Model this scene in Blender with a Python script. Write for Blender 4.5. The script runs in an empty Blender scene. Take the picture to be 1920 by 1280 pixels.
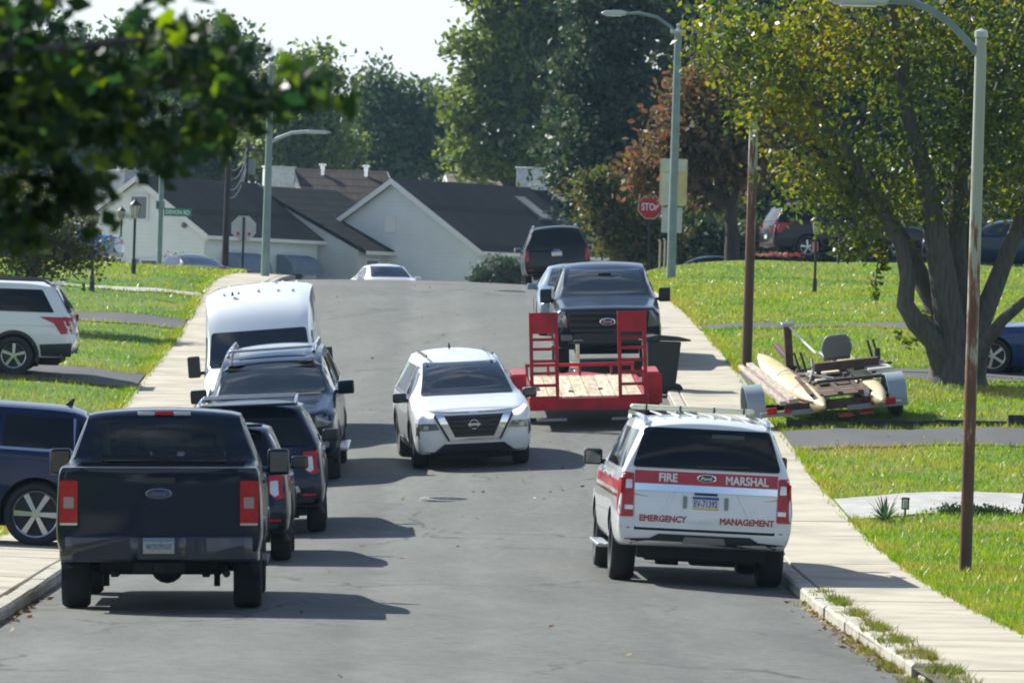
import bpy, bmesh, math, random
import numpy as np
from mathutils import Vector, Matrix
from mathutils.bvhtree import BVHTree

random.seed(11)
rng = np.random.default_rng(11)
PI = math.pi
R = math.radians
SC = bpy.context.scene
COL = SC.collection

# ------------------------------------------------------------------ camera
FPX, IW, IH = 8000.0, 1920.0, 1280.0        # distances below are counted in units of FPX pixels per metre ...
KD = 1.5375                                 # ... and stretched by this for the long lens (12300 pixels)
ROLL = R(1.7)
cam_data = bpy.data.cameras.new('camera')
cam_data.sensor_width = 36.0
cam_data.lens = 36.0 * FPX * KD / IW
cam_data.clip_start = 0.5
cam_data.clip_end = 3000.0
cam_data.dof.use_dof = True
cam_data.dof.focus_distance = 86.0
cam_data.dof.aperture_fstop = 8.0
cam = bpy.data.objects.new('camera', cam_data)
COL.objects.link(cam)
cr, sr = math.cos(ROLL), math.sin(ROLL)
cam.matrix_world = Matrix(((cr, -sr, 0, 0), (0, 0, -1, 0), (sr, cr, 0, 0), (0, 0, 0, 1)))
SC.camera = cam

# ------------------------------------------------------------------ sun and sky
SUN_AZ, SUN_EL = R(-50.0), R(39.0)          # azimuth from +Y towards +X
sdir = Vector((math.sin(SUN_AZ) * math.cos(SUN_EL), math.cos(SUN_AZ) * math.cos(SUN_EL), math.sin(SUN_EL)))
sun_data = bpy.data.lights.new('sun', 'SUN')
sun_data.energy = 5.0
sun_data.angle = R(0.5)
sun_data.color = (1.0, 0.975, 0.88)
sun = bpy.data.objects.new('sun', sun_data)
sun.rotation_euler = sdir.to_track_quat('Z', 'Y').to_euler()
sun.location = (0, 0, 60)
COL.objects.link(sun)

world = bpy.data.worlds.new('World')
SC.world = world
world.use_nodes = True
wn, wl = world.node_tree.nodes, world.node_tree.links
wn.clear()
w_out = wn.new('ShaderNodeOutputWorld')
w_bg = wn.new('ShaderNodeBackground')
w_sky = wn.new('ShaderNodeTexSky')
w_sky.sky_type = 'NISHITA'
w_sky.sun_disc = False
w_sky.sun_elevation = SUN_EL
w_sky.sun_rotation = SUN_AZ
w_sky.air_density = 1.0
w_sky.dust_density = 0.3
w_sky.ozone_density = 2.5
w_bg.inputs['Strength'].default_value = 0.088
# fair-weather cloud: closing up towards the horizon, broken overhead, alike all round
w_tc = wn.new('ShaderNodeTexCoord')
w_map = wn.new('ShaderNodeMapping')
w_map.inputs['Scale'].default_value = (1.0, 1.0, 2.4)
w_map.inputs['Location'].default_value = (0.33, 0.1, 0.05)
w_noise = wn.new('ShaderNodeTexNoise')
w_noise.inputs['Scale'].default_value = 6.0
w_noise.inputs['Detail'].default_value = 7.0
w_noise.inputs['Roughness'].default_value = 0.58
w_sep = wn.new('ShaderNodeSeparateXYZ')
w_rng = wn.new('ShaderNodeMapRange')
w_rng.inputs['From Min'].default_value = 0.02
w_rng.inputs['From Max'].default_value = 0.55
w_rng.inputs['To Min'].default_value = 0.13
w_rng.inputs['To Max'].default_value = -0.07
w_sum = wn.new('ShaderNodeMath'); w_sum.operation = 'ADD'
w_ramp = wn.new('ShaderNodeValToRGB')
w_ramp.color_ramp.elements[0].position = 0.46
w_ramp.color_ramp.elements[0].color = (0, 0, 0, 1)
w_ramp.color_ramp.elements[1].position = 0.66
w_ramp.color_ramp.elements[1].color = (1, 1, 1, 1)
w_mix = wn.new('ShaderNodeMixRGB')
w_col = wn.new('ShaderNodeValToRGB')
w_col.color_ramp.elements[0].position = 0.35; w_col.color_ramp.elements[0].color = (0.83, 0.92, 0.98, 1)
w_col.color_ramp.elements[1].position = 0.65; w_col.color_ramp.elements[1].color = (1, 1, 1, 1)
w_gain = wn.new('ShaderNodeMixRGB'); w_gain.blend_type = 'MULTIPLY'; w_gain.inputs[0].default_value = 1.0
w_gain.inputs[2].default_value = (6.6, 6.75, 6.95, 1)
wl.new(w_tc.outputs['Generated'], w_map.inputs['Vector'])
wl.new(w_tc.outputs['Generated'], w_sep.inputs[0])
wl.new(w_sep.outputs['Z'], w_rng.inputs['Value'])
wl.new(w_map.outputs['Vector'], w_noise.inputs['Vector'])
wl.new(w_noise.outputs['Fac'], w_sum.inputs[0]); wl.new(w_rng.outputs[0], w_sum.inputs[1])
wl.new(w_sum.outputs[0], w_ramp.inputs['Fac'])
wl.new(w_noise.outputs['Fac'], w_col.inputs['Fac'])
wl.new(w_col.outputs['Color'], w_gain.inputs[1])
wl.new(w_ramp.outputs['Color'], w_mix.inputs[0])
wl.new(w_sky.outputs['Color'], w_mix.inputs[1])
wl.new(w_gain.outputs['Color'], w_mix.inputs[2])
wl.new(w_mix.outputs['Color'], w_bg.inputs['Color'])
wl.new(w_bg.outputs['Background'], w_out.inputs['Surface'])

SC.view_settings.view_transform = 'Standard'
SC.view_settings.look = 'None'
SC.view_settings.gamma = 1.0
SC.view_settings.exposure = 0.85
SC.view_settings.use_curve_mapping = False
SC.render.film_transparent = False
SC.render.engine = 'CYCLES'
SC.cycles.use_denoising = True
SC.cycles.max_bounces = 8
SC.cycles.transparent_max_bounces = 12
SC.cycles.filter_width = 1.9

# ------------------------------------------------------------------ pixel <-> place
def at(px, py, D):
    """the point of the photograph's pixel at distance D from the camera"""
    dx, dy = px - IW / 2, py - IH / 2
    s = D / FPX
    return Vector(((dx * cr + dy * sr) * s, D * KD, (dx * sr - dy * cr) * s))

def lerp_table(tab, d):
    if d <= tab[0][0]: return tab[0][1]
    for (a, va), (b, vb) in zip(tab, tab[1:]):
        if d <= b:
            t = (d - a) / (b - a)
            return va + (vb - va) * t
    return tab[-1][1]

_ZC = [(-60, -1.6), (0, -1.9), (20, -2.5), (33, -2.68), (42, -2.72), (50, -2.71), (57, -2.42), (64, -1.85), (70, -1.33),
       (80, -.42), (90, .33), (100, .95), (110, 1.40), (120, 1.66), (130, 1.74), (140, 1.45), (150, 1.15),
       (170, .95), (200, .9), (260, .9), (400, 1.5), (2500, 1.5)]
_zd = np.array([a for a, b in _ZC], float); _zv = np.array([b for a, b in _ZC], float)
# smooth table sampled each metre
_sd = np.arange(-60, 420, 1.0)
_raw = np.interp(_sd, _zd, _zv)
_k = np.exp(-0.5 * (np.arange(-12, 13) / 3.6) ** 2); _k /= _k.sum()
_ss = np.convolve(np.pad(_raw, 12, mode='edge'), _k, mode='valid')
def zc(d): return np.interp(np.asarray(d) / KD, _sd, _ss)
def sstep(a, b, x):
    t = np.clip((x - a) / (b - a), 0, 1)
    return t * t * (3 - 2 * t)
def xc(d): return -0.65 - 0.019 * (np.clip(np.asarray(d) / KD, -50, 125) - 40)
HALF = 4.1
def tilt(d):
    d = np.asarray(d) / KD
    return -0.62 * sstep(46, 66, d) * (1 - sstep(90, 108, d))
def base_z(x, d):
    """height of the land without crown, kerb or lawn steps"""
    off = x - xc(d)
    z = zc(d) + tilt(d) * np.clip((HALF - off) / (2 * HALF), 0, 1.12)
    d = np.asarray(d) / KD
    # the lawns on the right climb beyond the crest, the lots are level beyond the cross street
    z = z + 1.0 * sstep(108, 136, d) * sstep(3.5, 8.5, off) * (1 - sstep(140, 160, d) * .5)
    z = z + 0.35 * sstep(148, 176, d)
    return z
def road_z(x, d):
    off = (x - xc(d)) / HALF
    return base_z(x, d) - 0.085 * np.clip(off * off, 0, 1.2)
CURB = 0.20
WALK_IN, WALK_OUT = HALF + CURB, HALF + 1.55
def walk_z(x, d):
    e = np.clip((x - xc(d)), -HALF, HALF) + xc(d)
    return base_z(x, d) - 0.085 + 0.125 + 0.02 * (np.abs(x - xc(d)) - HALF)
def lawn_z(x, d):
    o = np.abs(x - xc(d)) - WALK_OUT
    bump = 0.035 * np.sin(x * 1.7 + d * .45) * np.sin(d * .8 + x * .3)
    return base_z(x, d) + 0.075 + 0.07 * sstep(0, 1.0, o) + 0.018 * np.clip(o, 0, 8) + bump * sstep(0.2, 1.5, o)
def ground_z(x, d):
    o = abs(x - xc(d))
    if o < HALF: return float(road_z(x, d))
    if o < WALK_OUT: return float(walk_z(x, d))
    return float(lawn_z(x, d))

def ground_at(px, py, d0=30.0, d1=170.0):
    """distance at which the sight line through a photo pixel meets the land"""
    prev = None
    d = d0
    while d < d1:
        p = at(px, py, d)
        v = p.z - ground_z(p.x, p.y)
        if prev is not None and prev > 0 >= v: return d - .25 * (-v) / (prev - v + 1e-9)
        prev = v; d += .25
    return None
# ------------------------------------------------------------------ naming
def tag(o, label=None, cat=None, group=None, kind=None):
    if label: o['label'] = label
    if cat: o['category'] = cat
    if group: o['group'] = group
    if kind: o['kind'] = kind
    return o
def empty(name, loc=(0, 0, 0), rz=0.0, label=None, cat=None, group=None, kind=None):
    o = bpy.data.objects.new(name, None)
    o.empty_display_size = 0.3
    COL.objects.link(o)
    o.location = loc
    o.rotation_euler = (0, 0, rz)
    return tag(o, label, cat, group, kind)
def link(name, me, parent=None):
    o = bpy.data.objects.new(name, me)
    COL.objects.link(o)
    if parent is not None: o.parent = parent
    return o

# ------------------------------------------------------------------ materials
MATS = {}
def newmat(name):
    m = bpy.data.materials.new(name)
    m.use_nodes = True
    nt = m.node_tree
    nt.nodes.clear()
    out = nt.nodes.new('ShaderNodeOutputMaterial')
    return m, nt, out
def pbr(name, col, rough=0.6, metal=0.0, coat=0.0, var=0.0, vscale=8.0, bump=0.0, bscale=60.0, col2=None, spec=0.5, trans=0.0, emit=None, estr=0.0, coords='Object', stretch=None, thr=None):
    """principled surface; var mixes towards col2 with noise; bump is fine relief"""
    if name in MATS: return MATS[name]
    m, nt, out = newmat(name)
    b = nt.nodes.new('ShaderNodeBsdfPrincipled')
    b.inputs['Base Color'].default_value = (*col, 1)
    b.inputs['Roughness'].default_value = rough
    b.inputs['Metallic'].default_value = metal
    b.inputs['Specular IOR Level'].default_value = spec
    if coat:
        b.inputs['Coat Weight'].default_value = coat
        b.inputs['Coat Roughness'].default_value = 0.04
    if emit:
        b.inputs['Emission Color'].default_value = (*emit, 1)
        b.inputs['Emission Strength'].default_value = estr
    tc = None
    def coord():
        nonlocal tc
        if tc is None:
            t = nt.nodes.new('ShaderNodeTexCoord')
            mp = nt.nodes.new('ShaderNodeMapping')
            if stretch: mp.inputs['Scale'].default_value = stretch
            nt.links.new(t.outputs[coords], mp.inputs['Vector'])
            tc = mp.outputs['Vector']
        return tc
    if var:
        n = nt.nodes.new('ShaderNodeTexNoise')
        n.inputs['Scale'].default_value = vscale
        n.inputs['Detail'].default_value = 6
        nt.links.new(coord(), n.inputs['Vector'])
        rp = nt.nodes.new('ShaderNodeValToRGB')
        lo, hi = thr or (0.35, 0.68)
        rp.color_ramp.elements[0].position = lo
        rp.color_ramp.elements[1].position = hi
        c2 = col2 or tuple(c * (1 - var) for c in col)
        rp.color_ramp.elements[0].color = (*col, 1)
        rp.color_ramp.elements[1].color = (*c2, 1)
        nt.links.new(n.outputs['Fac'], rp.inputs['Fac'])
        nt.links.new(rp.outputs['Color'], b.inputs['Base Color'])
    if bump:
        n2 = nt.nodes.new('ShaderNodeTexNoise')
        n2.inputs['Scale'].default_value = bscale
        n2.inputs['Detail'].default_value = 4
        nt.links.new(coord(), n2.inputs['Vector'])
        bp = nt.nodes.new('ShaderNodeBump')
        bp.inputs['Strength'].default_value = bump
        bp.inputs['Distance'].default_value = 0.02
        nt.links.new(n2.outputs['Fac'], bp.inputs['Height'])
        nt.links.new(bp.outputs['Normal'], b.inputs['Normal'])
    nt.links.new(b.outputs['BSDF'], out.inputs['Surface'])
    MATS[name] = m
    return m

def leafmat(name, cols, transl=0.5, rough=0.55, scale=None):
    """foliage: colour picked per leaf, light passes through"""
    if name in MATS: return MATS[name]
    m, nt, out = newmat(name)
    g = nt.nodes.new('ShaderNodeNewGeometry')
    rp = nt.nodes.new('ShaderNodeValToRGB')
    cr_ = rp.color_ramp
    while len(cr_.elements) < len(cols): cr_.elements.new(0.5)
    for i, c in enumerate(cols):
        cr_.elements[i].position = i / max(1, len(cols) - 1)
        cr_.elements[i].color = (*c, 1)
    src = g.outputs['Random Per Island']
    if scale:
        t = nt.nodes.new('ShaderNodeTexCoord')
        n = nt.nodes.new('ShaderNodeTexNoise'); n.inputs['Scale'].default_value = scale; n.inputs['Detail'].default_value = 2
        nt.links.new(t.outputs['Object'], n.inputs['Vector'])
        ma = nt.nodes.new('ShaderNodeMath'); ma.operation = 'MULTIPLY_ADD'
        ma.inputs[1].default_value = 0.45
        nt.links.new(src, ma.inputs[0])
        m2 = nt.nodes.new('ShaderNodeMath'); m2.operation = 'MULTIPLY_ADD'
        m2.inputs[1].default_value = 1.5; m2.inputs[2].default_value = -0.47
        nt.links.new(n.outputs['Fac'], m2.inputs[0])
        nt.links.new(m2.outputs[0], ma.inputs[2])
        src = ma.outputs[0]
    nt.links.new(src, rp.inputs['Fac'])
    d = nt.nodes.new('ShaderNodeBsdfPrincipled')
    d.inputs['Roughness'].default_value = rough
    d.inputs['Specular IOR Level'].default_value = 0.4
    tr = nt.nodes.new('ShaderNodeBsdfTranslucent')
    hs = nt.nodes.new('ShaderNodeHueSaturation')
    hs.inputs['Hue'].default_value = 0.485
    hs.inputs['Saturation'].default_value = 1.15
    hs.inputs['Value'].default_value = 1.7
    nt.links.new(rp.outputs['Color'], hs.inputs['Color'])
    nt.links.new(rp.outputs['Color'], d.inputs['Base Color'])
    nt.links.new(hs.outputs['Color'], tr.inputs['Color'])
    mx = nt.nodes.new('ShaderNodeMixShader')
    mx.inputs[0].default_value = transl
    nt.links.new(d.outputs['BSDF'], mx.inputs[1])
    nt.links.new(tr.outputs['BSDF'], mx.inputs[2])
    nt.links.new(mx.outputs['Shader'], out.inputs['Surface'])
    MATS[name] = m
    return m

def seeglass(name, tint=(0.55, 0.6, 0.58)):
    if name in MATS: return MATS[name]
    m, nt, out = newmat(name)
    t = nt.nodes.new('ShaderNodeBsdfTransparent'); t.inputs['Color'].default_value = (*tint, 1)
    g = nt.nodes.new('ShaderNodeBsdfGlossy'); g.inputs['Roughness'].default_value = 0.02
    f = nt.nodes.new('ShaderNodeFresnel'); f.inputs['IOR'].default_value = 1.45
    mx = nt.nodes.new('ShaderNodeMixShader')
    nt.links.new(f.outputs['Fac'], mx.inputs[0])
    nt.links.new(t.outputs['BSDF'], mx.inputs[1])
    nt.links.new(g.outputs['BSDF'], mx.inputs[2])
    nt.links.new(mx.outputs['Shader'], out.inputs['Surface'])
    MATS[name] = m
    return m

# ------------------------------------------------------------------ mesh building
class G:
    """collects simple shapes and links them as one mesh object"""
    def __init__(s): s.v, s.f, s.m = [], [], []
    def add(s, vs, fs, mi=0):
        o = len(s.v)
        s.v.extend([tuple(v) for v in vs])
        for f in fs:
            s.f.append(tuple(i + o for i in f)); s.m.append(mi)
        return s
    def box(s, c, d, rot=None, mi=0, taper=None):
        x, y, z = d[0] / 2, d[1] / 2, d[2] / 2
        t = taper or (1, 1)
        vs = [Vector((sx * x * (t[0] if sz > 0 else 1), sy * y * (t[1] if sz > 0 else 1), sz * z)) for sz in (-1, 1) for sy in (-1, 1) for sx in (-1, 1)]
        if rot is not None:
            M = rot if isinstance(rot, Matrix) else Matrix.Rotation(rot, 3, 'Z')
            vs = [M @ v for v in vs]
        vs = [v + Vector(c) for v in vs]
        return s.add(vs, [(0, 2, 3, 1), (4, 5, 7, 6), (0, 1, 5, 4), (2, 6, 7, 3), (0, 4, 6, 2), (1, 3, 7, 5)], mi)
    def tube(s, pts, rad, n=8, mi=0, caps=True, flat=1.0):
        pts = [Vector(p) for p in pts]
        if not hasattr(rad, '__len__'): rad = [rad] * len(pts)
        rings = []
        up = Vector((0, 0, 1))
        prev = None
        for i, p in enumerate(pts):
            t = (pts[min(i + 1, len(pts) - 1)] - pts[max(i - 1, 0)])
            t = t.normalized() if t.length > 1e-9 else Vector((0, 0, 1))
            if prev is None:
                a = t.cross(up)
                if a.length < 1e-3: a = t.cross(Vector((1, 0, 0)))
            else:
                a = prev - t * prev.dot(t)
            a.normalize(); prev = a
            b = t.cross(a)
            rings.append([p + (a * math.cos(2 * PI * k / n) + b * math.sin(2 * PI * k / n) * flat) * rad[i] for k in range(n)])
        vs = [v for r in rings for v in r]
        fs = []
        for i in range(len(pts) - 1):
            for k in range(n):
                fs.append((i * n + k, i * n + (k + 1) % n, (i + 1) * n + (k + 1) % n, (i + 1) * n + k))
        if caps:
            fs.append(tuple(range(n))[::-1]); fs.append(tuple((len(pts) - 1) * n + k for k in range(n)))
        return s.add(vs, fs, mi)
    def lathe(s, prof, n=24, M=None, mi=0, closed=False):
        """profile of (radius, height) about the z axis"""
        vs = []
        for r, z in prof:
            for k in range(n):
                a = 2 * PI * k / n
                v = Vector((r * math.cos(a), r * math.sin(a), z))
                vs.append(M @ v if M is not None else v)
        fs = []
        m = len(prof)
        for i in range(m - 1 if not closed else m):
            j = (i + 1) % m
            for k in range(n):
                fs.append((i * n + k, i * n + (k + 1) % n, j * n + (k + 1) % n, j * n + k))
        return s.add(vs, fs, mi)
    def prism(s, poly, a, b, axis='z', mi=0, M=None):
        """polygon extruded along an axis from a to b"""
        def P(u, v, w):
            p = {'z': (u, v, w), 'y': (u, w, v), 'x': (w, u, v)}[axis]
            return M @ Vector(p) if M is not None else Vector(p)
        n = len(poly)
        vs = [P(u, v, a) for u, v in poly] + [P(u, v, b) for u, v in poly]
        fs = [tuple(range(n))[::-1], tuple(range(n, 2 * n))] + [(i, (i + 1) % n, n + (i + 1) % n, n + i) for i in range(n)]
        return s.add(vs, fs, mi)
    def sphere(s, c, r, n=10, m=7, mi=0, sq=(1, 1, 1)):
        vs = [Vector(c) + Vector((0, 0, -r * sq[2]))]
        for i in range(1, m):
            th = PI * i / m
            for k in range(n):
                a = 2 * PI * k / n
                vs.append(Vector(c) + Vector((r * math.sin(th) * math.cos(a) * sq[0], r * math.sin(th) * math.sin(a) * sq[1], -r * math.cos(th) * sq[2])))
        vs.append(Vector(c) + Vector((0, 0, r * sq[2])))
        fs = [(0, 1 + (k + 1) % n, 1 + k) for k in range(n)]
        for i in range(m - 2):
            for k in range(n):
                a, b = 1 + i * n, 1 + (i + 1) * n
                fs.append((a + k, a + (k + 1) % n, b + (k + 1) % n, b + k))
        l = len(vs) - 1
        fs += [(l, 1 + (m - 2) * n + k, 1 + (m - 2) * n + (k + 1) % n) for k in range(n)]
        return s.add(vs, fs, mi)
    def mesh(s, name, mats, smooth=0, weld=False, recalc=True):
        me = bpy.data.meshes.new(name)
        me.from_pydata(s.v, [], s.f)
        if not isinstance(mats, (list, tuple)): mats = [mats]
        for m in mats: me.materials.append(m)
        if len(mats) > 1: me.polygons.foreach_set('material_index', s.m)
        if recalc:
            bm = bmesh.new(); bm.from_mesh(me)
            if weld: bmesh.ops.remove_doubles(bm, verts=bm.verts, dist=1e-4)
            bmesh.ops.recalc_face_normals(bm, faces=bm.faces)
            bm.to_mesh(me); bm.free()
        if smooth:
            me.shade_smooth()
            me.set_sharp_from_angle(angle=R(smooth))
        return me
    def build(s, name, mats, parent=None, smooth=0, bevel=0.0, seg=2, loc=None, recalc=True):
        o = link(name, s.mesh(name, mats, smooth, recalc=recalc), parent)
        if loc is not None: o.location = loc
        if bevel:
            b = o.modifiers.new('bevel', 'BEVEL'); b.width = bevel; b.segments = seg; b.limit_method = 'ANGLE'; b.angle_limit = R(40)
            if not smooth:
                o.data.shade_smooth(); o.data.set_sharp_from_angle(angle=R(50))
        return o

def np_mesh(name, V, F, mat, smooth=False):
    """fast mesh from numpy arrays; F is n x 3 or n x 4"""
    me = bpy.data.meshes.new(name)
    k = F.shape[1]
    me.vertices.add(len(V)); me.vertices.foreach_set('co', np.ascontiguousarray(V, np.float32).ravel())
    me.loops.add(F.size); me.loops.foreach_set('vertex_index', np.ascontiguousarray(F, np.int32).ravel())
    me.polygons.add(len(F))
    me.polygons.foreach_set('loop_start', np.arange(0, F.size, k, dtype=np.int32))
    try: me.polygons.foreach_set('loop_total', np.full(len(F), k, dtype=np.int32))
    except Exception: pass
    me.materials.append(mat)
    me.update(calc_edges=True)
    me.validate()
    if smooth: me.shade_smooth()
    return me

def grid_sheet(name, us, ds, fn, mat, parent=None, kind='structure', smooth=True):
    """sheet over cross offsets us and distances ds; fn(u, d) -> (x, z)"""
    U, Dm = np.meshgrid(np.asarray(us, float), np.asarray(ds, float))
    X, Z = fn(U, Dm)
    V = np.stack([X, Dm, Z], -1).reshape(-1, 3)
    nu, nd = len(us), len(ds)
    i = np.arange(nd - 1)[:, None] * nu + np.arange(nu - 1)[None, :]
    F = np.stack([i, i + 1, i + 1 + nu, i + nu], -1).reshape(-1, 4)
    o = link(name, np_mesh(name, V, F, mat, smooth), parent)
    if kind and parent is None: o['kind'] = kind
    return o

def copy_tree(o, parent=None):
    c = o.copy()
    COL.objects.link(c)
    if parent is not None: c.parent = parent
    for ch in list(o.children): copy_tree(ch, c)
    return c
# ================================================================== the street and the lawns
def asphalt_mat(name, base, dark, crack=True, scale=1.0):
    m, nt, out = newmat(name)
    N = nt.nodes.new; Lk = nt.links.new
    tc = N('ShaderNodeTexCoord')
    b = N('ShaderNodeBsdfPrincipled'); b.inputs['Roughness'].default_value = 0.82; b.inputs['Specular IOR Level'].default_value = 0.35
    n1 = N('ShaderNodeTexNoise'); n1.inputs['Scale'].default_value = 0.35 * scale; n1.inputs['Detail'].default_value = 8; n1.inputs['Roughness'].default_value = .62
    mp = N('ShaderNodeMapping'); mp.inputs['Scale'].default_value = (1.6, .45, 1)
    Lk(tc.outputs['Object'], mp.inputs['Vector']); Lk(mp.outputs['Vector'], n1.inputs['Vector'])
    r1 = N('ShaderNodeValToRGB'); r1.color_ramp.elements[0].position = .3; r1.color_ramp.elements[1].position = .72
    r1.color_ramp.elements[0].color = (*dark, 1); r1.color_ramp.elements[1].color = (*base, 1)
    Lk(n1.outputs['Fac'], r1.inputs['Fac'])
    n2 = N('ShaderNodeTexNoise'); n2.inputs['Scale'].default_value = 55; n2.inputs['Detail'].default_value = 3
    Lk(tc.outputs['Object'], n2.inputs['Vector'])
    r2 = N('ShaderNodeValToRGB'); r2.color_ramp.elements[0].position = .3; r2.color_ramp.elements[1].position = .75
    r2.color_ramp.elements[0].color = (.62, .62, .62, 1); r2.color_ramp.elements[1].color = (1.30, 1.3, 1.26, 1)
    Lk(n2.outputs['Fac'], r2.inputs['Fac'])
    mu = N('ShaderNodeMixRGB'); mu.blend_type = 'MULTIPLY'; mu.inputs[0].default_value = 1
    Lk(r1.outputs['Color'], mu.inputs[1]); Lk(r2.outputs['Color'], mu.inputs[2])
    last = mu.outputs['Color']
    if crack:
        # oil-darkened lane middles, tar-filled seams along the street and worn mottling
        sx = N('ShaderNodeSeparateXYZ'); Lk(tc.outputs['Object'], sx.inputs[0])
        ny = N('ShaderNodeMath'); ny.operation = 'MULTIPLY_ADD'; ny.inputs[1].default_value = .01236; ny.inputs[2].default_value = 0.0
        Lk(sx.outputs['Y'], ny.inputs[0])
        nx = N('ShaderNodeMath'); nx.operation = 'ADD'; Lk(sx.outputs['X'], nx.inputs[0]); Lk(ny.outputs[0], nx.inputs[1])
        nn = N('ShaderNodeTexNoise'); nn.inputs['Scale'].default_value = .7; nn.inputs['Detail'].default_value = 5
        Lk(tc.outputs['Object'], nn.inputs['Vector'])
        nz = N('ShaderNodeMath'); nz.operation = 'MULTIPLY_ADD'; nz.inputs[1].default_value = 1.1; Lk(nn.outputs['Fac'], nz.inputs[0]); Lk(nx.outputs[0], nz.inputs[2])
        cb = N('ShaderNodeCombineXYZ'); Lk(nz.outputs[0], cb.inputs[0])
        wv = N('ShaderNodeTexNoise'); wv.noise_dimensions = '1D'; wv.inputs['Scale'].default_value = 1.3; wv.inputs['Detail'].default_value = 3
        Lk(nz.outputs[0], wv.inputs['W'])
        rw = N('ShaderNodeValToRGB'); rw.color_ramp.elements[0].position = .3; rw.color_ramp.elements[1].position = .7
        rw.color_ramp.elements[0].color = (.80, .80, .80, 1); rw.color_ramp.elements[1].color = (1.10, 1.10, 1.09, 1)
        Lk(wv.outputs['Fac'], rw.inputs['Fac'])
        m5 = N('ShaderNodeMixRGB'); m5.blend_type = 'MULTIPLY'; m5.inputs[0].default_value = 1
        Lk(last, m5.inputs[1]); Lk(rw.outputs['Color'], m5.inputs[2]); last = m5.outputs['Color']
        n6 = N('ShaderNodeTexNoise'); n6.inputs['Scale'].default_value = 6.5; n6.inputs['Detail'].default_value = 6; n6.inputs['Roughness'].default_value = .7
        Lk(tc.outputs['Object'], n6.inputs['Vector'])
        r6 = N('ShaderNodeValToRGB'); r6.color_ramp.elements[0].position = .32; r6.color_ramp.elements[1].position = .7
        r6.color_ramp.elements[0].color = (.70, .70, .70, 1); r6.color_ramp.elements[1].color = (1.2, 1.2, 1.18, 1)
        Lk(n6.outputs['Fac'], r6.inputs['Fac'])
        m6 = N('ShaderNodeMixRGB'); m6.blend_type = 'MULTIPLY'; m6.inputs[0].default_value = 1
        Lk(last, m6.inputs[1]); Lk(r6.outputs['Color'], m6.inputs[2]); last = m6.outputs['Color']
        v = N('ShaderNodeTexVoronoi'); v.feature = 'DISTANCE_TO_EDGE'; v.inputs['Scale'].default_value = .22
        n3 = N('ShaderNodeTexNoise'); n3.inputs['Scale'].default_value = 1.4; n3.inputs['Detail'].default_value = 5
        ad = N('ShaderNodeMixRGB'); ad.blend_type = 'ADD'; ad.inputs[0].default_value = .9
        mp2 = N('ShaderNodeMapping'); mp2.inputs['Scale'].default_value = (1.3, .5, 1)
        Lk(tc.outputs['Object'], mp2.inputs['Vector']); Lk(mp2.outputs['Vector'], ad.inputs[1])
        Lk(tc.outputs['Object'], n3.inputs['Vector']); Lk(n3.outputs['Color'], ad.inputs[2]); Lk(ad.outputs['Color'], v.inputs['Vector'])
        r3 = N('ShaderNodeValToRGB'); r3.color_ramp.elements[0].position = 0.0; r3.color_ramp.elements[1].position = .012
        r3.color_ramp.elements[0].color = (.32, .32, .32, 1); r3.color_ramp.elements[1].color = (1, 1, 1, 1)
        Lk(v.outputs['Distance'], r3.inputs['Fac'])
        n4 = N('ShaderNodeTexNoise'); n4.inputs['Scale'].default_value = .25
        Lk(tc.outputs['Object'], n4.inputs['Vector'])
        r4 = N('ShaderNodeValToRGB'); r4.color_ramp.elements[0].position = .48; r4.color_ramp.elements[1].position = .6
        Lk(n4.outputs['Fac'], r4.inputs['Fac'])
        mc = N('ShaderNodeMixRGB'); mc.blend_type = 'MULTIPLY'
        Lk(r4.outputs['Color'], mc.inputs[0]); Lk(last, mc.inputs[1]); Lk(r3.outputs['Color'], mc.inputs[2])
        last = mc.outputs['Color']
    Lk(last, b.inputs['Base Color'])
    bp = N('ShaderNodeBump'); bp.inputs['Strength'].default_value = .5; bp.inputs['Distance'].default_value = .01
    Lk(n2.outputs['Fac'], bp.inputs['Height']); Lk(bp.outputs['Normal'], b.inputs['Normal'])
    Lk(b.outputs['BSDF'], out.inputs['Surface'])
    MATS[name] = m
    return m

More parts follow.
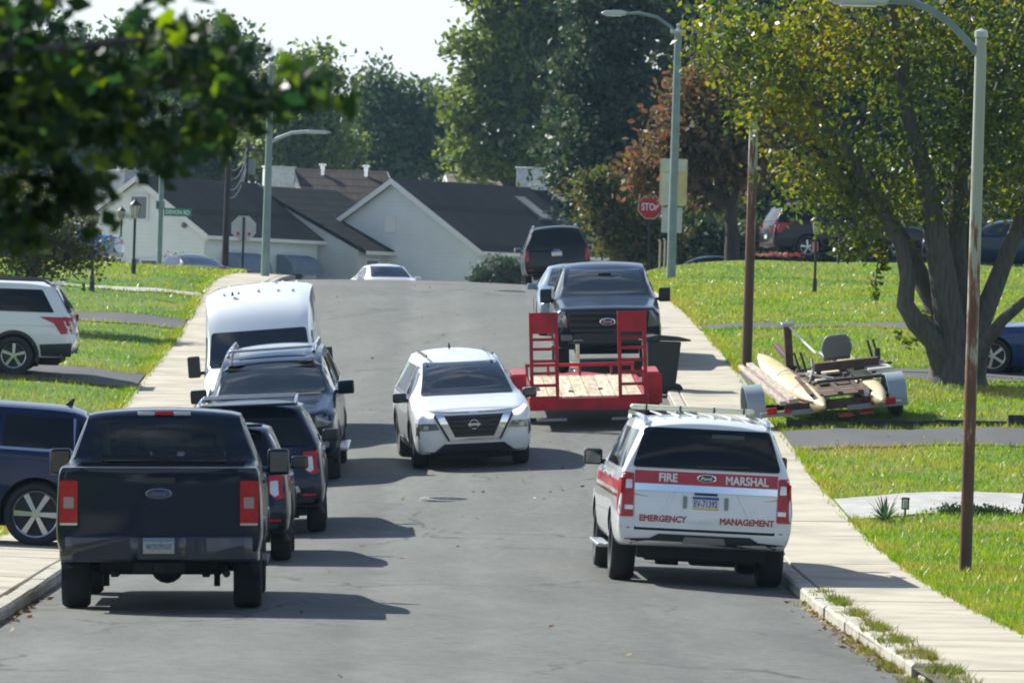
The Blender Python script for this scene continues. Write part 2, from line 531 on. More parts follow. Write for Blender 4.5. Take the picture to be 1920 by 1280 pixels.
def lawn_mat():
    m, nt, out = newmat('lawn_turf')
    N = nt.nodes.new; Lk = nt.links.new
    tc = N('ShaderNodeTexCoord')
    b = N('ShaderNodeBsdfPrincipled'); b.inputs['Roughness'].default_value = .8; b.inputs['Specular IOR Level'].default_value = .2
    n1 = N('ShaderNodeTexNoise'); n1.inputs['Scale'].default_value = .28; n1.inputs['Detail'].default_value = 7; n1.inputs['Roughness'].default_value = .6
    Lk(tc.outputs['Object'], n1.inputs['Vector'])
    r1 = N('ShaderNodeValToRGB')
    e = r1.color_ramp.elements
    e[0].position = .30; e[0].color = (.050, .13, .016, 1)
    e[1].position = .72; e[1].color = (.22, .22, .05, 1)
    k = e.new(.5); k.color = (.095, .185, .022, 1)
    Lk(n1.outputs['Fac'], r1.inputs['Fac'])
    n2 = N('ShaderNodeTexNoise'); n2.inputs['Scale'].default_value = 24; n2.inputs['Detail'].default_value = 4
    Lk(tc.outputs['Object'], n2.inputs['Vector'])
    r2 = N('ShaderNodeValToRGB'); r2.color_ramp.elements[0].position = .32; r2.color_ramp.elements[1].position = .7
    r2.color_ramp.elements[0].color = (.55, .55, .5, 1); r2.color_ramp.elements[1].color = (1.25, 1.25, 1.1, 1)
    Lk(n2.outputs['Fac'], r2.inputs['Fac'])
    mu = N('ShaderNodeMixRGB'); mu.blend_type = 'MULTIPLY'; mu.inputs[0].default_value = 1
    Lk(r1.outputs['Color'], mu.inputs[1]); Lk(r2.outputs['Color'], mu.inputs[2])
    Lk(mu.outputs['Color'], b.inputs['Base Color'])
    bp = N('ShaderNodeBump'); bp.inputs['Strength'].default_value = .9; bp.inputs['Distance'].default_value = .05
    Lk(n2.outputs['Fac'], bp.inputs['Height']); Lk(bp.outputs['Normal'], b.inputs['Normal'])
    Lk(b.outputs['BSDF'], out.inputs['Surface'])
    return m
M_ROAD = asphalt_mat('asphalt_road', (.150, .154, .146), (.104, .107, .103))
M_DRIVE = asphalt_mat('asphalt_drive', (.105, .105, .108), (.065, .065, .07), crack=False)
M_CONC = pbr('concrete_walk', (.43, .385, .305), .85, var=.38, vscale=1.1, bump=.35, bscale=70, thr=(.38, .78))
M_CONC2 = pbr('concrete_grey', (.40, .39, .37), .85, var=.3, vscale=2.2, bump=.3, bscale=60)
M_CURB = pbr('kerb_concrete', (.44, .41, .34), .85, var=.4, vscale=3.0, bump=.6, bscale=40)
M_DIRT = pbr('joint_dirt', (.10, .085, .05), .95, var=.4, vscale=5)
M_LAWN = lawn_mat()

ds_near = np.concatenate([np.arange(-20, 30, 2.0), np.arange(30, 126.01, .5)]) * KD
road = grid_sheet('road', np.linspace(-HALF, HALF, 25), ds_near, lambda U, Dd: (xc(Dd) + U, road_z(xc(Dd) + U, Dd)), M_ROAD)
cross = grid_sheet('cross_street', np.linspace(-90, 90, 91), np.arange(126, 141.1, 1.0) * KD, lambda U, Dd: (U, base_z(U, Dd) - .06), M_ROAD)

def step_rise(x, d):
    """the turf held back by the timber edging beside the right driveway"""
    off = x - xc(d)
    d = np.asarray(d) / KD
    return .15 * sstep(69.5, 69.75, d) * (1 - sstep(71.5, 79, d)) * sstep(WALK_OUT + .1, WALK_OUT + .6, off)
_lawn0 = lawn_z
def lawn_z(x, d): return _lawn0(x, d) + step_rise(x, d)

for sg in (1, -1):
    us = np.concatenate([np.arange(0, 12, .35), np.arange(12, 60, 3.0)]) + WALK_OUT - .05
    o = grid_sheet('lawn', us * sg, np.concatenate([np.arange(-20, 30, 3.0), np.arange(30, 125.6, .4)]) * KD,
                   lambda U, Dd: (xc(Dd) + U, lawn_z(xc(Dd) + U, Dd)), M_LAWN)
# land under and beyond everything
gx = np.concatenate([np.arange(-300, -100, 40), np.arange(-100, 100.1, 5), np.arange(140, 301, 40)])
gd = np.concatenate([np.arange(-60, 126, 4), np.arange(126, 142, 2), np.arange(142, 300, 6), np.arange(305, 400, 25)]) * KD
M_BOUNCE = pbr('bounce_ground', (.24, .235, .14), .9, var=.35, vscale=.4, bump=.4, bscale=8)  # unseen ground, made pale to bounce light onto the house walls
land = grid_sheet('ground', gx, gd, lambda U, Dd: (U, base_z(U, Dd) - .6 + .58 * sstep(141 * KD, 145 * KD, Dd)), M_BOUNCE)

# ---- driveways: (side, distance at the walk, width, drift per metre, material, from offset, to offset)
DRIVES = [(1, 58.6, 2.6, .20, M_CONC2, 0, 22), (1, 67.7, 2.6, .03, M_DRIVE, 0, 22), (1, 77.6, 2.4, .06, M_DRIVE, 0, 22),
          (1, 90.2, 1.5, .03, M_DRIVE, 0, 22), (-1, 81.0, 2.8, -.02, M_DRIVE, 0, 20), (-1, 95.0, 2.0, .0, M_DRIVE, 0, 20),
          (-1, 101.5, 1.0, .0, M_CONC2, 0, 9), (-1, 53.2, 2.1, .0, M_CONC2, 0, 16)]
DRIVES = [(a, b * KD, c * KD if c > 1.2 else c * 1.2, e * KD, f, g_, h_) for a, b, c, e, f, g_, h_ in DRIVES]
def drive_mask(x, d):
    off = x - xc(d)
    m = np.zeros(np.shape(x), bool)
    for sg, d0, w, dr, _, a, b in DRIVES:
        o = off * sg - WALK_OUT
        m |= (o > -.1) & (o < b) & (np.abs(d - d0 - dr * o) < w / 2)
    return m
for sg, d0, w, dr, mt, a, b in DRIVES:
    us = np.arange(a - .04, b + .01, .5)
    vs = np.linspace(-w / 2, w / 2, 7)
    U, Vv = np.meshgrid(us, vs)
    Dd = d0 + dr * U + Vv
    X = xc(Dd) + sg * (U + WALK_OUT)
    Z = lawn_z(X, Dd) + .022
    V3 = np.stack([X, Dd, Z], -1).reshape(-1, 3)
    nu = len(us)
    i = np.arange(len(vs) - 1)[:, None] * nu + np.arange(nu - 1)[None, :]
    F = np.stack([i, i + 1, i + 1 + nu, i + nu], -1).reshape(-1, 4)
    o = link('driveway' if w > 1.2 else 'path', np_mesh('driveway', V3, F, mt, True)); o['kind'] = 'structure'

# ---- kerbs and pavement slabs
def quad_block(name, parent, mat, x0, x1, d0, d1, zf, th, jit=0.0, bev=.012):
    """stone whose top follows the land at its four corners"""
    rr = random.Random(int(d0 * 131 + x0 * 17))
    c = [(x0, d0), (x1, d0), (x1, d1), (x0, d1)]
    t = [(xc(d) + u, d, zf(xc(d) + u, d) + rr.uniform(-jit, jit)) for u, d in c]
    bm = bmesh.new()
    top = [bm.verts.new(p) for p in t]; bot = [bm.verts.new((p[0], p[1], p[2] - th)) for p in t]
    bm.faces.new(top); bm.faces.new(bot[::-1])
    for k in range(4): bm.faces.new((top[k], bot[k], bot[(k + 1) % 4], top[(k + 1) % 4]))
    bmesh.ops.recalc_face_normals(bm, faces=bm.faces)
    if bev:
        tops = [e for e in bm.edges if e.verts[0] in top and e.verts[1] in top]
        bmesh.ops.bevel(bm, geom=tops, offset=bev, segments=1, affect='EDGES')
    me = bpy.data.meshes.new(name); bm.to_mesh(me); bm.free()
    me.materials.append(mat)
    return link(name, me, parent)
for sg in (1, -1):
    pave = grid_sheet('pavement', np.array([HALF - .01, WALK_OUT + .06]) * sg, np.concatenate([np.arange(-20, 30, 3), np.arange(30, 126, 1.0)]) * KD,
                      lambda U, Dd: (xc(Dd) + U, walk_z(xc(Dd) + U, Dd) - .035), M_DIRT)
    kerb = empty('kerb', kind='structure')
    d = 40.0
    rk = random.Random(5 + sg)
    while d < 124 * KD:
        ln = 3.0
        a, b = sorted((sg * (WALK_IN + .012), sg * WALK_OUT))
        quad_block('slab', pave, M_CONC, a, b, d, d + ln - .014, walk_z, .10, jit=.006)
        d += ln
    d = 40.0
    while d < 124 * KD:
        ln = rk.choice((2.0, 2.4, 3.0)) if d > 78 or sg < 0 else rk.choice((1.2, 1.6, 2.1, 2.6))
        a, b = sorted((sg * HALF, sg * (WALK_IN)))
        jit = .008 if d < 80 else .004
        broken = sg > 0 and 51.5 < d < 56
        if not broken:
            quad_block('kerb_stone', kerb, M_CURB, a + sg * rk.uniform(-.03, .0) * (d < 72), b, d, d + ln - .03, walk_z, .34, jit=jit, bev=.025)
        else:
            quad_block('kerb_stone', kerb, M_CURB, a + .02, b - .06, d + .1, d + ln * .7, lambda x, dd: walk_z(x, dd) - .05, .25, jit=.03, bev=.03)
        d += ln

# ---- grass blades, fallen leaves, weeds
M_GRASS = leafmat('grass_blades', [(.052, .135, .014), (.095, .195, .020), (.165, .235, .032), (.25, .235, .06), (.19, .16, .055)], transl=.5, rough=.38, scale=.42)
def blades(name, X, Dd, zf, hmin, hmax, wmul, mat, lean=.5):
    n = len(X)
    Z = zf(X, Dd)
    h = rng.uniform(hmin, hmax, n)
    w = np.maximum(.006, Dd / KD / 8000 * 1.15) * rng.uniform(.7, 1.5, n) * wmul
    a = rng.uniform(0, 2 * PI, n)
    lx, ly = rng.normal(0, lean, n) * h, rng.normal(0, lean, n) * h
    B1 = np.stack([X - np.cos(a) * w, Dd - np.sin(a) * w, Z - .01], -1)
    B2 = np.stack([X + np.cos(a) * w, Dd + np.sin(a) * w, Z - .01], -1)
    T = np.stack([X + lx, Dd + ly, Z + h], -1)
    V = np.stack([B1, B2, T], 1).reshape(-1, 3)
    F = np.arange(3 * n).reshape(-1, 3)
    return np_mesh(name, V, F, mat)
def scatter(sg, n, d0, d1, omax, p=1.6):
    t = rng.uniform(0, 1, n)
    # denser near the camera
    Dd = (d0 ** (1 - p) + t * (d1 ** (1 - p) - d0 ** (1 - p))) ** (1 / (1 - p))
    o = rng.uniform(-.03, 1, n) ** 1.0 * 1.0
    lim = np.minimum(omax, .125 * Dd / KD + 2.0)
    X = xc(Dd) + sg * (WALK_OUT - .04 + np.abs(o) * lim)
    k = ~drive_mask(X, Dd)
    return X[k], Dd[k]
for sg, n in ((1, 330000), (-1, 190000)):
    X, Dd = scatter(sg, n, 33 * KD, 124 * KD, 16)
    o = link('grass', blades('grass', X, Dd, lawn_z, .035, .085, 1.0, M_GRASS)); o['kind'] = 'stuff'
# longer tufts along the edges of walks and driveways
parts_x, parts_d = [], []
for sg in (1, -1):
    Dd = rng.uniform(33 * KD, 124 * KD, 16000); X = xc(Dd) + sg * (WALK_OUT + rng.normal(0, .05, 16000))
    k = ~drive_mask(X, Dd); parts_x.append(X[k]); parts_d.append(Dd[k])
for sg, d0, w, dr, mt, a, b in DRIVES:
    n = 2500
    o = rng.uniform(0, 14, n); side = rng.choice([-1, 1], n)
    Dd = d0 + dr * o + side * (w / 2 + np.abs(rng.normal(0, .05, n))); parts_x.append(xc(Dd) + sg * (o + WALK_OUT)); parts_d.append(Dd)
X, Dd = np.concatenate(parts_x), np.concatenate(parts_d)
o = link('edge_grass', blades('edge_grass', X, Dd, lawn_z, .05, .13, 1.0, M_GRASS, .6)); o['kind'] = 'stuff'
# weeds in the joint between kerb and slabs, strongest near the camera on the right
n = 9000
Dd = np.concatenate([rng.uniform(34, 47, n), rng.uniform(34, 41, n // 2), 46.3 + rng.normal(0, .25, 500)]) * KD
cl = np.sin(Dd * 2.1) + np.sin(Dd * 5.3 + 1) + rng.normal(0, .5, len(Dd))
off = np.concatenate([WALK_IN + rng.normal(0, .05, n), HALF + rng.normal(-.05, .07, n // 2), HALF + rng.normal(-.02, .06, 500)])
k = cl > .5
X = xc(Dd) + off
o = link('weeds', blades('weeds', X[k], Dd[k], lambda x, d: np.where(x - xc(d) > HALF, walk_z(x, d), road_z(x, d)), .02, .09, 1.0, leafmat('weed_leaves', [(.05, .11, .015), (.09, .14, .02), (.15, .14, .035), (.20, .15, .06)], .4, .6, scale=.8), .8)); o['kind'] = 'stuff'
M_LITTER = leafmat('fallen_leaf', [(.16, .08, .025), (.24, .14, .04), (.10, .05, .02), (.30, .22, .07), (.42, .36, .26)], .15, .7)
def leaf_quads(name, C, size, mat, flat=0.0, nrm=None, aspect=1.5, jit=.35):
    n = len(C)
    if nrm is None:
        v = rng.normal(0, 1, (n, 3)); v[:, 2] = v[:, 2] * (1 - flat) + flat * 3
    else: v = nrm + rng.normal(0, .5, (n, 3))
    v /= np.linalg.norm(v, axis=1)[:, None]
    r = rng.normal(0, 1, (n, 3))
    a = np.cross(v, r); a /= np.linalg.norm(a, axis=1)[:, None] + 1e-9
    b = np.cross(v, a)
    s = size * rng.uniform(1 - jit, 1 + jit, n)[:, None]
    bend = v * s * rng.uniform(-.25, .25, n)[:, None]
    V = np.stack([C - a * s * aspect * .5 + bend, C - b * s * .42, C + a * s * aspect * .5 + bend, C + b * s * .42], 1).reshape(-1, 3)
    F = np.arange(4 * n).reshape(-1, 4)
    return np_mesh(name, V, F, mat)
# litter: gutter on the right, road behind the red trailer, lawn under the big tree
def litter(n, fx):
    X, Dd = fx(n)
    Z = np.array([ground_z(float(a), float(b)) for a, b in zip(X, Dd)]) + .012
    return np.stack([X, Dd, Z], -1)
Ls = [litter(260, lambda n: ((lambda d: (xc(d) + HALF - np.abs(rng.normal(0, .10, n)), d))(rng.uniform(34, 47, n) * KD))),
      litter(90, lambda n: (xc(66. * KD) + 4.1 - np.abs(rng.normal(0, 1.6, n)), rng.uniform(61, 69, n) * KD)),
      litter(420, lambda n: (rng.normal(7.6, 2.4, n).clip(4.8, 14), rng.normal(71, 6, n).clip(56, 84) * KD)),
      litter(45, lambda n: ((lambda d: (xc(d) + rng.uniform(-4, 4, n), d))(rng.uniform(33, 110, n) * KD))),
      litter(60, lambda n: ((lambda d: (xc(d) - HALF + np.abs(rng.normal(0, .1, n)), d))(rng.uniform(36, 44, n) * KD)))]
o = link('fallen_leaves', leaf_quads('fallen_leaves', np.concatenate(Ls), .055, M_LITTER, flat=.75)); o['kind'] = 'stuff'

# ---- covers let into the road
def cover(px, py, D, r, mat, label):
    D = ground_at(px, py, D - 15, D + 10) or D
    p = at(px, py, D)
    z = ground_z(p.x, p.y)
    D = p.y
    e = empty('manhole_cover', (p.x, D, z), label=label, cat='manhole cover')
    dz = (ground_z(p.x, D + r) - ground_z(p.x, D - r)) / 2
    M = Matrix.Rotation(math.atan2(dz, r), 4, 'X')
    g = G(); g.lathe([(.001, .010), (r * .78, .010), (r * .78, -.03)], 32, M); g.build('lid', mat, e, smooth=30)
    g = G(); g.lathe([(r * .81, -.03), (r * .81, .012), (r, .012), (r, -.03)], 32, M); g.build('rim', mat, e, smooth=30)
    g = G()
    for i in range(-3, 4):
        w = math.sqrt(max(0, (r * .7) ** 2 - (i * r * .2) ** 2))
        g.box(M @ Vector((0, i * r * .2, .013)), (2 * w, r * .06, .006))
    o = g.build('grip_bars', mat, e); o['kind'] = 'stuff'
M_IRON = pbr('worn_iron', (.30, .30, .285), .55, .3, var=.4, vscale=20)
cover(846, 936, 56.3, .46, M_IRON, 'round worn iron cover in the road in front of the white crossover')
cover(955, 503 + 43, 113.5, .40, M_DRIVE, 'dark round cover in the road just below the crest')

# ---- timber edging beside the right driveway
e = empty('timber_edging', label='dark timber edging along the right driveway below the boat trailer', cat='edging')
M_TIMB = pbr('dark_timber', (.055, .05, .045), .9, var=.5, vscale=6, bump=.5, bscale=25, stretch=(1, 6, 6))
DT_ = 69.4 * KD
x = float(xc(DT_)) + WALK_OUT + .05
k = 0
while x < 15:
    ln = 1.2
    h = .17 if x < 7.3 else .26
    z0 = float(lawn_z(x + .6, DT_ - .15)); z1 = float(lawn_z(x + 1.8, DT_ - .15))
    g = G(); g.box((x + ln / 2, DT_ + .02 + .02 * (k % 2), (z0 + z1) / 2 + h / 2 - .06), (ln - .02, .15, h))
    g.build('timber', M_TIMB, e, bevel=.012)
    x += ln; k += 1
# ================================================================== vehicles
M_TYRE = pbr('tyre_rubber', (0.018, 0.018, 0.019), 0.75, bump=0.2, bscale=90)
M_DARK = pbr('dark_plastic', (0.022, 0.023, 0.025), 0.6)
M_WELL = pbr('wheel_well', (0.012, 0.012, 0.012), 0.9)
M_CHROME = pbr('chrome', (0.75, 0.77, 0.8), 0.12, 1.0)
M_SILVER = pbr('alloy_silver', (0.55, 0.56, 0.58), 0.28, 0.9)
M_GLASS = pbr('car_glass', (0.008, 0.011, 0.012), 0.03, 0.0, coat=0.6, spec=0.6)
M_PRIV = pbr('privacy_glass', (0.006, 0.007, 0.009), 0.05, spec=0.35)
M_RED = pbr('red_lens', (0.48, 0.008, 0.012), 0.25, coat=.35, var=0.35, vscale=25, spec=.3)
M_CLEAR = pbr('clear_lens', (0.55, 0.57, 0.58), 0.1, 0.3, coat=1.0)
M_AMBER = pbr('amber_lens', (0.6, 0.2, 0.03), 0.15, coat=1.0)
M_GAP = pbr('panel_gap', (0.006, 0.006, 0.007), 0.8)
M_LAMPGLASS = pbr('headlight_glass', (0.16, 0.17, 0.18), 0.06, 0.4, coat=1.0)
M_SEAT = pbr('seat_cloth', (0.02, 0.021, 0.023), 0.9)
M_PLATE = pbr('plate_white', (0.62, 0.64, 0.68), 0.4)
M_PBLUE = pbr('plate_blue', (0.03, 0.08, 0.32), 0.4)
M_PYEL = pbr('plate_yellow', (0.7, 0.5, 0.08), 0.4)
M_EMBL = pbr('emblem_blue', (0.008, 0.03, 0.13), 0.2, coat=1.0)
M_WHITE = pbr('white_vinyl', (0.75, 0.75, 0.75), 0.4)
M_REDVINYL = pbr('red_vinyl', (0.42, 0.012, 0.02), 0.35, coat=0.5)
M_MIRR = pbr('mirror_silver', (.14, .16, .17), .05, 1.0)
M_SEE = seeglass('see_through_glass', (.82, .86, .84))
M_GREY = pbr('grey_plastic', (0.22, 0.23, 0.24), 0.5)
M_UNDER = pbr('underbody', (0.01, 0.01, 0.01), 0.9)

def paint(name, col, metal=0.15, rough=0.32):
    return pbr('paint_' + name, col, rough, metal, coat=.55 if max(col) < .3 else 1.0, spec=.1 if max(col) < .3 else .4)

VIEWS = {
    'rear': (lambda u, v: Vector((u, -12, v)), Vector((0, 1, 0))),
    'front': (lambda u, v: Vector((u, 12, v)), Vector((0, -1, 0))),
    'left': (lambda u, v: Vector((-12, u, v)), Vector((1, 0, 0))),
    'right': (lambda u, v: Vector((12, u, v)), Vector((-1, 0, 0))),
    'top': (lambda u, v: Vector((u, v, 12)), Vector((0, 0, -1))),
}
def ring(s, zb, wb, zm, wm, zk, wk, zr, wr, zt):
    return dict(s=s, p=[(0, zb), (wb, zb), (wm * .985, zb + (zm - zb) * .35), (wm, zm), (wk, zk), (wr, zr), (wr * .55, zt - (zt - zr) * .22), (0, zt)])
CREASE_LONG = {1: .55, 4: .45, 5: .55}

def to_mesh_eval(o):
    dg = bpy.context.evaluated_depsgraph_get()
    dg.update()
    return bpy.data.meshes.new_from_object(o.evaluated_get(dg), preserve_all_data_layers=False, depsgraph=dg)

def apply_bool(me, cutters, mats):
    """difference of a list of (mesh) cutters, exact solver"""
    o = bpy.data.objects.new('tmp', me); COL.objects.link(o)
    tmp = []
    for cme in cutters:
        c = bpy.data.objects.new('tmpc', cme); COL.objects.link(c); tmp.append(c)
        b = o.modifiers.new('b', 'BOOLEAN'); b.operation = 'DIFFERENCE'; b.object = c; b.solver = 'EXACT'
        try: b.material_mode = 'TRANSFER'
        except Exception: pass
    res = to_mesh_eval(o)
    for c in tmp: bpy.data.objects.remove(c)
    bpy.data.objects.remove(o)
    return res

class Car:
    def __init__(s, name, L, W, H, rings, mat, label, cat, group=None, shear_r=None, shear_f=None, lev=2,
                 bulge_r=.03, bulge_f=.05, zmin=None, crease_end=.55, long_crease=None):
        s.L, s.W, s.H = L, W, H
        s.mat = mat
        s.root = empty(name, label=label, cat=cat, group=group)
        bm = bmesh.new()
        n = len(rings[0]['p'])
        lc = long_crease or CREASE_LONG
        Rv = []
        for i, r in enumerate(rings):
            row_r, row_l = [], []
            for k, (w, z) in enumerate(r['p']):
                y = L / 2 - r['s']
                if i == len(rings) - 1 or r.get('sr'):
                    if shear_r: y += shear_r(z)
                if i == 0 or r.get('sf'):
                    if shear_f: y -= shear_f(z)
                if w == 0:
                    v = bm.verts.new((0, y, z)); row_r.append(v); row_l.append(v)
                else:
                    row_r.append(bm.verts.new((w, y, z))); row_l.append(bm.verts.new((-w, y, z)))
            Rv.append((row_r, row_l))
        for (ra, la), (rb, lb) in zip(Rv, Rv[1:]):
            for k in range(n - 1):
                bm.faces.new((ra[k], ra[k + 1], rb[k + 1], rb[k]))
                bm.faces.new((la[k + 1], la[k], lb[k], lb[k + 1]))
        for idx, sgn, bul in ((0, 1, bulge_f), (-1, -1, bulge_r)):
            rr, ll = Rv[idx]
            cs = [rr[0]]
            for k in range(1, n - 1):
                if k in (1,): cs.append(rr[0])
                elif k == n - 2: cs.append(rr[n - 1])
                else: cs.append(bm.verts.new((0, rr[k].co.y + sgn * bul, rr[k].co.z)))
            for k in range(1, n - 2):
                for side in (rr, ll):
                    q = [side[k], side[k + 1], cs[k + 1], cs[k]]
                    u = []
                    for v in q:
                        if v not in u: u.append(v)
                    try: bm.faces.new(u if (side is rr) == (sgn > 0) else u[::-1])
                    except ValueError: pass
            # bottom and top triangles are covered: rows 1 and n-2 meet the centre points
        bmesh.ops.recalc_face_normals(bm, faces=bm.faces)
        cl = bm.edges.layers.float.new('crease_edge')
        vi = {}
        for i, (ra, la) in enumerate(Rv):
            for k in range(n): vi[ra[k]] = (i, k); vi[la[k]] = (i, k)
        last = len(Rv) - 1
        for e in bm.edges:
            a, b = vi.get(e.verts[0]), vi.get(e.verts[1])
            if a is None or b is None: continue
            if a[1] == b[1] and a[1] in lc: e[cl] = lc[a[1]]
            if a[0] == b[0] and a[0] in (0, last): e[cl] = max(e[cl], crease_end)
            if a[0] == b[0] and rings[a[0]].get('c'): e[cl] = max(e[cl], rings[a[0]]['c'])
        me = bpy.data.meshes.new('body'); bm.to_mesh(me); bm.free()
        o = bpy.data.objects.new('tmp', me); COL.objects.link(o)
        sub = o.modifiers.new('s', 'SUBSURF'); sub.levels = lev; sub.render_levels = lev
        m2 = to_mesh_eval(o)
        bpy.data.objects.remove(o)
        co = np.empty(len(m2.vertices) * 3, np.float32); m2.vertices.foreach_get('co', co); co = co.reshape(-1, 3)
        co[:, 0] *= (W / 2) / np.abs(co[:, 0]).max()
        y0, y1 = co[:, 1].min(), co[:, 1].max()
        co[:, 1] = -L / 2 + (co[:, 1] - y0) * L / (y1 - y0)
        z0, z1 = co[:, 2].min(), co[:, 2].max()
        zt = zmin if zmin is not None else z0
        co[:, 2] = zt + (co[:, 2] - z0) * (H - zt) / (z1 - z0)
        m2.vertices.foreach_set('co', co.ravel()); m2.update()
        m2.materials.clear(); m2.materials.append(mat); m2.materials.append(M_WELL)
        s.me = m2
        b = bmesh.new(); b.from_mesh(m2); s.bvh = BVHTree.FromBMesh(b); b.free()
        s.cut = []
        s.wheels = []
    def y(s, dist): return s.L / 2 - dist
    def hit(s, view, u, v):
        o, d = VIEWS[view][0](u, v), VIEWS[view][1]
        h = s.bvh.ray_cast(o, d)
        return h[0]
    # ---- a piece that lies on the body
    def patch(s, name, poly, view, mat, off=.004, thick=.02, step=.1, parent=None, mirror=False, label=None, smooth=40, round_=0.0):
        out = []
        for sg in ((1, -1) if mirror else (1,)):
            pl = [(u * sg, v) for u, v in poly] if view in ('rear', 'front', 'top') else poly
            vw = view
            if mirror and view in ('left', 'right') and sg < 0: vw = 'left' if view == 'right' else 'right'
            if round_: pl = round_poly(pl, round_)
            out.append(s._patch(name, pl, vw, mat, off, thick, step, parent or s.root, smooth))
            if label: out[-1]['label'] = label
        return out if mirror else out[0]
    def project(s, bm, view, off, thick):
        org, d = VIEWS[view]
        hits, miss, deps = {}, [], []
        for v in bm.verts:
            u_, v_ = v.co.x, v.co.y
            o = org(u_, v_)
            h = s.bvh.ray_cast(o, d)
            if h[0] is None: miss.append(v)
            else:
                hits[v] = (h[0] - o).dot(d); deps.append(hits[v])
        mean = sorted(deps)[len(deps) // 2] if deps else 12
        for v in miss:
            best, bd = mean, 1e9
            for w, t in hits.items():
                q = (w.co.x - v.co.x) ** 2 + (w.co.y - v.co.y) ** 2
                if q < bd: bd, best = q, t
            hits[v] = best
        return {v: (org(v.co.x, v.co.y), t) for v, t in hits.items()}, d
    def _patch(s, name, poly, view, mat, off, thick, step, parent, smooth):
        bm = bmesh.new()
        vs = [bm.verts.new((u, v, 0)) for u, v in poly]
        f = bm.faces.new(vs)
        bmesh.ops.triangulate(bm, faces=[f])
        us = [p[0] for p in poly]; ws = [p[1] for p in poly]
        for lo, hi, no in ((min(us), max(us), (1, 0, 0)), (min(ws), max(ws), (0, 1, 0))):
            nseg = int((hi - lo) / step)
            for i in range(1, nseg + 1):
                t = lo + (hi - lo) * i / (nseg + 1)
                bmesh.ops.bisect_plane(bm, geom=bm.verts[:] + bm.edges[:] + bm.faces[:], plane_co=Vector(no) * t, plane_no=no, dist=1e-5)
        tab, d = s.project(bm, view, off, thick)
        # smooth outward normals are not needed: pieces stand proud along the view
        for v, (o, t) in tab.items(): v.co = o + d * (t - off)
        ret = bmesh.ops.extrude_face_region(bm, geom=bm.faces[:])
        nv = [g for g in ret['geom'] if isinstance(g, bmesh.types.BMVert)]
        for v in nv: v.co += d * (thick + off)
        bmesh.ops.recalc_face_normals(bm, faces=bm.faces)
        me = bpy.data.meshes.new(name); bm.to_mesh(me); bm.free()
        me.materials.append(mat)
        me.shade_smooth(); me.set_sharp_from_angle(angle=R(smooth))
        return link(name, me, parent)
    def line(s, name, pts, w, view, mat=None, off=.0015, parent=None):
        """thin groove drawn as its own narrow sunk piece along a polyline"""
        g = []
        for i, (u, v) in enumerate(pts):
            a = Vector(pts[max(0, i - 1)]); b = Vector(pts[min(len(pts) - 1, i + 1)])
            t = (b - a).normalized(); nn = Vector((-t.y, t.x)) * w / 2
            g.append((Vector((u, v)) + nn, Vector((u, v)) - nn))
        poly = [tuple(a) for a, b in g] + [tuple(b) for a, b in g][::-1]
        return s._patch(name, poly, view, mat or M_GAP, off, .01, .25, parent or s.root, 40)
    def text(s, name, body, rect, view, mat, off=.008, bold=.0, flip=False, parent=None, shear=0.0):
        cu = bpy.data.curves.new('t', 'FONT'); cu.body = body; cu.size = 1; cu.resolution_u = 3; cu.shear = shear; cu.bevel_depth = bold; cu.bevel_resolution = 0; cu.fill_mode = 'BOTH'
        o = bpy.data.objects.new('t', cu); COL.objects.link(o)
        me = to_mesh_eval(o); bpy.data.objects.remove(o)
        bm = bmesh.new(); bm.from_mesh(me)
        xs = [v.co.x for v in bm.verts]; zs = [v.co.y for v in bm.verts]
        x0, x1, z0, z1 = min(xs), max(xs), min(zs), max(zs)
        u0, v0, w, h = rect
        for v in bm.verts:
            a = (v.co.x - x0) / (x1 - x0)
            if flip: a = 1 - a
            v.co = Vector((u0 + a * w, v0 + (v.co.y - z0) / (z1 - z0) * h, v.co.z))
        zz = {v: v.co.z for v in bm.verts}
        for v in bm.verts: v.co.z = 0
        tab, d = s.project(bm, view, off, 0)
        for v, (oo, t) in tab.items(): v.co = oo + d * (t - off - zz[v] * .25 * h)
        bmesh.ops.recalc_face_normals(bm, faces=bm.faces)
        me2 = bpy.data.meshes.new(name); bm.to_mesh(me2); bm.free()
        me2.materials.append(mat)
        return link(name, me2, parent or s.root)
    # ---- wheels
    def wheel_cut(s, sd, r, inset=.36, extra=.05):
        for sg in (-1, 1):
            g = G()
            M = Matrix.Translation((sg * (s.W / 2 - inset), s.y(sd), r)) @ Matrix.Rotation(R(90 * sg), 4, 'Y')
            g.lathe([(0.001, 0), (r + extra, 0), (r + extra, inset + .2), (0.001, inset + .2)], 28, M)
            me = g.mesh('cut', [M_WELL], weld=True)
            s.cut.append(me)
    def finish(s, extra_cuts=(), smooth=38, under=True):
        me = apply_bool(s.me, s.cut + list(extra_cuts), None)
        if len(me.polygons) < 50: me = s.me
        me.shade_smooth(); me.set_sharp_from_angle(angle=R(smooth))
        s.body = link('body', me, s.root)
        return s.body
    def add_wheels(s, sds, r, w, style='six', rimr=None, lip=None, lipw=.06, rimmat=None):
        for sd in sds:
            for sg in (-1, 1):
                rim, tyre = wheel_meshes(r, w, style, rimr or r * .66, rimmat or M_SILVER)
                o = link('wheel', rim, s.root)
                o.location = (sg * (s.W / 2 - w / 2 - .025), s.y(sd), r)
                o.rotation_euler = (R(random.uniform(0, 360)), 0, 0 if sg > 0 else PI)
                t = link('tyre', tyre, o)
                if lip:
                    s.arch_lip(sd, sg, r + .045, lipw, lip)
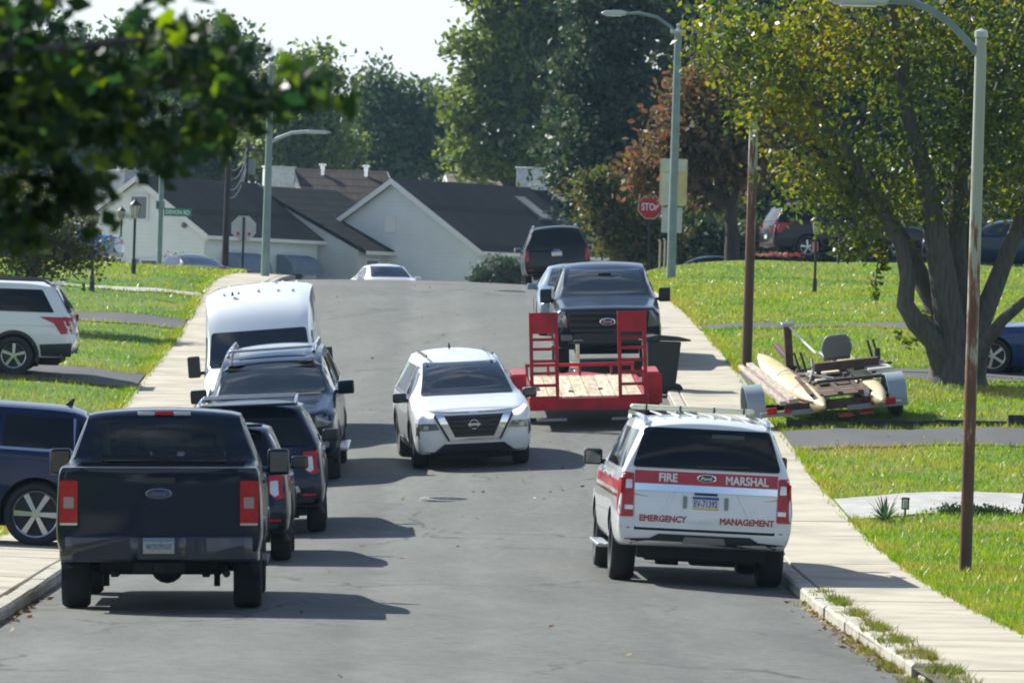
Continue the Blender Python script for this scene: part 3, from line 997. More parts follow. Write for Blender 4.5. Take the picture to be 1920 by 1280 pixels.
    def arch_lip(s, sd, sg, r0, w, mat):
        view = 'right' if sg > 0 else 'left'
        zc0 = r0 - .045
        n = 18
        vs, fs = [], []
        org, d = VIEWS[view]
        last = s.W / 2
        for i in range(n + 1):
            a = R(-14) + R(208) * i / n
            for rr in (r0 - .008, r0 + w):
                u, v = s.y(sd) + rr * math.cos(a), zc0 + rr * math.sin(a)
                h = s.bvh.ray_cast(org(u, v), d)
                p = h[0] if h[0] is not None and abs(h[0].x) > s.W * .36 else Vector((sg * (s.W / 2 - .05), u, v))
                vs.append(p - d * .012); vs.append(p + d * .05)
        for i in range(n):
            a, b = i * 4, (i + 1) * 4
            fs += [(a, a + 2, b + 2, b), (a, b, b + 1, a + 1), (a + 2, a + 3, b + 3, b + 2)]
        g = G(); g.add(vs, fs)
        return g.build('wheel_arch_trim', mat, s.root, smooth=40)
    def mirror_pair(s, sd, z, mat, size=(.24, .13, .19), arm=.10, out=None, glassback=True, stand=.0):
        for sg in (-1, 1):
            arm *= 1.0
            x = sg * (s.W / 2 + arm - .06) if out is None else sg * out
            g = G()
            g.box((x + sg * size[0] * .25, s.y(sd), z), size)
            g.box((x - sg * (size[0] * .25 + arm * .35), s.y(sd) + .02, z - size[2] * .30), (arm + size[0] * .4, .06, .06))
            o = g.build('mirror', mat, s.root, bevel=.035, seg=3)
            q = G(); q.box((x + sg * size[0] * .25, s.y(sd) - size[1] / 2 - .002, z), (size[0] * .82, .006, size[2] * .78))
            q.build('mirror_glass', M_MIRR, o, bevel=.002)
    def plate(s, view, z, text=None, x=0.0, w=.305, h=.152, off=None, frame=None):
        p = s.hit(view, x, z)
        sg = -1 if view == 'rear' else 1
        yy = p.y + sg * (.012)
        g = G(); g.box((x, yy, z), (w, .012, h), mi=0)
        g.box((x, yy + sg * .004, z + h * .38), (w * .97, .010, h * .2), mi=1)
        g.box((x, yy + sg * .004, z - h * .42), (w * .97, .010, h * .13), mi=2)
        o = g.build('license_plate', [M_PLATE, M_PBLUE, M_PYEL], s.root)
        if text:
            cu = bpy.data.curves.new('t', 'FONT'); cu.body = text; cu.size = 1; cu.offset = .02; cu.resolution_u = 2
            t = bpy.data.objects.new('t', cu); COL.objects.link(t)
            me = to_mesh_eval(t); bpy.data.objects.remove(t)
            co = np.empty(len(me.vertices) * 3, np.float32); me.vertices.foreach_get('co', co); co = co.reshape(-1, 3)
            a0, a1 = co.min(0), co.max(0)
            X = x + ((co[:, 0] - a0[0]) / (a1[0] - a0[0]) - .5) * w * .88 * (-sg)
            Z = z - h * .3 + (co[:, 1] - a0[1]) / (a1[1] - a0[1]) * h * .52
            Y = np.full(len(X), yy + sg * .0085)
            me.vertices.foreach_set('co', np.stack([X, Y, Z], -1).astype(np.float32).ravel())
            me.update(); me.materials.clear(); me.materials.append(pbr('plate_letters', (.06, .07, .22), .5))
            link('plate_lettering', me, o)
        return o
    def emblem(s, view, z, w, h, text=None, x=0.0, off=.0, ring=None):
        p = s.hit(view, x, z)
        sg = -1 if view == 'rear' else 1
        M = Matrix.Translation((x, p.y + sg * (.004 + off), z)) @ Matrix.Rotation(R(-90 * sg), 4, 'X') @ Matrix.Diagonal((w / 2, h / 2, 1, 1))
        g = G(); g.lathe([(.001, -.02), (1.0, -.02), (1.0, .010), (.86, .012), (.86, .006), (.001, .006)], 28, M)
        o = g.build('emblem', ring or M_CHROME, s.root, smooth=40)
        g2 = G(); M2 = Matrix.Translation((x, p.y + sg * (.004 + off), z)) @ Matrix.Rotation(R(-90 * sg), 4, 'X') @ Matrix.Diagonal((w / 2 * .86, h / 2 * .86, 1, 1))
        g2.lathe([(.001, .009), (1.0, .008), (1.0, 0.0)], 24, M2)
        g2.build('emblem_field', M_EMBL, o, smooth=40)
        if text:
            cu = bpy.data.curves.new('t', 'FONT'); cu.body = text; cu.size = 1; cu.shear = .25; cu.resolution_u = 3; cu.offset = .01
            t = bpy.data.objects.new('t', cu); COL.objects.link(t)
            me = to_mesh_eval(t); bpy.data.objects.remove(t)
            co = np.empty(len(me.vertices) * 3, np.float32); me.vertices.foreach_get('co', co); co = co.reshape(-1, 3)
            a0, a1 = co.min(0), co.max(0)
            X = x + ((co[:, 0] - a0[0]) / (a1[0] - a0[0]) - .5) * w * .56 * (-sg)
            Z = z + ((co[:, 1] - a0[1]) / (a1[1] - a0[1]) - .5) * h * .42
            Y = np.full(len(X), p.y + sg * (.016 + off))
            me.vertices.foreach_set('co', np.stack([X, Y, Z], -1).astype(np.float32).ravel())
            me.update(); me.materials.clear(); me.materials.append(ring or M_CHROME)
            link('emblem_lettering', me, o)
        return o
    def part(s, name, mat, fn, bevel=.0, smooth=0, parent=None, seg=2):
        g = G(); fn(g)
        return g.build(name, mat, parent or s.root, bevel=bevel, smooth=smooth, seg=seg)
    def drop(s, x, d, yaw=0.0, zoff=0.0, fn=None, tiltx=True):
        """stand the vehicle on the ground with its front towards local +Y turned by yaw"""
        fn = fn or ground_z
        f = Vector((-math.sin(yaw), math.cos(yaw)))
        r = Vector((math.cos(yaw), math.sin(yaw)))
        a, b = s.L * .3, s.W * .42
        zf = (fn(x + f.x * a, d + f.y * a) + 0)
        zr = fn(x - f.x * a, d - f.y * a)
        zl = .5 * (fn(x - r.x * b + f.x * a, d - r.y * b + f.y * a) + fn(x - r.x * b - f.x * a, d - r.y * b - f.y * a))
        zri = .5 * (fn(x + r.x * b + f.x * a, d + r.y * b + f.y * a) + fn(x + r.x * b - f.x * a, d + r.y * b - f.y * a))
        Y = Vector((f.x * 2 * a, f.y * 2 * a, zf - zr)).normalized()
        X = Vector((r.x * 2 * b, r.y * 2 * b, zri - zl)).normalized()
        Z = X.cross(Y).normalized(); X = Y.cross(Z).normalized()
        zmid = (zf + zr + zl + zri) / 4 + zoff
        M = Matrix(((X.x, Y.x, Z.x, x), (X.y, Y.y, Z.y, d), (X.z, Y.z, Z.z, zmid), (0, 0, 0, 1)))
        s.root.matrix_world = M
        s.root['_fwd'] = 1; del s.root['_fwd']
        return s

def round_poly(pl, rad, n=4):
    out = []
    m = len(pl)
    for i in range(m):
        p, a, b = Vector(pl[i]), Vector(pl[i - 1]), Vector(pl[(i + 1) % m])
        da, db = (a - p), (b - p)
        r = min(rad, da.length * .45, db.length * .45)
        A, B = p + da.normalized() * r, p + db.normalized() * r
        for k in range(n + 1):
            t = k / n
            out.append(tuple(A * (1 - t) ** 2 + p * 2 * t * (1 - t) + B * t * t))
    return out

_WC = {}
def wheel_meshes(r, w, style, rr, rimmat):
    key = (r, w, style, rr, rimmat.name)
    if key in _WC: return _WC[key]
    MX = Matrix.Rotation(R(90), 4, 'Y')
    g = G()
    h = w / 2
    g.lathe([(rr - .01, -h * .8), (rr + .02, -h), (r * .93, -h), (r * .985, -h * .8), (r, -h * .5), (r, 0), (r, h * .5), (r * .985, h * .8), (r * .93, h), (rr + .02, h), (rr - .01, h * .8)], 32, MX)
    tyre = g.mesh('tyre', M_TYRE, smooth=35)
    g = G()
    g.lathe([(rr, h * .82), (rr, -h * .7), (rr * .9, -h * .7), (rr * .9, h * .70), (rr, h * .82)], 32, MX)
    g.lathe([(.001, h * .25), (rr * .9, h * .25), (rr * .9, h * .15), (.001, h * .15)], 24, MX, mi=1)
    ns = {'five': 5, 'six': 6, 'ten': 10, 'twin': 5}.get(style, 6)
    g.lathe([(.001, h * .78), (rr * .17, h * .78), (rr * .2, h * .6), (rr * .2, h * .2)], 16, MX)
    for k in range(ns):
        a = 2 * PI * k / ns
        for off in ((-.13, .13) if style == 'twin' else (0,)):
            wd0, wd1 = (.17, .24) if style not in ('ten', 'twin') else ((.10, .2) if style == 'ten' else (.08, .10))
            pts = []
            for rad, wd in ((rr * .14, wd0), (rr * .93, wd1)):
                for sg in (-1, 1):
                    for xx in (h * .3, h * (.75 if rad < rr * .5 else .68)):
                        ang = a + off * (1 if rad > rr * .5 else .6)
                        t = sg * wd * rr * .5
                        pts.append(Vector((xx, rad * math.cos(ang) - t * math.sin(ang), rad * math.sin(ang) + t * math.cos(ang))))
            g.add(pts, [(0, 1, 3, 2), (4, 6, 7, 5), (0, 4, 5, 1), (2, 3, 7, 6), (1, 5, 7, 3), (0, 2, 6, 4)])
    rim = g.mesh('wheel', [rimmat, M_DARK], smooth=35)
    _WC[key] = (rim, tyre)
    return _WC[key]
P_NAVY = paint('navy', (0.004, 0.011, 0.030), .2, .3)
P_NAVY2 = paint('deep_blue', (0.006, 0.016, 0.055), .3, .3)
P_BLACK = paint('black', (0.004, 0.006, 0.010), .2, .3)
P_BLUEBLACK = paint('blue_black', (0.004, 0.010, 0.022), .3, .3)
P_WHITE = paint('white', (0.72, 0.74, 0.76), 0, .35)
P_SILVERBLUE = paint('silver_blue', (0.18, 0.25, 0.34), .5, .3)
P_SPORT = paint('sport_blue', (0.008, 0.032, 0.13), .35, .3)
P_SKYBLUE = paint('bright_blue', (0.03, 0.18, 0.42), .3, .3)
P_SILVER = paint('silver', (0.45, 0.47, 0.49), .6, .3)

def pickup_rings(L=5.89, bed=True):
    return [
        ring(0, .50, .84, .80, .96, 1.10, .95, 1.20, .84, 1.22),
        ring(.09, .46, .88, .80, .99, 1.12, .97, 1.24, .86, 1.26),
        ring(.55, .44, .90, .80, 1.0, 1.18, .98, 1.27, .86, 1.30),
        ring(1.30, .44, .90, .82, 1.0, 1.28, .97, 1.34, .84, 1.37),
        ring(1.50, .44, .90, .82, 1.0, 1.32, .96, 1.37, .82, 1.39),
        ring(2.32, .44, .90, .82, 1.0, 1.38, .95, 1.90, .73, 1.95),
        ring(3.1, .44, .90, .82, 1.0, 1.39, .95, 1.925, .75, 1.98),
        ring(3.92, .44, .90, .82, 1.0, 1.39, .95, 1.915, .75, 1.96),
        ring(4.00, .44, .90, .82, 1.0, 1.39, .95, 1.88, .74, 1.93),
        ring(4.14, .44, .90, .82, 1.0, 1.38, .96, 1.45, .88, 1.45),
        ring(4.24, .44, .90, .82, 1.0, 1.36, .97, 1.42, .94, 1.42),
        ring(5.74, .50, .90, .84, 1.0, 1.36, .97, 1.42, .94, 1.42),
        ring(5.86, .54, .90, .84, .985, 1.35, .96, 1.415, .93, 1.415),
        ring(5.89, .58, .88, .84, .97, 1.34, .95, 1.41, .92, 1.41),
    ]

def make_pickup(label, paintm, facing_cam):
    L, W, H = 5.89, 2.03, 1.98
    c = Car('pickup_truck', L, W, H, pickup_rings(), paintm, label, 'pickup truck', lev=2, zmin=.44)
    y = c.y
    c.wheel_cut(.96, .42); c.wheel_cut(4.60, .42)
    bedcut = G(); bedcut.box((0, y(5.03), 1.25), (1.64, 1.50, .8))
    tun = G(); tun.box((0, y(2.9), 1.625), (1.24, 3.4, .40))
    under = G(); under.box((0, y(5.0), .40), (1.2, 1.9, .36))
    wm = [M_WELL]
    # glass and trims are laid on before the cab is hollowed
    c.patch('windshield', [(-.80, 1.43), (-.66, 1.87), (.66, 1.87), (.80, 1.43)], 'front', M_SEE if not facing_cam else M_GLASS, off=.008, thick=.012, step=.06)
    c.patch('rear_window', round_poly([(-.76, 1.45), (-.69, 1.86), (.69, 1.86), (.76, 1.45)], .04), 'rear', M_SEE if not facing_cam else M_GLASS, off=.008, thick=.012, step=.06)
    for sd, nm in (('left', 'left'), ('right', 'right')):
        c.patch('side_window', [(y(1.95), 1.44), (y(2.42), 1.83), (y(3.02), 1.86), (y(3.02), 1.43)], sd, M_GLASS, off=.003)
        c.patch('side_window', [(y(3.08), 1.43), (y(3.08), 1.86), (y(3.80), 1.84), (y(3.92), 1.44)], sd, M_GLASS, off=.003)
        for s in (1.75, 3.05, 4.02):
            c.line('door_gap', [(y(s), .56), (y(s), 1.38)], .014, sd)
        for s in (2.78, 3.75):
            c.patch('door_handle', round_poly([(y(s), 1.22), (y(s) + .2, 1.22), (y(s) + .2, 1.26), (y(s), 1.26)], .015), sd, c.mat, off=.03, thick=.04)
        c.part('side_step', M_DARK, lambda g: g.box(((-1 if sd == 'left' else 1) * .97, y(2.85), .42), (.14, 2.1, .07)), bevel=.02)
    cuts = [bedcut.mesh('cut', wm), under.mesh('cut', wm)] + ([] if facing_cam else [tun.mesh('cut', wm)])
    c.finish(cuts)
    c.add_wheels((.96, 4.60), .405, .275, 'six', lip=c.mat, lipw=.05)
    c.part('underbody', M_UNDER, lambda g: (g.box((0, y(2.9), .45), (1.2, 4.6, .2)), g.tube([(-.75, y(4.60), .42), (.75, y(4.60), .42)], .06, 10),
        g.sphere((.05, y(4.60), .41), .17, 12, 8), g.box((0, y(5.2), .5), (1.1, 1.0, .14)), g.box((-.45, y(4.7), .36), (.07, 1.3, .06)), g.box((.45, y(4.7), .36), (.07, 1.3, .06)),
        g.tube([(.62, y(4.9), .40), (.66, y(5.75), .38)], .04, 8), g.box((.55, y(4.75), .32), (.06, .1, .2)), g.box((-.55, y(4.75), .32), (.06, .1, .2))))
    # interior seen through the glass
    for x in (-.38, .38):
        st = c.part('seat', M_SEAT, lambda g: g.box((x, y(2.75), 1.22), (.50, .16, .62), taper=(.86, .8)), bevel=.06)
        c.part('headrest', M_SEAT, lambda g: g.box((x, y(2.80), 1.62), (.27, .11, .20)), bevel=.05, parent=st)
    bs = c.part('rear_bench', M_SEAT, lambda g: g.box((0, y(3.72), 1.18), (1.40, .16, .56), taper=(.95, .8)), bevel=.06)
    for x in (-.40, 0.0, .40):
        c.part('headrest', M_SEAT, lambda g: g.box((x, y(3.75), 1.52), (.25, .10, .15)), bevel=.05, parent=bs)
    c.part('rear_view_mirror', M_SEAT, lambda g: g.box((0, y(2.12), 1.78), (.25, .04, .07)), bevel=.015)
    c.mirror_pair(1.86, 1.40, M_DARK if facing_cam else c.mat, size=(.22, .14, .27), arm=.12)
    # front end
    c.patch('grille', round_poly([(-.70, .80), (-.76, 1.17), (.76, 1.17), (.70, .80)], .05), 'front', M_DARK, off=.02, thick=.03)
    for z in (.88, 1.0, 1.10):
        c.patch('grille_bar', [(-.70, z - .022), (-.70, z + .022), (.70, z + .022), (.70, z - .022)], 'front', M_WELL if facing_cam else M_DARK, off=.035, thick=.03)
    c.emblem('front', .99, .30, .13, 'Ford', off=.05)
    for sg in (-1, 1):
        c.patch('headlight', [(sg * .75, .88), (sg * .79, 1.19), (sg * .975, 1.17), (sg * .985, .90)], 'front', M_LAMPGLASS, off=.012, thick=.03)
        c.patch('fog_light', round_poly([(sg * .66, .64), (sg * .66, .75), (sg * .88, .75), (sg * .88, .64)], .03), 'front', M_LAMPGLASS, off=.01)
    c.part('front_bumper', M_DARK if facing_cam else M_CHROME, lambda g: g.prism([(-.98, -.32), (-.9, -.02), (0, .06), (.9, -.02), (.98, -.32)], .55, .79, 'z', M=Matrix.Translation((0, y(.02), 0))), bevel=.04)
    if facing_cam: c.plate('front', .70)
    # rear end
    gate = c.patch('tailgate', round_poly([(-.765, .785), (-.775, 1.405), (.775, 1.405), (.765, .785)], .025), 'rear', c.mat, off=.012, thick=.03, step=.12)
    c.patch('gate_crease', [(-.70, 1.02), (-.60, 1.06), (.60, 1.06), (.70, 1.02)], 'rear', c.mat, off=.024, thick=.02, parent=gate)
    c.patch('gate_spoiler', [(-.77, 1.355), (-.775, 1.41), (.775, 1.41), (.77, 1.355)], 'rear', c.mat, off=.035, thick=.03, parent=gate)
    c.patch('tailgate_handle', round_poly([(-.16, 1.265), (-.16, 1.32), (.16, 1.32), (.16, 1.265)], .02), 'rear', M_DARK, off=.015, parent=gate)
    c.emblem('rear', 1.165, .265, .105, 'Ford', off=.014, ring=pbr('dark_chrome', (.16, .19, .22), .25, .8))
    for sg in (-1, 1):
        tl = c.patch('tail_light', round_poly([(sg * .795, .86), (sg * .795, 1.29), (sg * .972, 1.29), (sg * .972, .86)], .02), 'rear', M_RED, off=.014, thick=.05, step=.06)
        c.patch('tail_light_lens', round_poly([(sg * .83, 1.02), (sg * .83, 1.13), (sg * .93, 1.13), (sg * .93, 1.02)], .01), 'rear', pbr('reverse_lens', (.34, .24, .24), .2, coat=.4), off=.018, thick=.01, parent=tl)
        c.patch('tail_light_edge', [(sg * .795, .855), (sg * .795, .875), (sg * .965, .875), (sg * .965, .855)], 'rear', M_CLEAR, off=.018, thick=.02, parent=tl)
    hb = c.part('brake_light', M_RED, lambda g: g.box((0, y(3.985), 1.925), (.17, .05, .045)), bevel=.01)
    for x in (-.18, .18): c.part('cargo_lamp', M_CLEAR, lambda g: g.box((x, y(3.985), 1.922), (.17, .045, .04)), bevel=.01, parent=hb)
    bm_ = M_NAVYBUMP
    c.part('rear_bumper', bm_, lambda g: g.prism([(-.985, .30), (-.97, .02), (-.85, -.09), (-.25, -.11), (-.22, -.07), (.22, -.07), (.25, -.11), (.85, -.09), (.97, .02), (.985, .30)], .50, .755, 'z', M=Matrix.Translation((0, y(5.84), 0))), bevel=.03)
    c.part('hitch', M_UNDER, lambda g: (g.box((0, y(5.80), .44), (.5, .14, .1)), g.box((0, y(5.86), .44), (.09, .2, .09))), bevel=.01)
    g = G(); yy = y(5.84) - .085
    g.box((0, yy, .655), (.305, .012, .152), mi=0); g.box((0, yy - .004, .655 + .058), (.296, .01, .03), mi=1); g.box((0, yy - .004, .655 - .064), (.296, .01, .02), mi=2)
    g.box((0, yy - .003, .65), (.25, .01, .05), mi=3)
    g.build('license_plate', [pbr('plate_grey', (.36, .40, .42), .5, var=.25, vscale=25), pbr('plate_blue_faded', (.16, .21, .30), .5), pbr('plate_yellow_faded', (.42, .38, .20), .5), pbr('plate_smudge', (.24, .28, .32), .5, var=.5, vscale=30)], c.root)
    return c
M_NAVYBUMP = pbr('painted_bumper', (0.006, 0.012, 0.03), .3, .2, coat=.8)

def suv_rings(L, W, H, hf, hr, belt, a, b, gc=.26, rw=.72, nose=.88, roofr=.28, tail=.93, hood_w=.84, ws=None, taper=.93, lowf=None):
    k = W / 2.03
    w = lambda v: v * k
    m = .78 if hf > 1 else .68
    return [
        ring(0, gc + .06, w(.80 * nose), m - .04, w(1.0 * nose + .03), hf - .16, w(.98 * nose), hf - .05, w(.80 * nose), hf - .03),
        ring(.10, gc, w(.88), m, w(.975), hf - .09, w(.95), hf, w(hood_w - .02), hf + .02),
        ring(.5, gc, w(.92), m, w(1.0), hf - .03, w(.98), hf + .05, w(hood_w), hf + .08),
        ring(a - .18, gc, w(.92), m + .02, w(1.0), hr - .04, w(.97), hr + .01, w(hood_w - .02), hr + .03),
        ring(a, gc, w(.92), m + .02, w(1.0), hr, w(.96), hr + .03, w(hood_w - .03), hr + .045),
        ring(b, gc, w(.92), m + .02, w(1.0), belt, w(.95), H - .09, w(rw), H - .03),
        ring((b + L) / 2, gc, w(.92), m + .02, w(1.0), belt + .01, w(.955), H - .07, w(rw + .01), H),
        ring(L - .75, gc, w(.92), m + .02, w(1.0), belt + .01, w(.95), H - .075, w(rw), H - .01),
        dict(ring(L - .14, gc + .02, w(.90), m + .04, w(.985), belt, w(.935), H - .10, w(rw - .02), H - .03), sr=1),
        dict(ring(L - .03, gc + .06, w(.88), m + .04, w(tail + .025), belt, w(tail - .02), H - .13, w(rw - .05), H - .06), sr=1),
        ring(L, gc + .09, w(.86), m + .04, w(tail), belt, w(tail - .05), H - .15, w(rw - .075), H - .08),
    ]

def rear_shear(gc, belt, H, top=.32, mid=.06, low=.05):
    tab = [(gc, low), (gc + .2, 0), (belt - .25, .02), (belt, mid), (H - .12, top), (H, top + .05)]
    return lambda z: lerp_table(tab, z)

def side_glass(c, s0, s1, segs, z0, z1, b_lean=.32, r_lean=.1, mat=None, chrome=None):
    """row of side windows between distances s0 and s1 with pillars at segs"""
    y = c.y
    mat = mat or M_GLASS
    edges = [s0] + list(segs) + [s1]
    for sd in ('left', 'right'):
        for i in range(len(edges) - 1):
            a, b = edges[i] + (.03 if i else 0), edges[i + 1] - (.03 if i < len(edges) - 2 else 0)
            top = z1
            pl = [(y(a), z0), (y(a + (b_lean if i == 0 else 0)), top), (y(b - (r_lean if i == len(edges) - 2 else 0)), top), (y(b), z0 + .0)]
            c.patch('side_window', round_poly(pl, .04), sd, M_PRIV if i and mat is M_GLASS else mat, off=.004, thick=.015)
        for s in segs[:2]:
            c.line('door_gap', [(y(s + .02), .45), (y(s + .02), z0 - .02)], .013, sd)
        for s in segs[:2]:
            c.patch('door_handle', round_poly([(y(s) + .06, z0 - .15), (y(s) + .24, z0 - .15), (y(s) + .24, z0 - .115), (y(s) + .06, z0 - .115)], .012), sd, chrome or c.mat, off=.03, thick=.04)
        if chrome:
            c.line('window_trim', [(y(s0 - .02), z0 - .015), (y(s1 + .02), z0 - .01), (y(s1 - r_lean * .6), z1)], .035, sd, chrome, off=.012)

def roof_rails(c, s0, s1, x, z, mat, r=.022):
    for sg in (-1, 1):
        c.part('roof_rail', mat, lambda g: g.tube([(sg * x, c.y(s0), z - .05), (sg * x, c.y(s0 + .12), z + .01), (sg * x, c.y(s1 - .12), z + .01), (sg * x, c.y(s1), z - .05)], r, 8), smooth=40)

def underbody(c, gc):
    c.part('underbody', M_UNDER, lambda g: (g.box((0, 0, gc + .02), (c.W * .62, c.L * .86, .2)), g.box((0, -c.L * .42, gc + .05), (c.W * .72, .3, .2)), g.tube([(-.7, c.y(c.L * .79), .36), (.7, c.y(c.L * .79), .36)], .06, 8), g.box((.15, -c.L * .38, gc - .06), (.5, .5, .12)), g.box((-.35, -c.L * .33, gc - .08), (.25, .3, .12))))

# ---------------------------------------------------------------- white fire marshal SUV
def make_marshal():
    L, W, H = 5.33, 2.03, 1.93
    gc, belt = .42, 1.29
    c = Car('suv', L, W, H, suv_rings(L, W, H, 1.12, 1.26, belt, 1.36, 2.2, gc, rw=.74, tail=.955), P_WHITE,
            'white suv lettered FIRE MARSHAL, parked at the right kerb, seen from behind', 'suv', shear_r=rear_shear(gc, belt, H, .30, .07), zmin=gc)
    y = c.y
    c.wheel_cut(1.0, .40); c.wheel_cut(4.12, .40)
    side_glass(c, 1.62, 5.02, (2.62, 3.62), 1.32, 1.76, .42, .12)
    c.patch('windshield', [(-.82, 1.34), (-.68, 1.82), (.68, 1.82), (.82, 1.34)], 'front', M_GLASS)
    rwn = c.patch('rear_window', round_poly([(-.845, 1.345), (-.715, 1.80), (.715, 1.80), (.845, 1.345)], .05), 'rear', M_PRIV, off=.022, thick=.03, step=.05)
    c.patch('wiper', [(-.1, 1.36), (-.1, 1.375), (.5, 1.40), (.5, 1.385)], 'rear', M_DARK, off=.034, thick=.01, parent=rwn)
    c.patch('glass_print', [(.05, 1.70), (.05, 1.745), (.42, 1.745), (.42, 1.70)], 'rear', pbr('faded_print', (.05, .075, .05), .3), off=.026, thick=.004, parent=rwn)
    # liftgate with recessed gaps round it
    gate = c.patch('liftgate', round_poly([(-.80, .665), (-.815, 1.325), (.815, 1.325), (.80, .665)], .03), 'rear', c.mat, off=.010, thick=.03)
    c.patch('liftgate_shadow_gap', [(-.80, .635), (-.80, .672), (.80, .672), (.80, .635)], 'rear', M_GAP, off=.002, thick=.02)
    c.patch('red_band', [(-.812, 1.165), (-.815, 1.31), (.815, 1.31), (.812, 1.165)], 'rear', M_REDVINYL, off=.013, thick=.004, parent=gate)
    c.text('lettering', 'FIRE', (-.54, 1.19, .21, .098), 'rear', M_WHITE, off=.019, bold=.035, parent=gate)
    c.text('lettering', 'MARSHAL', (.22, 1.185, .49, .10), 'rear', M_WHITE, off=.019, bold=.035, parent=gate)
    c.text('lettering', 'EMERGENCY', (-.745, .735, .54, .076), 'rear', M_REDVINYL, off=.016, bold=.035, parent=gate)
    c.text('lettering', 'MANAGEMENT', (.17, .735, .62, .076), 'rear', M_REDVINYL, off=.016, bold=.035, parent=gate)
    c.patch('badge', [(-.07, .745), (-.07, .765), (.10, .765), (.10, .745)], 'rear', M_SILVER, off=.016, thick=.004, parent=gate)
    c.patch('chrome_strip', [(-.812, 1.085), (-.812, 1.160), (.812, 1.160), (.812, 1.085)], 'rear', M_CHROME, off=.022, thick=.03, parent=gate)
    c.patch('gate_recess', [(-.40, 1.06), (-.52, .80), (-.50, .80), (-.36, 1.06)], 'rear', c.mat, off=.024, thick=.02, parent=gate)
    c.patch('gate_recess', [(.40, 1.06), (.52, .80), (.50, .80), (.36, 1.06)], 'rear', c.mat, off=.024, thick=.02, parent=gate)
    c.patch('gate_handle', [(-.13, 1.055), (-.13, 1.08), (.13, 1.08), (.13, 1.055)], 'rear', M_DARK, off=.024, thick=.02, parent=gate)
    c.plate('rear', .965, 'EV-71392')
    for x in (-.235, .235):
        c.patch('warning_light', round_poly([(x - .022, .90), (x - .022, 1.04), (x + .022, 1.04), (x + .022, .90)], .012), 'rear', M_GREY, off=.03, thick=.03, parent=gate)
    c.emblem('rear', 1.245, .225, .092, 'Ford', off=.016)
    for sg in (-1, 1):
        tl = c.patch('tail_light', round_poly([(sg * .815, .78), (sg * .825, 1.275), (sg * .95, 1.285), (sg * .995, 1.12), (sg * .99, .78)], .02), 'rear', M_RED, off=.016, thick=.04, step=.05)
        c.patch('tail_light_lens', round_poly([(sg * .84, 1.10), (sg * .845, 1.20), (sg * .915, 1.20), (sg * .915, 1.10)], .01), 'rear', M_CLEAR, off=.022, thick=.01, parent=tl)
        c.patch('tail_light_lens', [(sg * .82, .86), (sg * .82, .91), (sg * .985, .91), (sg * .985, .86)], 'rear', M_CLEAR, off=.022, thick=.02, parent=tl)
        sd = 'left' if sg < 0 else 'right'
        c.patch('tail_light_side', [(y(5.3), .82), (y(5.3), 1.22), (y(5.0), 1.20), (y(5.06), 1.05), (y(5.2), .84)], sd, M_RED, off=.008)
        c.patch('side_stripe', [(y(1.2), 1.06), (y(1.2), 1.17), (y(4.98), 1.17), (y(4.98), 1.06)], sd, M_REDVINYL, off=.004, thick=.006)
        c.patch('side_stripe', [(y(1.2), .985), (y(1.2), 1.02), (y(4.98), 1.02), (y(4.98), .985)], sd, M_AMBER, off=.004, thick=.006)
    # lower bumper and valance
    c.patch('bumper_valance', [(-.93, .44), (-.90, .53), (-.62, .545), (-.52, .60), (.52, .60), (.62, .545), (.90, .53), (.93, .44)], 'rear', M_DARK, off=.012, thick=.05)
    c.patch('skid_plate', [(-.25, .50), (-.22, .575), (.22, .575), (.25, .50)], 'rear', M_GREY, off=.02, thick=.02)
    c.line('bumper_gap', [(-.95, .66), (-.85, .655)], .012, 'rear'); c.line('bumper_gap', [(.95, .66), (.85, .655)], .012, 'rear')
    c.finish()
    c.add_wheels((1.0, 4.12), .40, .275, 'six')
    underbody(c, .36)
    c.mirror_pair(1.72, 1.335, M_DARK, size=(.22, .14, .19), arm=.09)
    for x in (-1.02, 1.02): c.part('running_board', M_SILVER, lambda g: g.box((x, y(2.6), .36), (.16, 1.6, .045)), bevel=.015)
    roof_rails(c, 1.9, 4.95, .70, 1.885, M_CHROME, .028)
    lb = c.part('light_bar', pbr('light_bar_clear', (.72, .70, .52), .25, coat=.6), lambda g: g.box((0, y(2.45), 1.965), (1.46, .26, .06)), bevel=.025)
    for x in (-.55, -.15, .25, .6):
        c.part('light_bar_clip', M_DARK, lambda g: g.box((x, y(2.45) - .10, 1.965), (.02, .08, .066)), parent=lb)
    c.part('roof_ribs', P_WHITE, lambda g: [g.box((x, y(3.7), 1.928), (.035, 2.0, .02)) for x in (-.5, -.3, -.1, .1, .3, .5)], bevel=.006)
    for sg in (-1, 1):
        c.patch('headlight', [(sg * .62, .86), (sg * .66, 1.04), (sg * .97, 1.04), (sg * .97, .88)], 'front', M_LAMPGLASS, off=.01)
    c.patch('grille', [(-.58, .66), (-.62, 1.05), (.62, 1.05), (.58, .66)], 'front', M_DARK, off=.012)
    return c

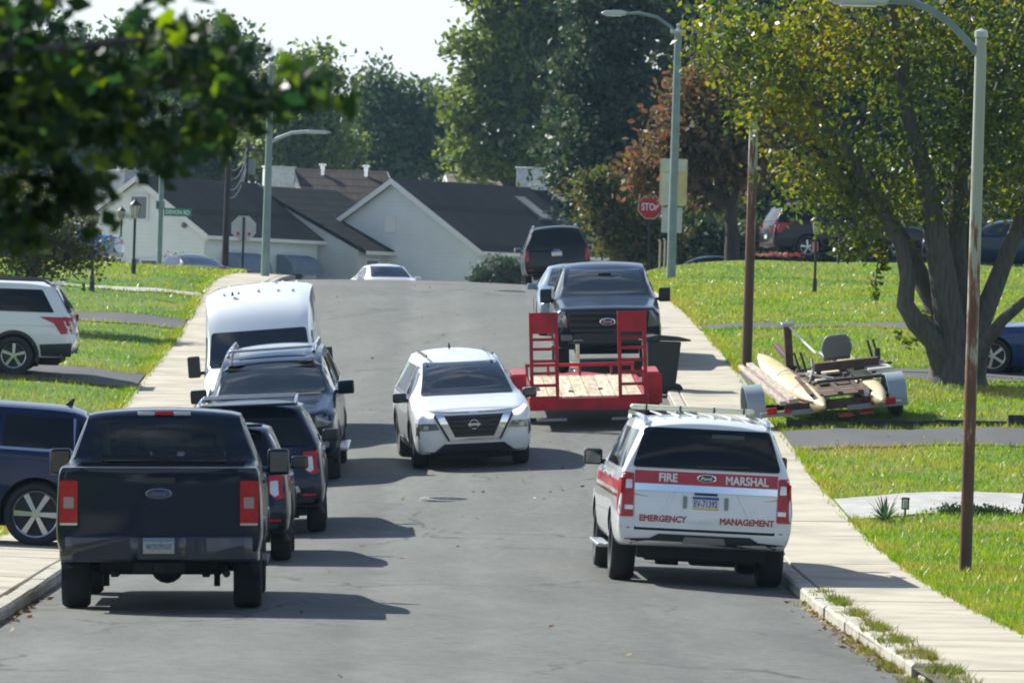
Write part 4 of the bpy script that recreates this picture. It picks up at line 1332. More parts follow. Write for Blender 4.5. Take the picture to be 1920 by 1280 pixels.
# ---------------------------------------------------------------- dark mid-size SUV from behind
def make_dark_suv(label, paintm, L=5.0, W=1.99, H=1.78, older=False, rails=True, lab_cat='suv', grp=None):
    gc, belt = .34, 1.16
    c = Car('suv', L, W, H, suv_rings(L, W, H, .98, 1.12, belt, 1.28, 2.1, gc, rw=.72, tail=.93), paintm, label, lab_cat, grp,
            shear_r=rear_shear(gc, belt, H, .44 if not older else .40, .10), zmin=gc)
    y = c.y
    c.wheel_cut(.95, .38); c.wheel_cut(3.95 if not older else 3.88, .38)
    side_glass(c, 1.55, 4.62, (2.45, 3.4), 1.20, 1.62, .45, .25, chrome=M_CHROME if not older else None)
    c.patch('windshield', [(-.78, 1.20), (-.64, 1.68), (.64, 1.68), (.78, 1.20)], 'front', M_GLASS)
    c.patch('rear_window', round_poly([(-.80, 1.19), (-.66, 1.62), (.66, 1.62), (.80, 1.19)], .05), 'rear', M_PRIV, off=.018, thick=.03, step=.06)
    gate = c.patch('liftgate', round_poly([(-.78, .62), (-.80, 1.165), (.80, 1.165), (.78, .62)], .04), 'rear', c.mat, off=.010, thick=.03)
    c.patch('chrome_strip', [(-.50, .80), (-.50, .84), (.50, .84), (.50, .80)], 'rear', M_CHROME, off=.024, thick=.02, parent=gate)
    for sg in (-1, 1):
        if older:
            tl = c.patch('tail_light', [(sg * .76, 1.10), (sg * .97, 1.13), (sg * .99, .82), (sg * .86, .80), (sg * .82, 1.02)], 'rear', M_RED, off=.014, thick=.05)
            sd = 'left' if sg < 0 else 'right'
            c.patch('tail_light_side', [(y(4.34), 1.12), (y(4.96), 1.12), (y(4.97), .83), (y(4.76), .80), (y(4.62), 1.0)], sd, M_RED, off=.012)
            c.patch('tail_light_lens', [(y(4.80), 1.05), (y(4.95), 1.06), (y(4.95), .92), (y(4.86), .92)], sd, M_CLEAR, off=.016)
        else:
            tl = c.patch('tail_light', round_poly([(sg * .71, 1.10), (sg * .95, 1.12), (sg * .985, .98), (sg * .93, .82), (sg * .80, .80), (sg * .71, .88)], .03), 'rear', M_RED, off=.014, thick=.05)
            c.patch('tail_light_lens', round_poly([(sg * .73, .99), (sg * .73, 1.03), (sg * .83, 1.04), (sg * .84, .86), (sg * .79, .83), (sg * .73, .88)], .02), 'rear', M_CLEAR, off=.02, thick=.02, parent=tl)
            c.patch('bumper_trim', [(sg * .48, .60), (sg * .62, .66), (sg * .66, .58), (sg * .55, .55)], 'rear', M_SILVER, off=.03, thick=.04)
        c.patch('reflector', [(sg * .68, .52), (sg * .68, .55), (sg * .86, .55), (sg * .86, .52)], 'rear', M_RED, off=.016)
    c.patch('bumper_valance', [(-.90, .37), (-.90, .50), (.90, .50), (.90, .37)], 'rear', M_DARK, off=.012, thick=.05)
    for sd in ('left', 'right'):
        c.patch('sill_trim', [(y(1.4), .37), (y(1.4), .46), (y(3.4), .46), (y(3.4), .37)], sd, M_DARK, off=.01)
        if older: c.patch('sill_trim', [(y(4.4), .38), (y(4.36), .60), (y(4.97), .64), (y(4.95), .38)], sd, M_DARK, off=.012)
    c.plate('rear', .72)
    c.emblem('rear', .98, .2, .08, 'Ford', off=.014)
    c.finish()
    c.add_wheels((.95, 3.95 if not older else 3.88), .375, .255, 'five', lip=M_DARK)
    underbody(c, .30)
    c.mirror_pair(1.66, 1.20, M_DARK if older else c.mat, size=(.22, .14, .17), arm=.08)
    if rails: roof_rails(c, 1.95, 4.5, .64, 1.775, M_CHROME if not older else M_DARK, .022)
    c.part('rear_spoiler', c.mat, lambda g: g.box((0, y(L - .40), H - .045), (1.28, .26, .035)), bevel=.015)
    if rails and not older:
        for s in (2.6, 3.6):
            c.part('cross_bar', M_SILVER, lambda g: g.box((0, y(s), H + .03), (1.26, .07, .03)), bevel=.01)
    for sg in (-1, 1):
        c.patch('headlight', [(sg * .55, .80), (sg * .60, .92), (sg * .95, .94), (sg * .95, .80)], 'front', M_LAMPGLASS, off=.01)
    c.patch('grille', [(-.5, .60), (-.54, .90), (.54, .90), (.5, .60)], 'front', M_DARK, off=.012)
    return c

# ---------------------------------------------------------------- large dark SUV facing us with glass roof panel
def make_facing_suv():
    L, W, H = 5.33, 2.03, 1.94
    gc, belt = .40, 1.29
    c = Car('suv', L, W, H, suv_rings(L, W, H, 1.10, 1.25, belt, 1.36, 2.2, gc, rw=.74, tail=.95), P_BLUEBLACK,
            'dark blue suv facing us with roof rails, parked just before the white van', 'suv', shear_r=rear_shear(gc, belt, H, .30, .07), zmin=gc)
    y = c.y
    c.wheel_cut(1.0, .40); c.wheel_cut(4.12, .40)
    side_glass(c, 1.62, 5.02, (2.62, 3.62), 1.32, 1.76, .42, .12, chrome=M_CHROME)
    c.patch('windshield', round_poly([(-.83, 1.325), (-.69, 1.82), (.69, 1.82), (.83, 1.325)], .04), 'front', M_GLASS, off=.024, thick=.03, step=.05)
    c.part('wiper', M_DARK, lambda g: g.tube([(-.6, y(1.42), 1.335), (.05, y(1.56), 1.42)], .012, 6)); c.part('wiper', M_DARK, lambda g: g.tube([(.05, y(1.42), 1.335), (.65, y(1.54), 1.40)], .012, 6))
    c.patch('cowl', [(-.76, y(1.42)), (-.76, y(1.28)), (.76, y(1.28)), (.76, y(1.42))], 'top', M_DARK, off=.008)
    c.patch('hood_bulge', [(-.42, y(1.2)), (-.36, y(.25)), (.36, y(.25)), (.42, y(1.2))], 'top', c.mat, off=.022, thick=.03)
    c.patch('roof_glass', round_poly([(-.52, y(2.45)), (-.52, y(4.0)), (.52, y(4.0)), (.52, y(2.45))], .05), 'top', M_GLASS, off=.012)
    c.part('roof_header', M_SILVER, lambda g: g.box((0, y(2.40), 1.965), (1.3, .10, .04)), bevel=.015)
    c.patch('grille', round_poly([(-.60, .66), (-.66, 1.05), (.66, 1.05), (.60, .66)], .04), 'front', M_DARK, off=.02, thick=.03)
    for z in (.76, .88, .98): c.patch('grille_bar', [(-.6, z - .016), (-.6, z + .016), (.6, z + .016), (.6, z - .016)], 'front', M_SILVER, off=.034, thick=.02)
    c.emblem('front', .88, .25, .1, 'Ford', off=.05)
    for sg in (-1, 1):
        c.patch('headlight', [(sg * .68, .86), (sg * .70, 1.05), (sg * .96, 1.06), (sg * .98, .90)], 'front', M_LAMPGLASS, off=.012)
        c.patch('fog_light', round_poly([(sg * .70, .55), (sg * .70, .64), (sg * .88, .64), (sg * .88, .55)], .02), 'front', M_LAMPGLASS, off=.012)
    c.patch('lower_grille', [(-.6, .47), (-.6, .60), (.6, .60), (.6, .47)], 'front', M_DARK, off=.012)
    c.plate('front', .66)
    c.finish()
    c.add_wheels((1.0, 4.12), .40, .275, 'six', lip=c.mat, lipw=.04)
    underbody(c, .36)
    c.mirror_pair(1.72, 1.34, c.mat, size=(.25, .15, .21), arm=.12)
    for x in (-1.02, 1.02): c.part('running_board', M_SILVER, lambda g: g.box((x, y(2.6), .38), (.16, 1.7, .05)), bevel=.015)
    roof_rails(c, 2.2, 4.95, .66, 1.94, M_CHROME, .03)
    c.patch('rear_window', [(-.82, 1.34), (-.70, 1.80), (.70, 1.80), (.82, 1.34)], 'rear', M_PRIV)
    for sg in (-1, 1): c.patch('tail_light', [(sg * .855, .80), (sg * .86, 1.24), (sg * .965, 1.24), (sg * .985, .80)], 'rear', M_RED, off=.016)
    return c

# ---------------------------------------------------------------- white high-roof van
def make_van():
    L, W, H = 5.98, 2.06, 2.74
    gc = .32
    k = W / 2.03
    r = [
        ring(0, .38, .78, .72, .93, 1.02, .90, 1.14, .76, 1.16),
        ring(.08, .32, .84, .72, .97, 1.06, .95, 1.19, .80, 1.21),
        ring(.40, .32, .9, .74, 1.0, 1.20, .97, 1.30, .83, 1.33),
        ring(.78, .32, .9, .74, 1.0, 1.32, .98, 1.40, .86, 1.43),
        ring(1.0, .32, .9, .74, 1.0, 1.36, .98, 1.50, .88, 1.53),
        ring(1.52, .32, .9, .74, 1.0, 1.38, .99, 2.08, .86, 2.13),
        ring(1.78, .32, .9, .74, 1.0, 1.38, .99, 2.38, .88, 2.44),
        ring(2.35, .32, .9, .74, 1.0, 1.38, .995, 2.62, .92, 2.69),
        ring(3.2, .32, .9, .74, 1.0, 1.38, 1.0, 2.66, .92, 2.74),
        ring(5.6, .32, .9, .74, 1.0, 1.38, 1.0, 2.64, .91, 2.72),
        ring(5.93, .36, .9, .74, .99, 1.38, .99, 2.58, .85, 2.68),
        ring(5.98, .40, .88, .74, .97, 1.38, .97, 2.54, .83, 2.64),
    ]
    for q in r:
        q['p'] = [(a * k, z) for a, z in q['p']]
    c = Car('van', L, W, H, r, paint('van_white', (.76, .78, .82), 0, .3), 'white high roof van facing us behind the dark suv', 'van', zmin=gc, lev=2)
    y = c.y
    c.wheel_cut(1.0, .36); c.wheel_cut(4.72, .36)
    c.patch('windshield', round_poly([(-.91, 1.47), (-.845, 2.06), (.845, 2.06), (.91, 1.47)], .06), 'front', M_GLASS, off=.014, thick=.03, step=.06)
    c.part('wiper', M_DARK, lambda g: g.tube([(-.7, y(.80), 1.44), (.0, y(1.02), 1.58)], .014, 6)); c.part('wiper', M_DARK, lambda g: g.tube([(.1, y(.80), 1.44), (.75, y(1.0), 1.56)], .014, 6))
    for sd in ('left', 'right'):
        c.patch('side_window', [(y(1.05), 1.42), (y(1.62), 1.98), (y(2.3), 1.98), (y(2.3), 1.40)], sd, M_GLASS, off=.004)
        c.line('door_gap', [(y(2.36), .5), (y(2.36), 2.0)], .014, sd)
        c.line('door_gap', [(y(3.7), .5), (y(3.7), 2.2)], .014, sd)
        c.patch('body_rail', [(y(1.4), .70), (y(1.4), .80), (y(4.2), .80), (y(4.2), .70)], sd, M_DARK, off=.012)
    for x in (-.62, -.36, .36, .62, 0.0):
        c.part('roof_rib', c.mat, lambda g: g.box((x, y(4.1), 2.715 - abs(x) * .05), (.05, 3.2, .03)), bevel=.012)
    c.part('antenna', M_DARK, lambda g: g.box((.45, y(2.3), 2.70), (.05, .12, .07), taper=(.4, .3)))
    c.patch('grille', round_poly([(-.52, .74), (-.58, 1.0), (.58, 1.0), (.52, .74)], .04), 'front', M_DARK, off=.012)
    c.emblem('front', 1.07, .24, .1, 'Ford', off=.012)
    for sg in (-1, 1):
        c.patch('headlight', [(sg * .62, .82), (sg * .66, 1.12), (sg * .90, 1.16), (sg * .95, .92)], 'front', M_LAMPGLASS, off=.012)
    c.patch('lower_grille', [(-.8, .42), (-.8, .62), (.8, .62), (.8, .42)], 'front', M_DARK, off=.012)
    c.finish()
    c.add_wheels((1.0, 4.72), .35, .235, 'six', rimmat=M_GREY)
    underbody(c, .3)
    c.mirror_pair(1.15, 1.50, M_DARK, size=(.22, .16, .38), arm=.16)
    return c

# ---------------------------------------------------------------- white crossover coming towards us
def make_crossover():
    L, W, H = 4.65, 1.84, 1.68
    gc, belt = .24, 1.06
    tab = [(0.2, .10), (.5, .0), (.75, .0), (.95, .06), (1.1, .2)]
    rg = suv_rings(L, W, H, .95, 1.06, belt, 1.05, 1.85, gc, rw=.66, nose=.90, tail=.92, hood_w=.80)
    c = Car('crossover', L, W, H, rg, P_WHITE, 'white crossover driving towards us in the middle of the street', 'car', shear_r=rear_shear(gc, belt, H, .5, .12), shear_f=lambda z: lerp_table(tab, z), zmin=gc, bulge_f=.10)
    y = c.y
    c.wheel_cut(.93, .36); c.wheel_cut(3.64, .36)
    side_glass(c, 1.30, 4.30, (2.25, 3.2), 1.09, 1.50, .5, .35, chrome=M_CHROME)
    c.patch('windshield', round_poly([(-.72, 1.105), (-.585, 1.555), (.585, 1.555), (.72, 1.105)], .04), 'front', M_GLASS, off=.024, thick=.03, step=.05)
    c.patch('windshield_sensor', [(-.08, 1.49), (-.05, 1.555), (.05, 1.555), (.08, 1.49)], 'front', M_DARK, off=.010)
    c.part('wiper', M_DARK, lambda g: g.tube([(-.62, y(1.10), 1.10), (.0, y(1.2), 1.165)], .010, 6)); c.part('wiper', M_DARK, lambda g: g.tube([(.0, y(1.10), 1.10), (.6, y(1.18), 1.15)], .010, 6))
    # V grille
    c.patch('grille', [(-.47, .845), (-.30, .51), (.30, .51), (.47, .845)], 'front', M_DARK, off=.014, thick=.03)
    for z in (.58, .65, .72, .79): c.patch('grille_bar', [(-.27 - (z - .5) * .5, z - .008), (-.27 - (z - .5) * .5, z + .008), (.27 + (z - .5) * .5, z + .008), (.27 + (z - .5) * .5, z - .008)], 'front', M_GAP, off=.022, thick=.02)
    for sg in (-1, 1):
        c.patch('grille_chrome', [(sg * .60, .875), (sg * .375, .465), (sg * .30, .51), (sg * .475, .875)], 'front', M_CHROME, off=.028, thick=.04)
        c.patch('grille_edge', [(sg * .635, .87), (sg * .405, .45), (sg * .375, .465), (sg * .60, .875)], 'front', M_DARK, off=.03, thick=.03)
        c.patch('running_light', [(sg * .62, .83), (sg * .60, .87), (sg * .82, .95), (sg * .86, .93), (sg * .70, .83)], 'front', pbr('lit_running_light', (.9, .9, .9), .2, emit=(1, .98, .94), estr=1.1), off=.03, thick=.06, step=.04)
        fl = c.patch('headlight', round_poly([(sg * .53, .63), (sg * .585, .73), (sg * .85, .735), (sg * .87, .62)], .02), 'front', M_LAMPGLASS, off=.014, thick=.03)
        c.patch('light_surround', [(sg * .845, .50), (sg * .845, .735), (sg * .885, .74), (sg * .89, .50)], 'front', M_DARK, off=.018, thick=.03)
        c.patch('fog_light', round_poly([(sg * .70, .645), (sg * .70, .70), (sg * .78, .70), (sg * .78, .645)], .02), 'front', M_CLEAR, off=.02, thick=.01, parent=fl)
    c.patch('chrome_lip', [(-.375, .465), (-.30, .51), (.30, .51), (.375, .465)], 'front', M_CHROME, off=.03, thick=.04)
    M = Matrix.Translation((0, c.hit('front', 0, .70).y + .02, .70)) @ Matrix.Rotation(R(90), 4, 'X')
    em = c.part('emblem', M_CHROME, lambda g: (g.lathe([(.062, 0), (.075, 0), (.075, .02), (.062, .02), (.062, 0)], 24, M), g.box((0, c.hit('front', 0, .70).y + .035, .70), (.19, .012, .035))), smooth=40)
    c.patch('lower_intake', [(-.62, .28), (-.46, .405), (.46, .405), (.62, .28)], 'front', M_DARK, off=.012, thick=.03)
    c.patch('lower_bumper', [(-.84, .25), (-.80, .285), (.80, .285), (.84, .25)], 'front', M_DARK, off=.018, thick=.05)
    c.line('hood_gap', [(-.60, .905), (-.3, .885), (.3, .885), (.60, .905)], .010, 'front')
    for sd in ('left', 'right'):
        c.patch('sill_trim', [(y(1.4), .26), (y(1.4), .38), (y(3.2), .38), (y(3.2), .26)], sd, M_DARK, off=.012)
    c.finish()
    c.add_wheels((.93, 3.64), .36, .235, 'five', lip=M_DARK, lipw=.05)
    underbody(c, .24)
    c.mirror_pair(1.45, 1.06, M_BLACKMIR, size=(.22, .15, .15), arm=.10)
    c.part('antenna', M_DARK, lambda g: g.box((0, y(3.9), 1.70), (.04, .16, .09), taper=(.4, .4)))
    for x in (-.52, .52): c.part('roof_rail', M_DARK, lambda g: g.box((x, y(2.9), 1.655), (.03, 1.7, .03)), bevel=.008)
    for sg in (-1, 1): c.patch('tail_light', [(sg * .6, .95), (sg * .62, 1.05), (sg * .86, 1.05), (sg * .86, .88)], 'rear', M_RED, off=.012)
    return c
M_BLACKMIR = pbr('gloss_black', (.01, .01, .012), .15, coat=1.0)

# ---------------------------------------------------------------- minivan, from behind
def make_minivan():
    L, W, H = 5.1, 1.99, 1.76
    gc, belt = .30, 1.10
    c = Car('minivan', L, W, H, suv_rings(L, W, H, .92, 1.10, belt, 1.05, 2.0, gc, rw=.70, tail=.94), P_BLACK,
            'dark minivan parked past the crest, seen from behind with pale plate', 'minivan', shear_r=rear_shear(gc, belt, H, .34, .06), zmin=gc)
    y = c.y
    c.wheel_cut(.95, .34); c.wheel_cut(4.0, .34)
    side_glass(c, 1.35, 4.85, (2.3, 3.45), 1.12, 1.58, .55, .12)
    c.patch('rear_window', round_poly([(-.84, 1.08), (-.67, 1.64), (.67, 1.64), (.84, 1.08)], .06), 'rear', M_PRIV, off=.018, thick=.03, step=.06)
    gate = c.patch('liftgate', round_poly([(-.80, .58), (-.82, 1.05), (.82, 1.05), (.80, .58)], .04), 'rear', c.mat, off=.010, thick=.03)
    c.plate('rear', .93)
    c.emblem('rear', 1.03, .16, .06, off=.012)
    for sg in (-1, 1):
        c.patch('tail_light', round_poly([(sg * .82, .72), (sg * .84, 1.06), (sg * .94, 1.02), (sg * .985, .72)], .02), 'rear', M_RED, off=.014, thick=.05)
        c.patch('reflector', [(sg * .70, .46), (sg * .70, .49), (sg * .86, .49), (sg * .86, .46)], 'rear', M_RED, off=.016)
    c.patch('windshield', [(-.78, 1.14), (-.64, 1.66), (.64, 1.66), (.78, 1.14)], 'front', M_GLASS)
    c.finish()
    c.add_wheels((.95, 4.0), .335, .225, 'five')
    underbody(c, .28)
    c.mirror_pair(1.5, 1.10, M_SILVER, size=(.2, .13, .15), arm=.08)
    roof_rails(c, 2.2, 4.6, .62, 1.76, M_CHROME, .02)
    return c

# ---------------------------------------------------------------- sedans
def make_sedan(label, paintm, name='sedan', L=4.75, W=1.83, H=1.45, cat='car', grp=None):
    gc = .2
    k = W / 2.03
    z = lambda v: v * H / 1.45
    r = [
        ring(0, .26, .74, .50, .90, .66, .88, .76, .70, .78),
        ring(.08, .22, .82, .52, .96, .70, .93, .80, .74, .82),
        ring(.5, .20, .9, .54, 1.0, .80, .97, .87, .80, .90),
        ring(1.25, .20, .9, .55, 1.0, .92, .97, .96, .80, .99),
        ring(1.45, .20, .9, .55, 1.0, .95, .96, .99, .78, 1.01),
        ring(2.15, .20, .9, .55, 1.0, .97, .95, 1.36, .66, 1.43),
        ring(2.7, .20, .9, .55, 1.0, .97, .95, 1.38, .67, 1.45),
        ring(3.35, .20, .9, .55, 1.0, .98, .95, 1.34, .65, 1.41),
        ring(4.0, .20, .9, .55, 1.0, .99, .94, 1.05, .72, 1.08),
        ring(4.15, .22, .9, .55, 1.0, .98, .93, 1.02, .74, 1.04),
        ring(4.67, .26, .86, .56, .96, .94, .90, .99, .72, 1.00),
        ring(4.75, .30, .80, .56, .92, .90, .86, .96, .68, .97),
    ]
    for q in r: q['p'] = [(a * k, z(v)) for a, v in q['p']]; q['s'] *= L / 4.75
    c = Car(name, L, W, H, r, paintm, label, cat, grp, zmin=gc)
    y = lambda s: c.y(s * L / 4.75)
    c.wheel_cut(.92 * L / 4.75, .34); c.wheel_cut(3.72 * L / 4.75, .34)
    c.patch('windshield', round_poly([(-.74 * k, z(1.03)), (-.60 * k, z(1.37)), (.60 * k, z(1.37)), (.74 * k, z(1.03))], .04), 'front', M_GLASS, off=.024, thick=.03, step=.05)
    c.patch('rear_window', round_poly([(-.70 * k, z(1.08)), (-.58 * k, z(1.34)), (.58 * k, z(1.34)), (.70 * k, z(1.08))], .04), 'rear', M_GLASS, off=.006)
    for sd in ('left', 'right'):
        c.patch('side_window', [(y(1.75), z(1.01)), (y(2.25), z(1.32)), (y(2.72), z(1.34)), (y(2.72), z(1.0))], sd, M_GLASS)
        c.patch('side_window', [(y(2.78), z(1.0)), (y(2.78), z(1.34)), (y(3.3), z(1.31)), (y(3.75), z(1.03))], sd, M_GLASS)
        for s in (1.5, 2.75, 3.7): c.line('door_gap', [(y(s), .3), (y(s), z(.97))], .012, sd)
    for sg in (-1, 1):
        c.patch('headlight', [(sg * .52 * k, z(.60)), (sg * .56 * k, z(.72)), (sg * .93 * k, z(.74)), (sg * .93 * k, z(.62))], 'front', M_LAMPGLASS, off=.012)
        c.patch('tail_light', [(sg * .5 * k, z(.76)), (sg * .5 * k, z(.90)), (sg * .9 * k, z(.90)), (sg * .9 * k, z(.74))], 'rear', M_RED, off=.012)
    c.patch('grille', [(-.42 * k, z(.46)), (-.46 * k, z(.68)), (.46 * k, z(.68)), (.42 * k, z(.46))], 'front', M_DARK, off=.012)
    c.finish()
    c.add_wheels((.92 * L / 4.75, 3.72 * L / 4.75), .325, .22, 'five')
    underbody(c, .22)
    c.mirror_pair(1.75 * L / 4.75, z(1.0), c.mat, size=(.2, .12, .13), arm=.08)
    return c

def make_sports():
    L, W, H = 4.44, 1.84, 1.25
    k = W / 2.03
    r = [
        ring(0, .20, .64, .40, .84, .52, .80, .58, .60, .60),
        ring(.12, .15, .80, .42, .94, .60, .90, .66, .66, .68),
        ring(.55, .14, .9, .46, 1.0, .78, .95, .80, .72, .76),
        ring(.90, .14, .9, .48, 1.0, .86, .95, .84, .74, .78),
        ring(1.35, .14, .9, .48, .99, .86, .93, .85, .74, .82),
        ring(1.85, .14, .9, .48, .97, .86, .92, .90, .72, .90),
        ring(2.55, .14, .9, .48, .97, .86, .92, 1.14, .58, 1.22),
        ring(2.95, .14, .9, .48, .98, .88, .94, 1.16, .58, 1.25),
        ring(3.5, .14, .9, .50, 1.0, .92, .97, 1.04, .64, 1.10),
        ring(4.0, .18, .9, .52, 1.0, .92, .96, .96, .74, .98),
        ring(4.36, .24, .86, .56, .98, .88, .93, .93, .74, .94),
        ring(4.44, .30, .80, .56, .95, .84, .90, .90, .70, .91),
    ]
    for q in r: q['p'] = [(a * k, v) for a, v in q['p']]
    c = Car('sports_car', L, W, H, r, P_SPORT, 'blue low sports car with silver five spoke wheel behind the big tree', 'car', zmin=.14)
    y = c.y
    c.wheel_cut(.92, .335, extra=.035); c.wheel_cut(3.58, .345, extra=.035)
    c.patch('windshield', [(-.66 * k, .92), (-.52 * k, 1.17), (.52 * k, 1.17), (.66 * k, .92)], 'front', M_GLASS)
    for sd in ('left', 'right'):
        c.patch('side_window', [(y(1.95), .91), (y(2.5), 1.12), (y(3.1), 1.13), (y(3.4), .95)], sd, M_GLASS)
        c.line('door_gap', [(y(1.8), .25), (y(1.75), .86)], .012, sd); c.line('door_gap', [(y(3.05), .25), (y(3.05), .88)], .012, sd)
        c.patch('fender_vent', [(y(1.45), .45), (y(1.50), .66), (y(1.72), .68), (y(1.66), .45)], sd, M_DARK, off=.003)
        c.patch('marker_light', [(y(.22), .50), (y(.22), .54), (y(.36), .55), (y(.36), .51)], sd, M_AMBER, off=.006)
    for sg in (-1, 1):
        for x in (.36, .62):
            c.patch('tail_light', round_poly([(sg * (x - .09), .68), (sg * (x - .09), .80), (sg * (x + .09), .80), (sg * (x + .09), .68)], .06), 'rear', M_RED, off=.01)
    c.finish()
    c.add_wheels((.92, 3.58), .33, .26, 'five', rimr=.245, rimmat=pbr('bright_alloy', (.62, .62, .58), .3, .7))
    underbody(c, .14)
    c.mirror_pair(2.05, .92, c.mat, size=(.18, .12, .11), arm=.06)
    return c

# ---------------------------------------------------------------- dark blue SUV across the left driveway
def make_driveway_suv():
    L, W, H = 5.06, 2.0, 1.76
    gc, belt = .32, 1.14
    c = Car('suv', L, W, H, suv_rings(L, W, H, 1.0, 1.14, belt, 1.30, 2.15, gc, rw=.72, tail=.93), P_NAVY2,
            'dark blue suv standing crosswise in the left driveway with a shiny trimmed rear quarter window', 'suv', shear_r=rear_shear(gc, belt, H, .55, .12), zmin=gc)
    y = c.y
    c.wheel_cut(.98, .40); c.wheel_cut(4.0, .40)
    side_glass(c, 1.55, 4.40, (2.5, 3.5), 1.20, 1.60, .5, .02, chrome=pbr('satin_trim', (.35, .42, .55), .2, .9))
    sd = 'right'
    c.patch('rear_window', round_poly([(-.78, 1.19), (-.66, 1.60), (.66, 1.60), (.78, 1.19)], .05), 'rear', M_PRIV, off=.006)
    for sd in ('left', 'right'):
        c.patch('rear_quarter_glass', round_poly([(y(4.46), 1.22), (y(4.46), 1.58), (y(4.62), 1.56), (y(4.84), 1.24)], .04), sd, M_PRIV, off=.004)
        M = None
        pts = [(y(4.58) + .055 * math.cos(a), 1.44 + .055 * math.sin(a)) for a in [2 * PI * i / 14 for i in range(14)]]
        st = c.patch('round_sticker', pts, sd, M_WHITE, off=.010, thick=.004)
        c.patch('sticker_mark', [(y(4.60), 1.42), (y(4.575), 1.475), (y(4.56), 1.42)], sd, M_REDVINYL, off=.016, thick=.004, parent=st)
        c.patch('sill_trim', [(y(1.4), .35), (y(1.4), .44), (y(3.5), .44), (y(3.5), .35)], sd, M_DARK, off=.01)
    c.patch('tail_light', [(-.9, 1.0), (-.9, 1.06), (.9, 1.06), (.9, 1.0)], 'rear', M_RED, off=.014)
    c.patch('windshield', [(-.78, 1.20), (-.64, 1.66), (.64, 1.66), (.78, 1.20)], 'front', M_GLASS)
    c.finish()
    c.add_wheels((.98, 4.0), .395, .27, 'six', rimr=.30, rimmat=pbr('machined_alloy', (.42, .46, .52), .2, .9))
    underbody(c, .30)
    c.mirror_pair(1.7, 1.18, c.mat, size=(.2, .13, .16), arm=.08)
    c.part('fin_antenna', M_DARK, lambda g: g.prism([(y(4.30), 1.745), (y(4.20), 1.745), (y(4.29), 1.835), (y(4.325), 1.835)], -.02, .02, 'x'))
    return c
# ================================================================== houses beyond the cross street
def siding_mat(name, col, pitch=.19):
    """painted clapboard: the laps are too fine to see singly at this distance, so they are relief"""
    m, nt, out = newmat(name)
    N = nt.nodes.new; Lk = nt.links.new
    tc = N('ShaderNodeTexCoord'); w = N('ShaderNodeTexWave'); w.wave_type = 'BANDS'; w.bands_direction = 'Z'; w.wave_profile = 'SAW'
    w.inputs['Scale'].default_value = 2 * PI / pitch / 20 * 1.0
    Lk(tc.outputs['Object'], w.inputs['Vector'])
    b = N('ShaderNodeBsdfPrincipled'); b.inputs['Roughness'].default_value = .55
    n = N('ShaderNodeTexNoise'); n.inputs['Scale'].default_value = .8; n.inputs['Detail'].default_value = 5
    Lk(tc.outputs['Object'], n.inputs['Vector'])
    r = N('ShaderNodeValToRGB'); r.color_ramp.elements[0].position = .3; r.color_ramp.elements[1].position = .7
    r.color_ramp.elements[0].color = (*[c * .9 for c in col], 1); r.color_ramp.elements[1].color = (*col, 1)
    Lk(n.outputs['Fac'], r.inputs['Fac']); Lk(r.outputs['Color'], b.inputs['Base Color'])
    bp = N('ShaderNodeBump'); bp.inputs['Strength'].default_value = 1.0; bp.inputs['Distance'].default_value = .07
    Lk(w.outputs['Fac'], bp.inputs['Height']); Lk(bp.outputs['Normal'], b.inputs['Normal'])
    Lk(b.outputs['BSDF'], out.inputs['Surface'])
    return m
def shingle_mat(name, c1, c2):
    m, nt, out = newmat(name)
    N = nt.nodes.new; Lk = nt.links.new
    tc = N('ShaderNodeTexCoord'); b = N('ShaderNodeBsdfPrincipled'); b.inputs['Roughness'].default_value = .95; b.inputs['Specular IOR Level'].default_value = .08
    br = N('ShaderNodeTexBrick'); br.inputs['Scale'].default_value = 1.0
    br.inputs['Brick Width'].default_value = .32; br.inputs['Row Height'].default_value = .14; br.inputs['Mortar Size'].default_value = .012
    br.inputs['Color1'].default_value = (*c1, 1); br.inputs['Color2'].default_value = (*c2, 1); br.inputs['Mortar'].default_value = (*[c * .4 for c in c1], 1)
    mp = N('ShaderNodeMapping'); mp.inputs['Rotation'].default_value = (R(55), 0, 0)
    Lk(tc.outputs['Object'], mp.inputs['Vector']); Lk(mp.outputs['Vector'], br.inputs['Vector'])
    n = N('ShaderNodeTexNoise'); n.inputs['Scale'].default_value = .9; n.inputs['Detail'].default_value = 7
    Lk(tc.outputs['Object'], n.inputs['Vector'])
    r = N('ShaderNodeValToRGB'); r.color_ramp.elements[0].color = (.6, .6, .6, 1); r.color_ramp.elements[1].color = (1.4, 1.35, 1.3, 1)
    Lk(n.outputs['Fac'], r.inputs['Fac'])
    mu = N('ShaderNodeMixRGB'); mu.blend_type = 'MULTIPLY'; mu.inputs[0].default_value = 1
    Lk(br.outputs['Color'], mu.inputs[1]); Lk(r.outputs['Color'], mu.inputs[2]); Lk(mu.outputs['Color'], b.inputs['Base Color'])
    Lk(b.outputs['BSDF'], out.inputs['Surface'])
    return m
M_SIDING = siding_mat('white_siding', (.79, .86, .92))  # white paint; the blue of skylit shade is put into the colour
M_SIDING2 = siding_mat('grey_siding', (.60, .64, .68))
M_SHING = shingle_mat('dark_shingles', (.011, .013, .018), (.017, .019, .024))
M_SHING2 = shingle_mat('brown_shingles', (.075, .062, .058), (.055, .046, .044))
M_SHING3 = shingle_mat('tan_shingles', (.27, .23, .19), (.20, .17, .14))
M_TRIM = pbr('white_trim', (.7, .7, .68), .5)
M_WIN = pbr('house_glass', (.03, .035, .04), .06, spec=.6)
M_SHUT = pbr('grey_shutter', (.16, .18, .20), .6)
M_AWN = pbr('awning_blue_grey', (.16, .21, .27), .7, var=.2, vscale=3)
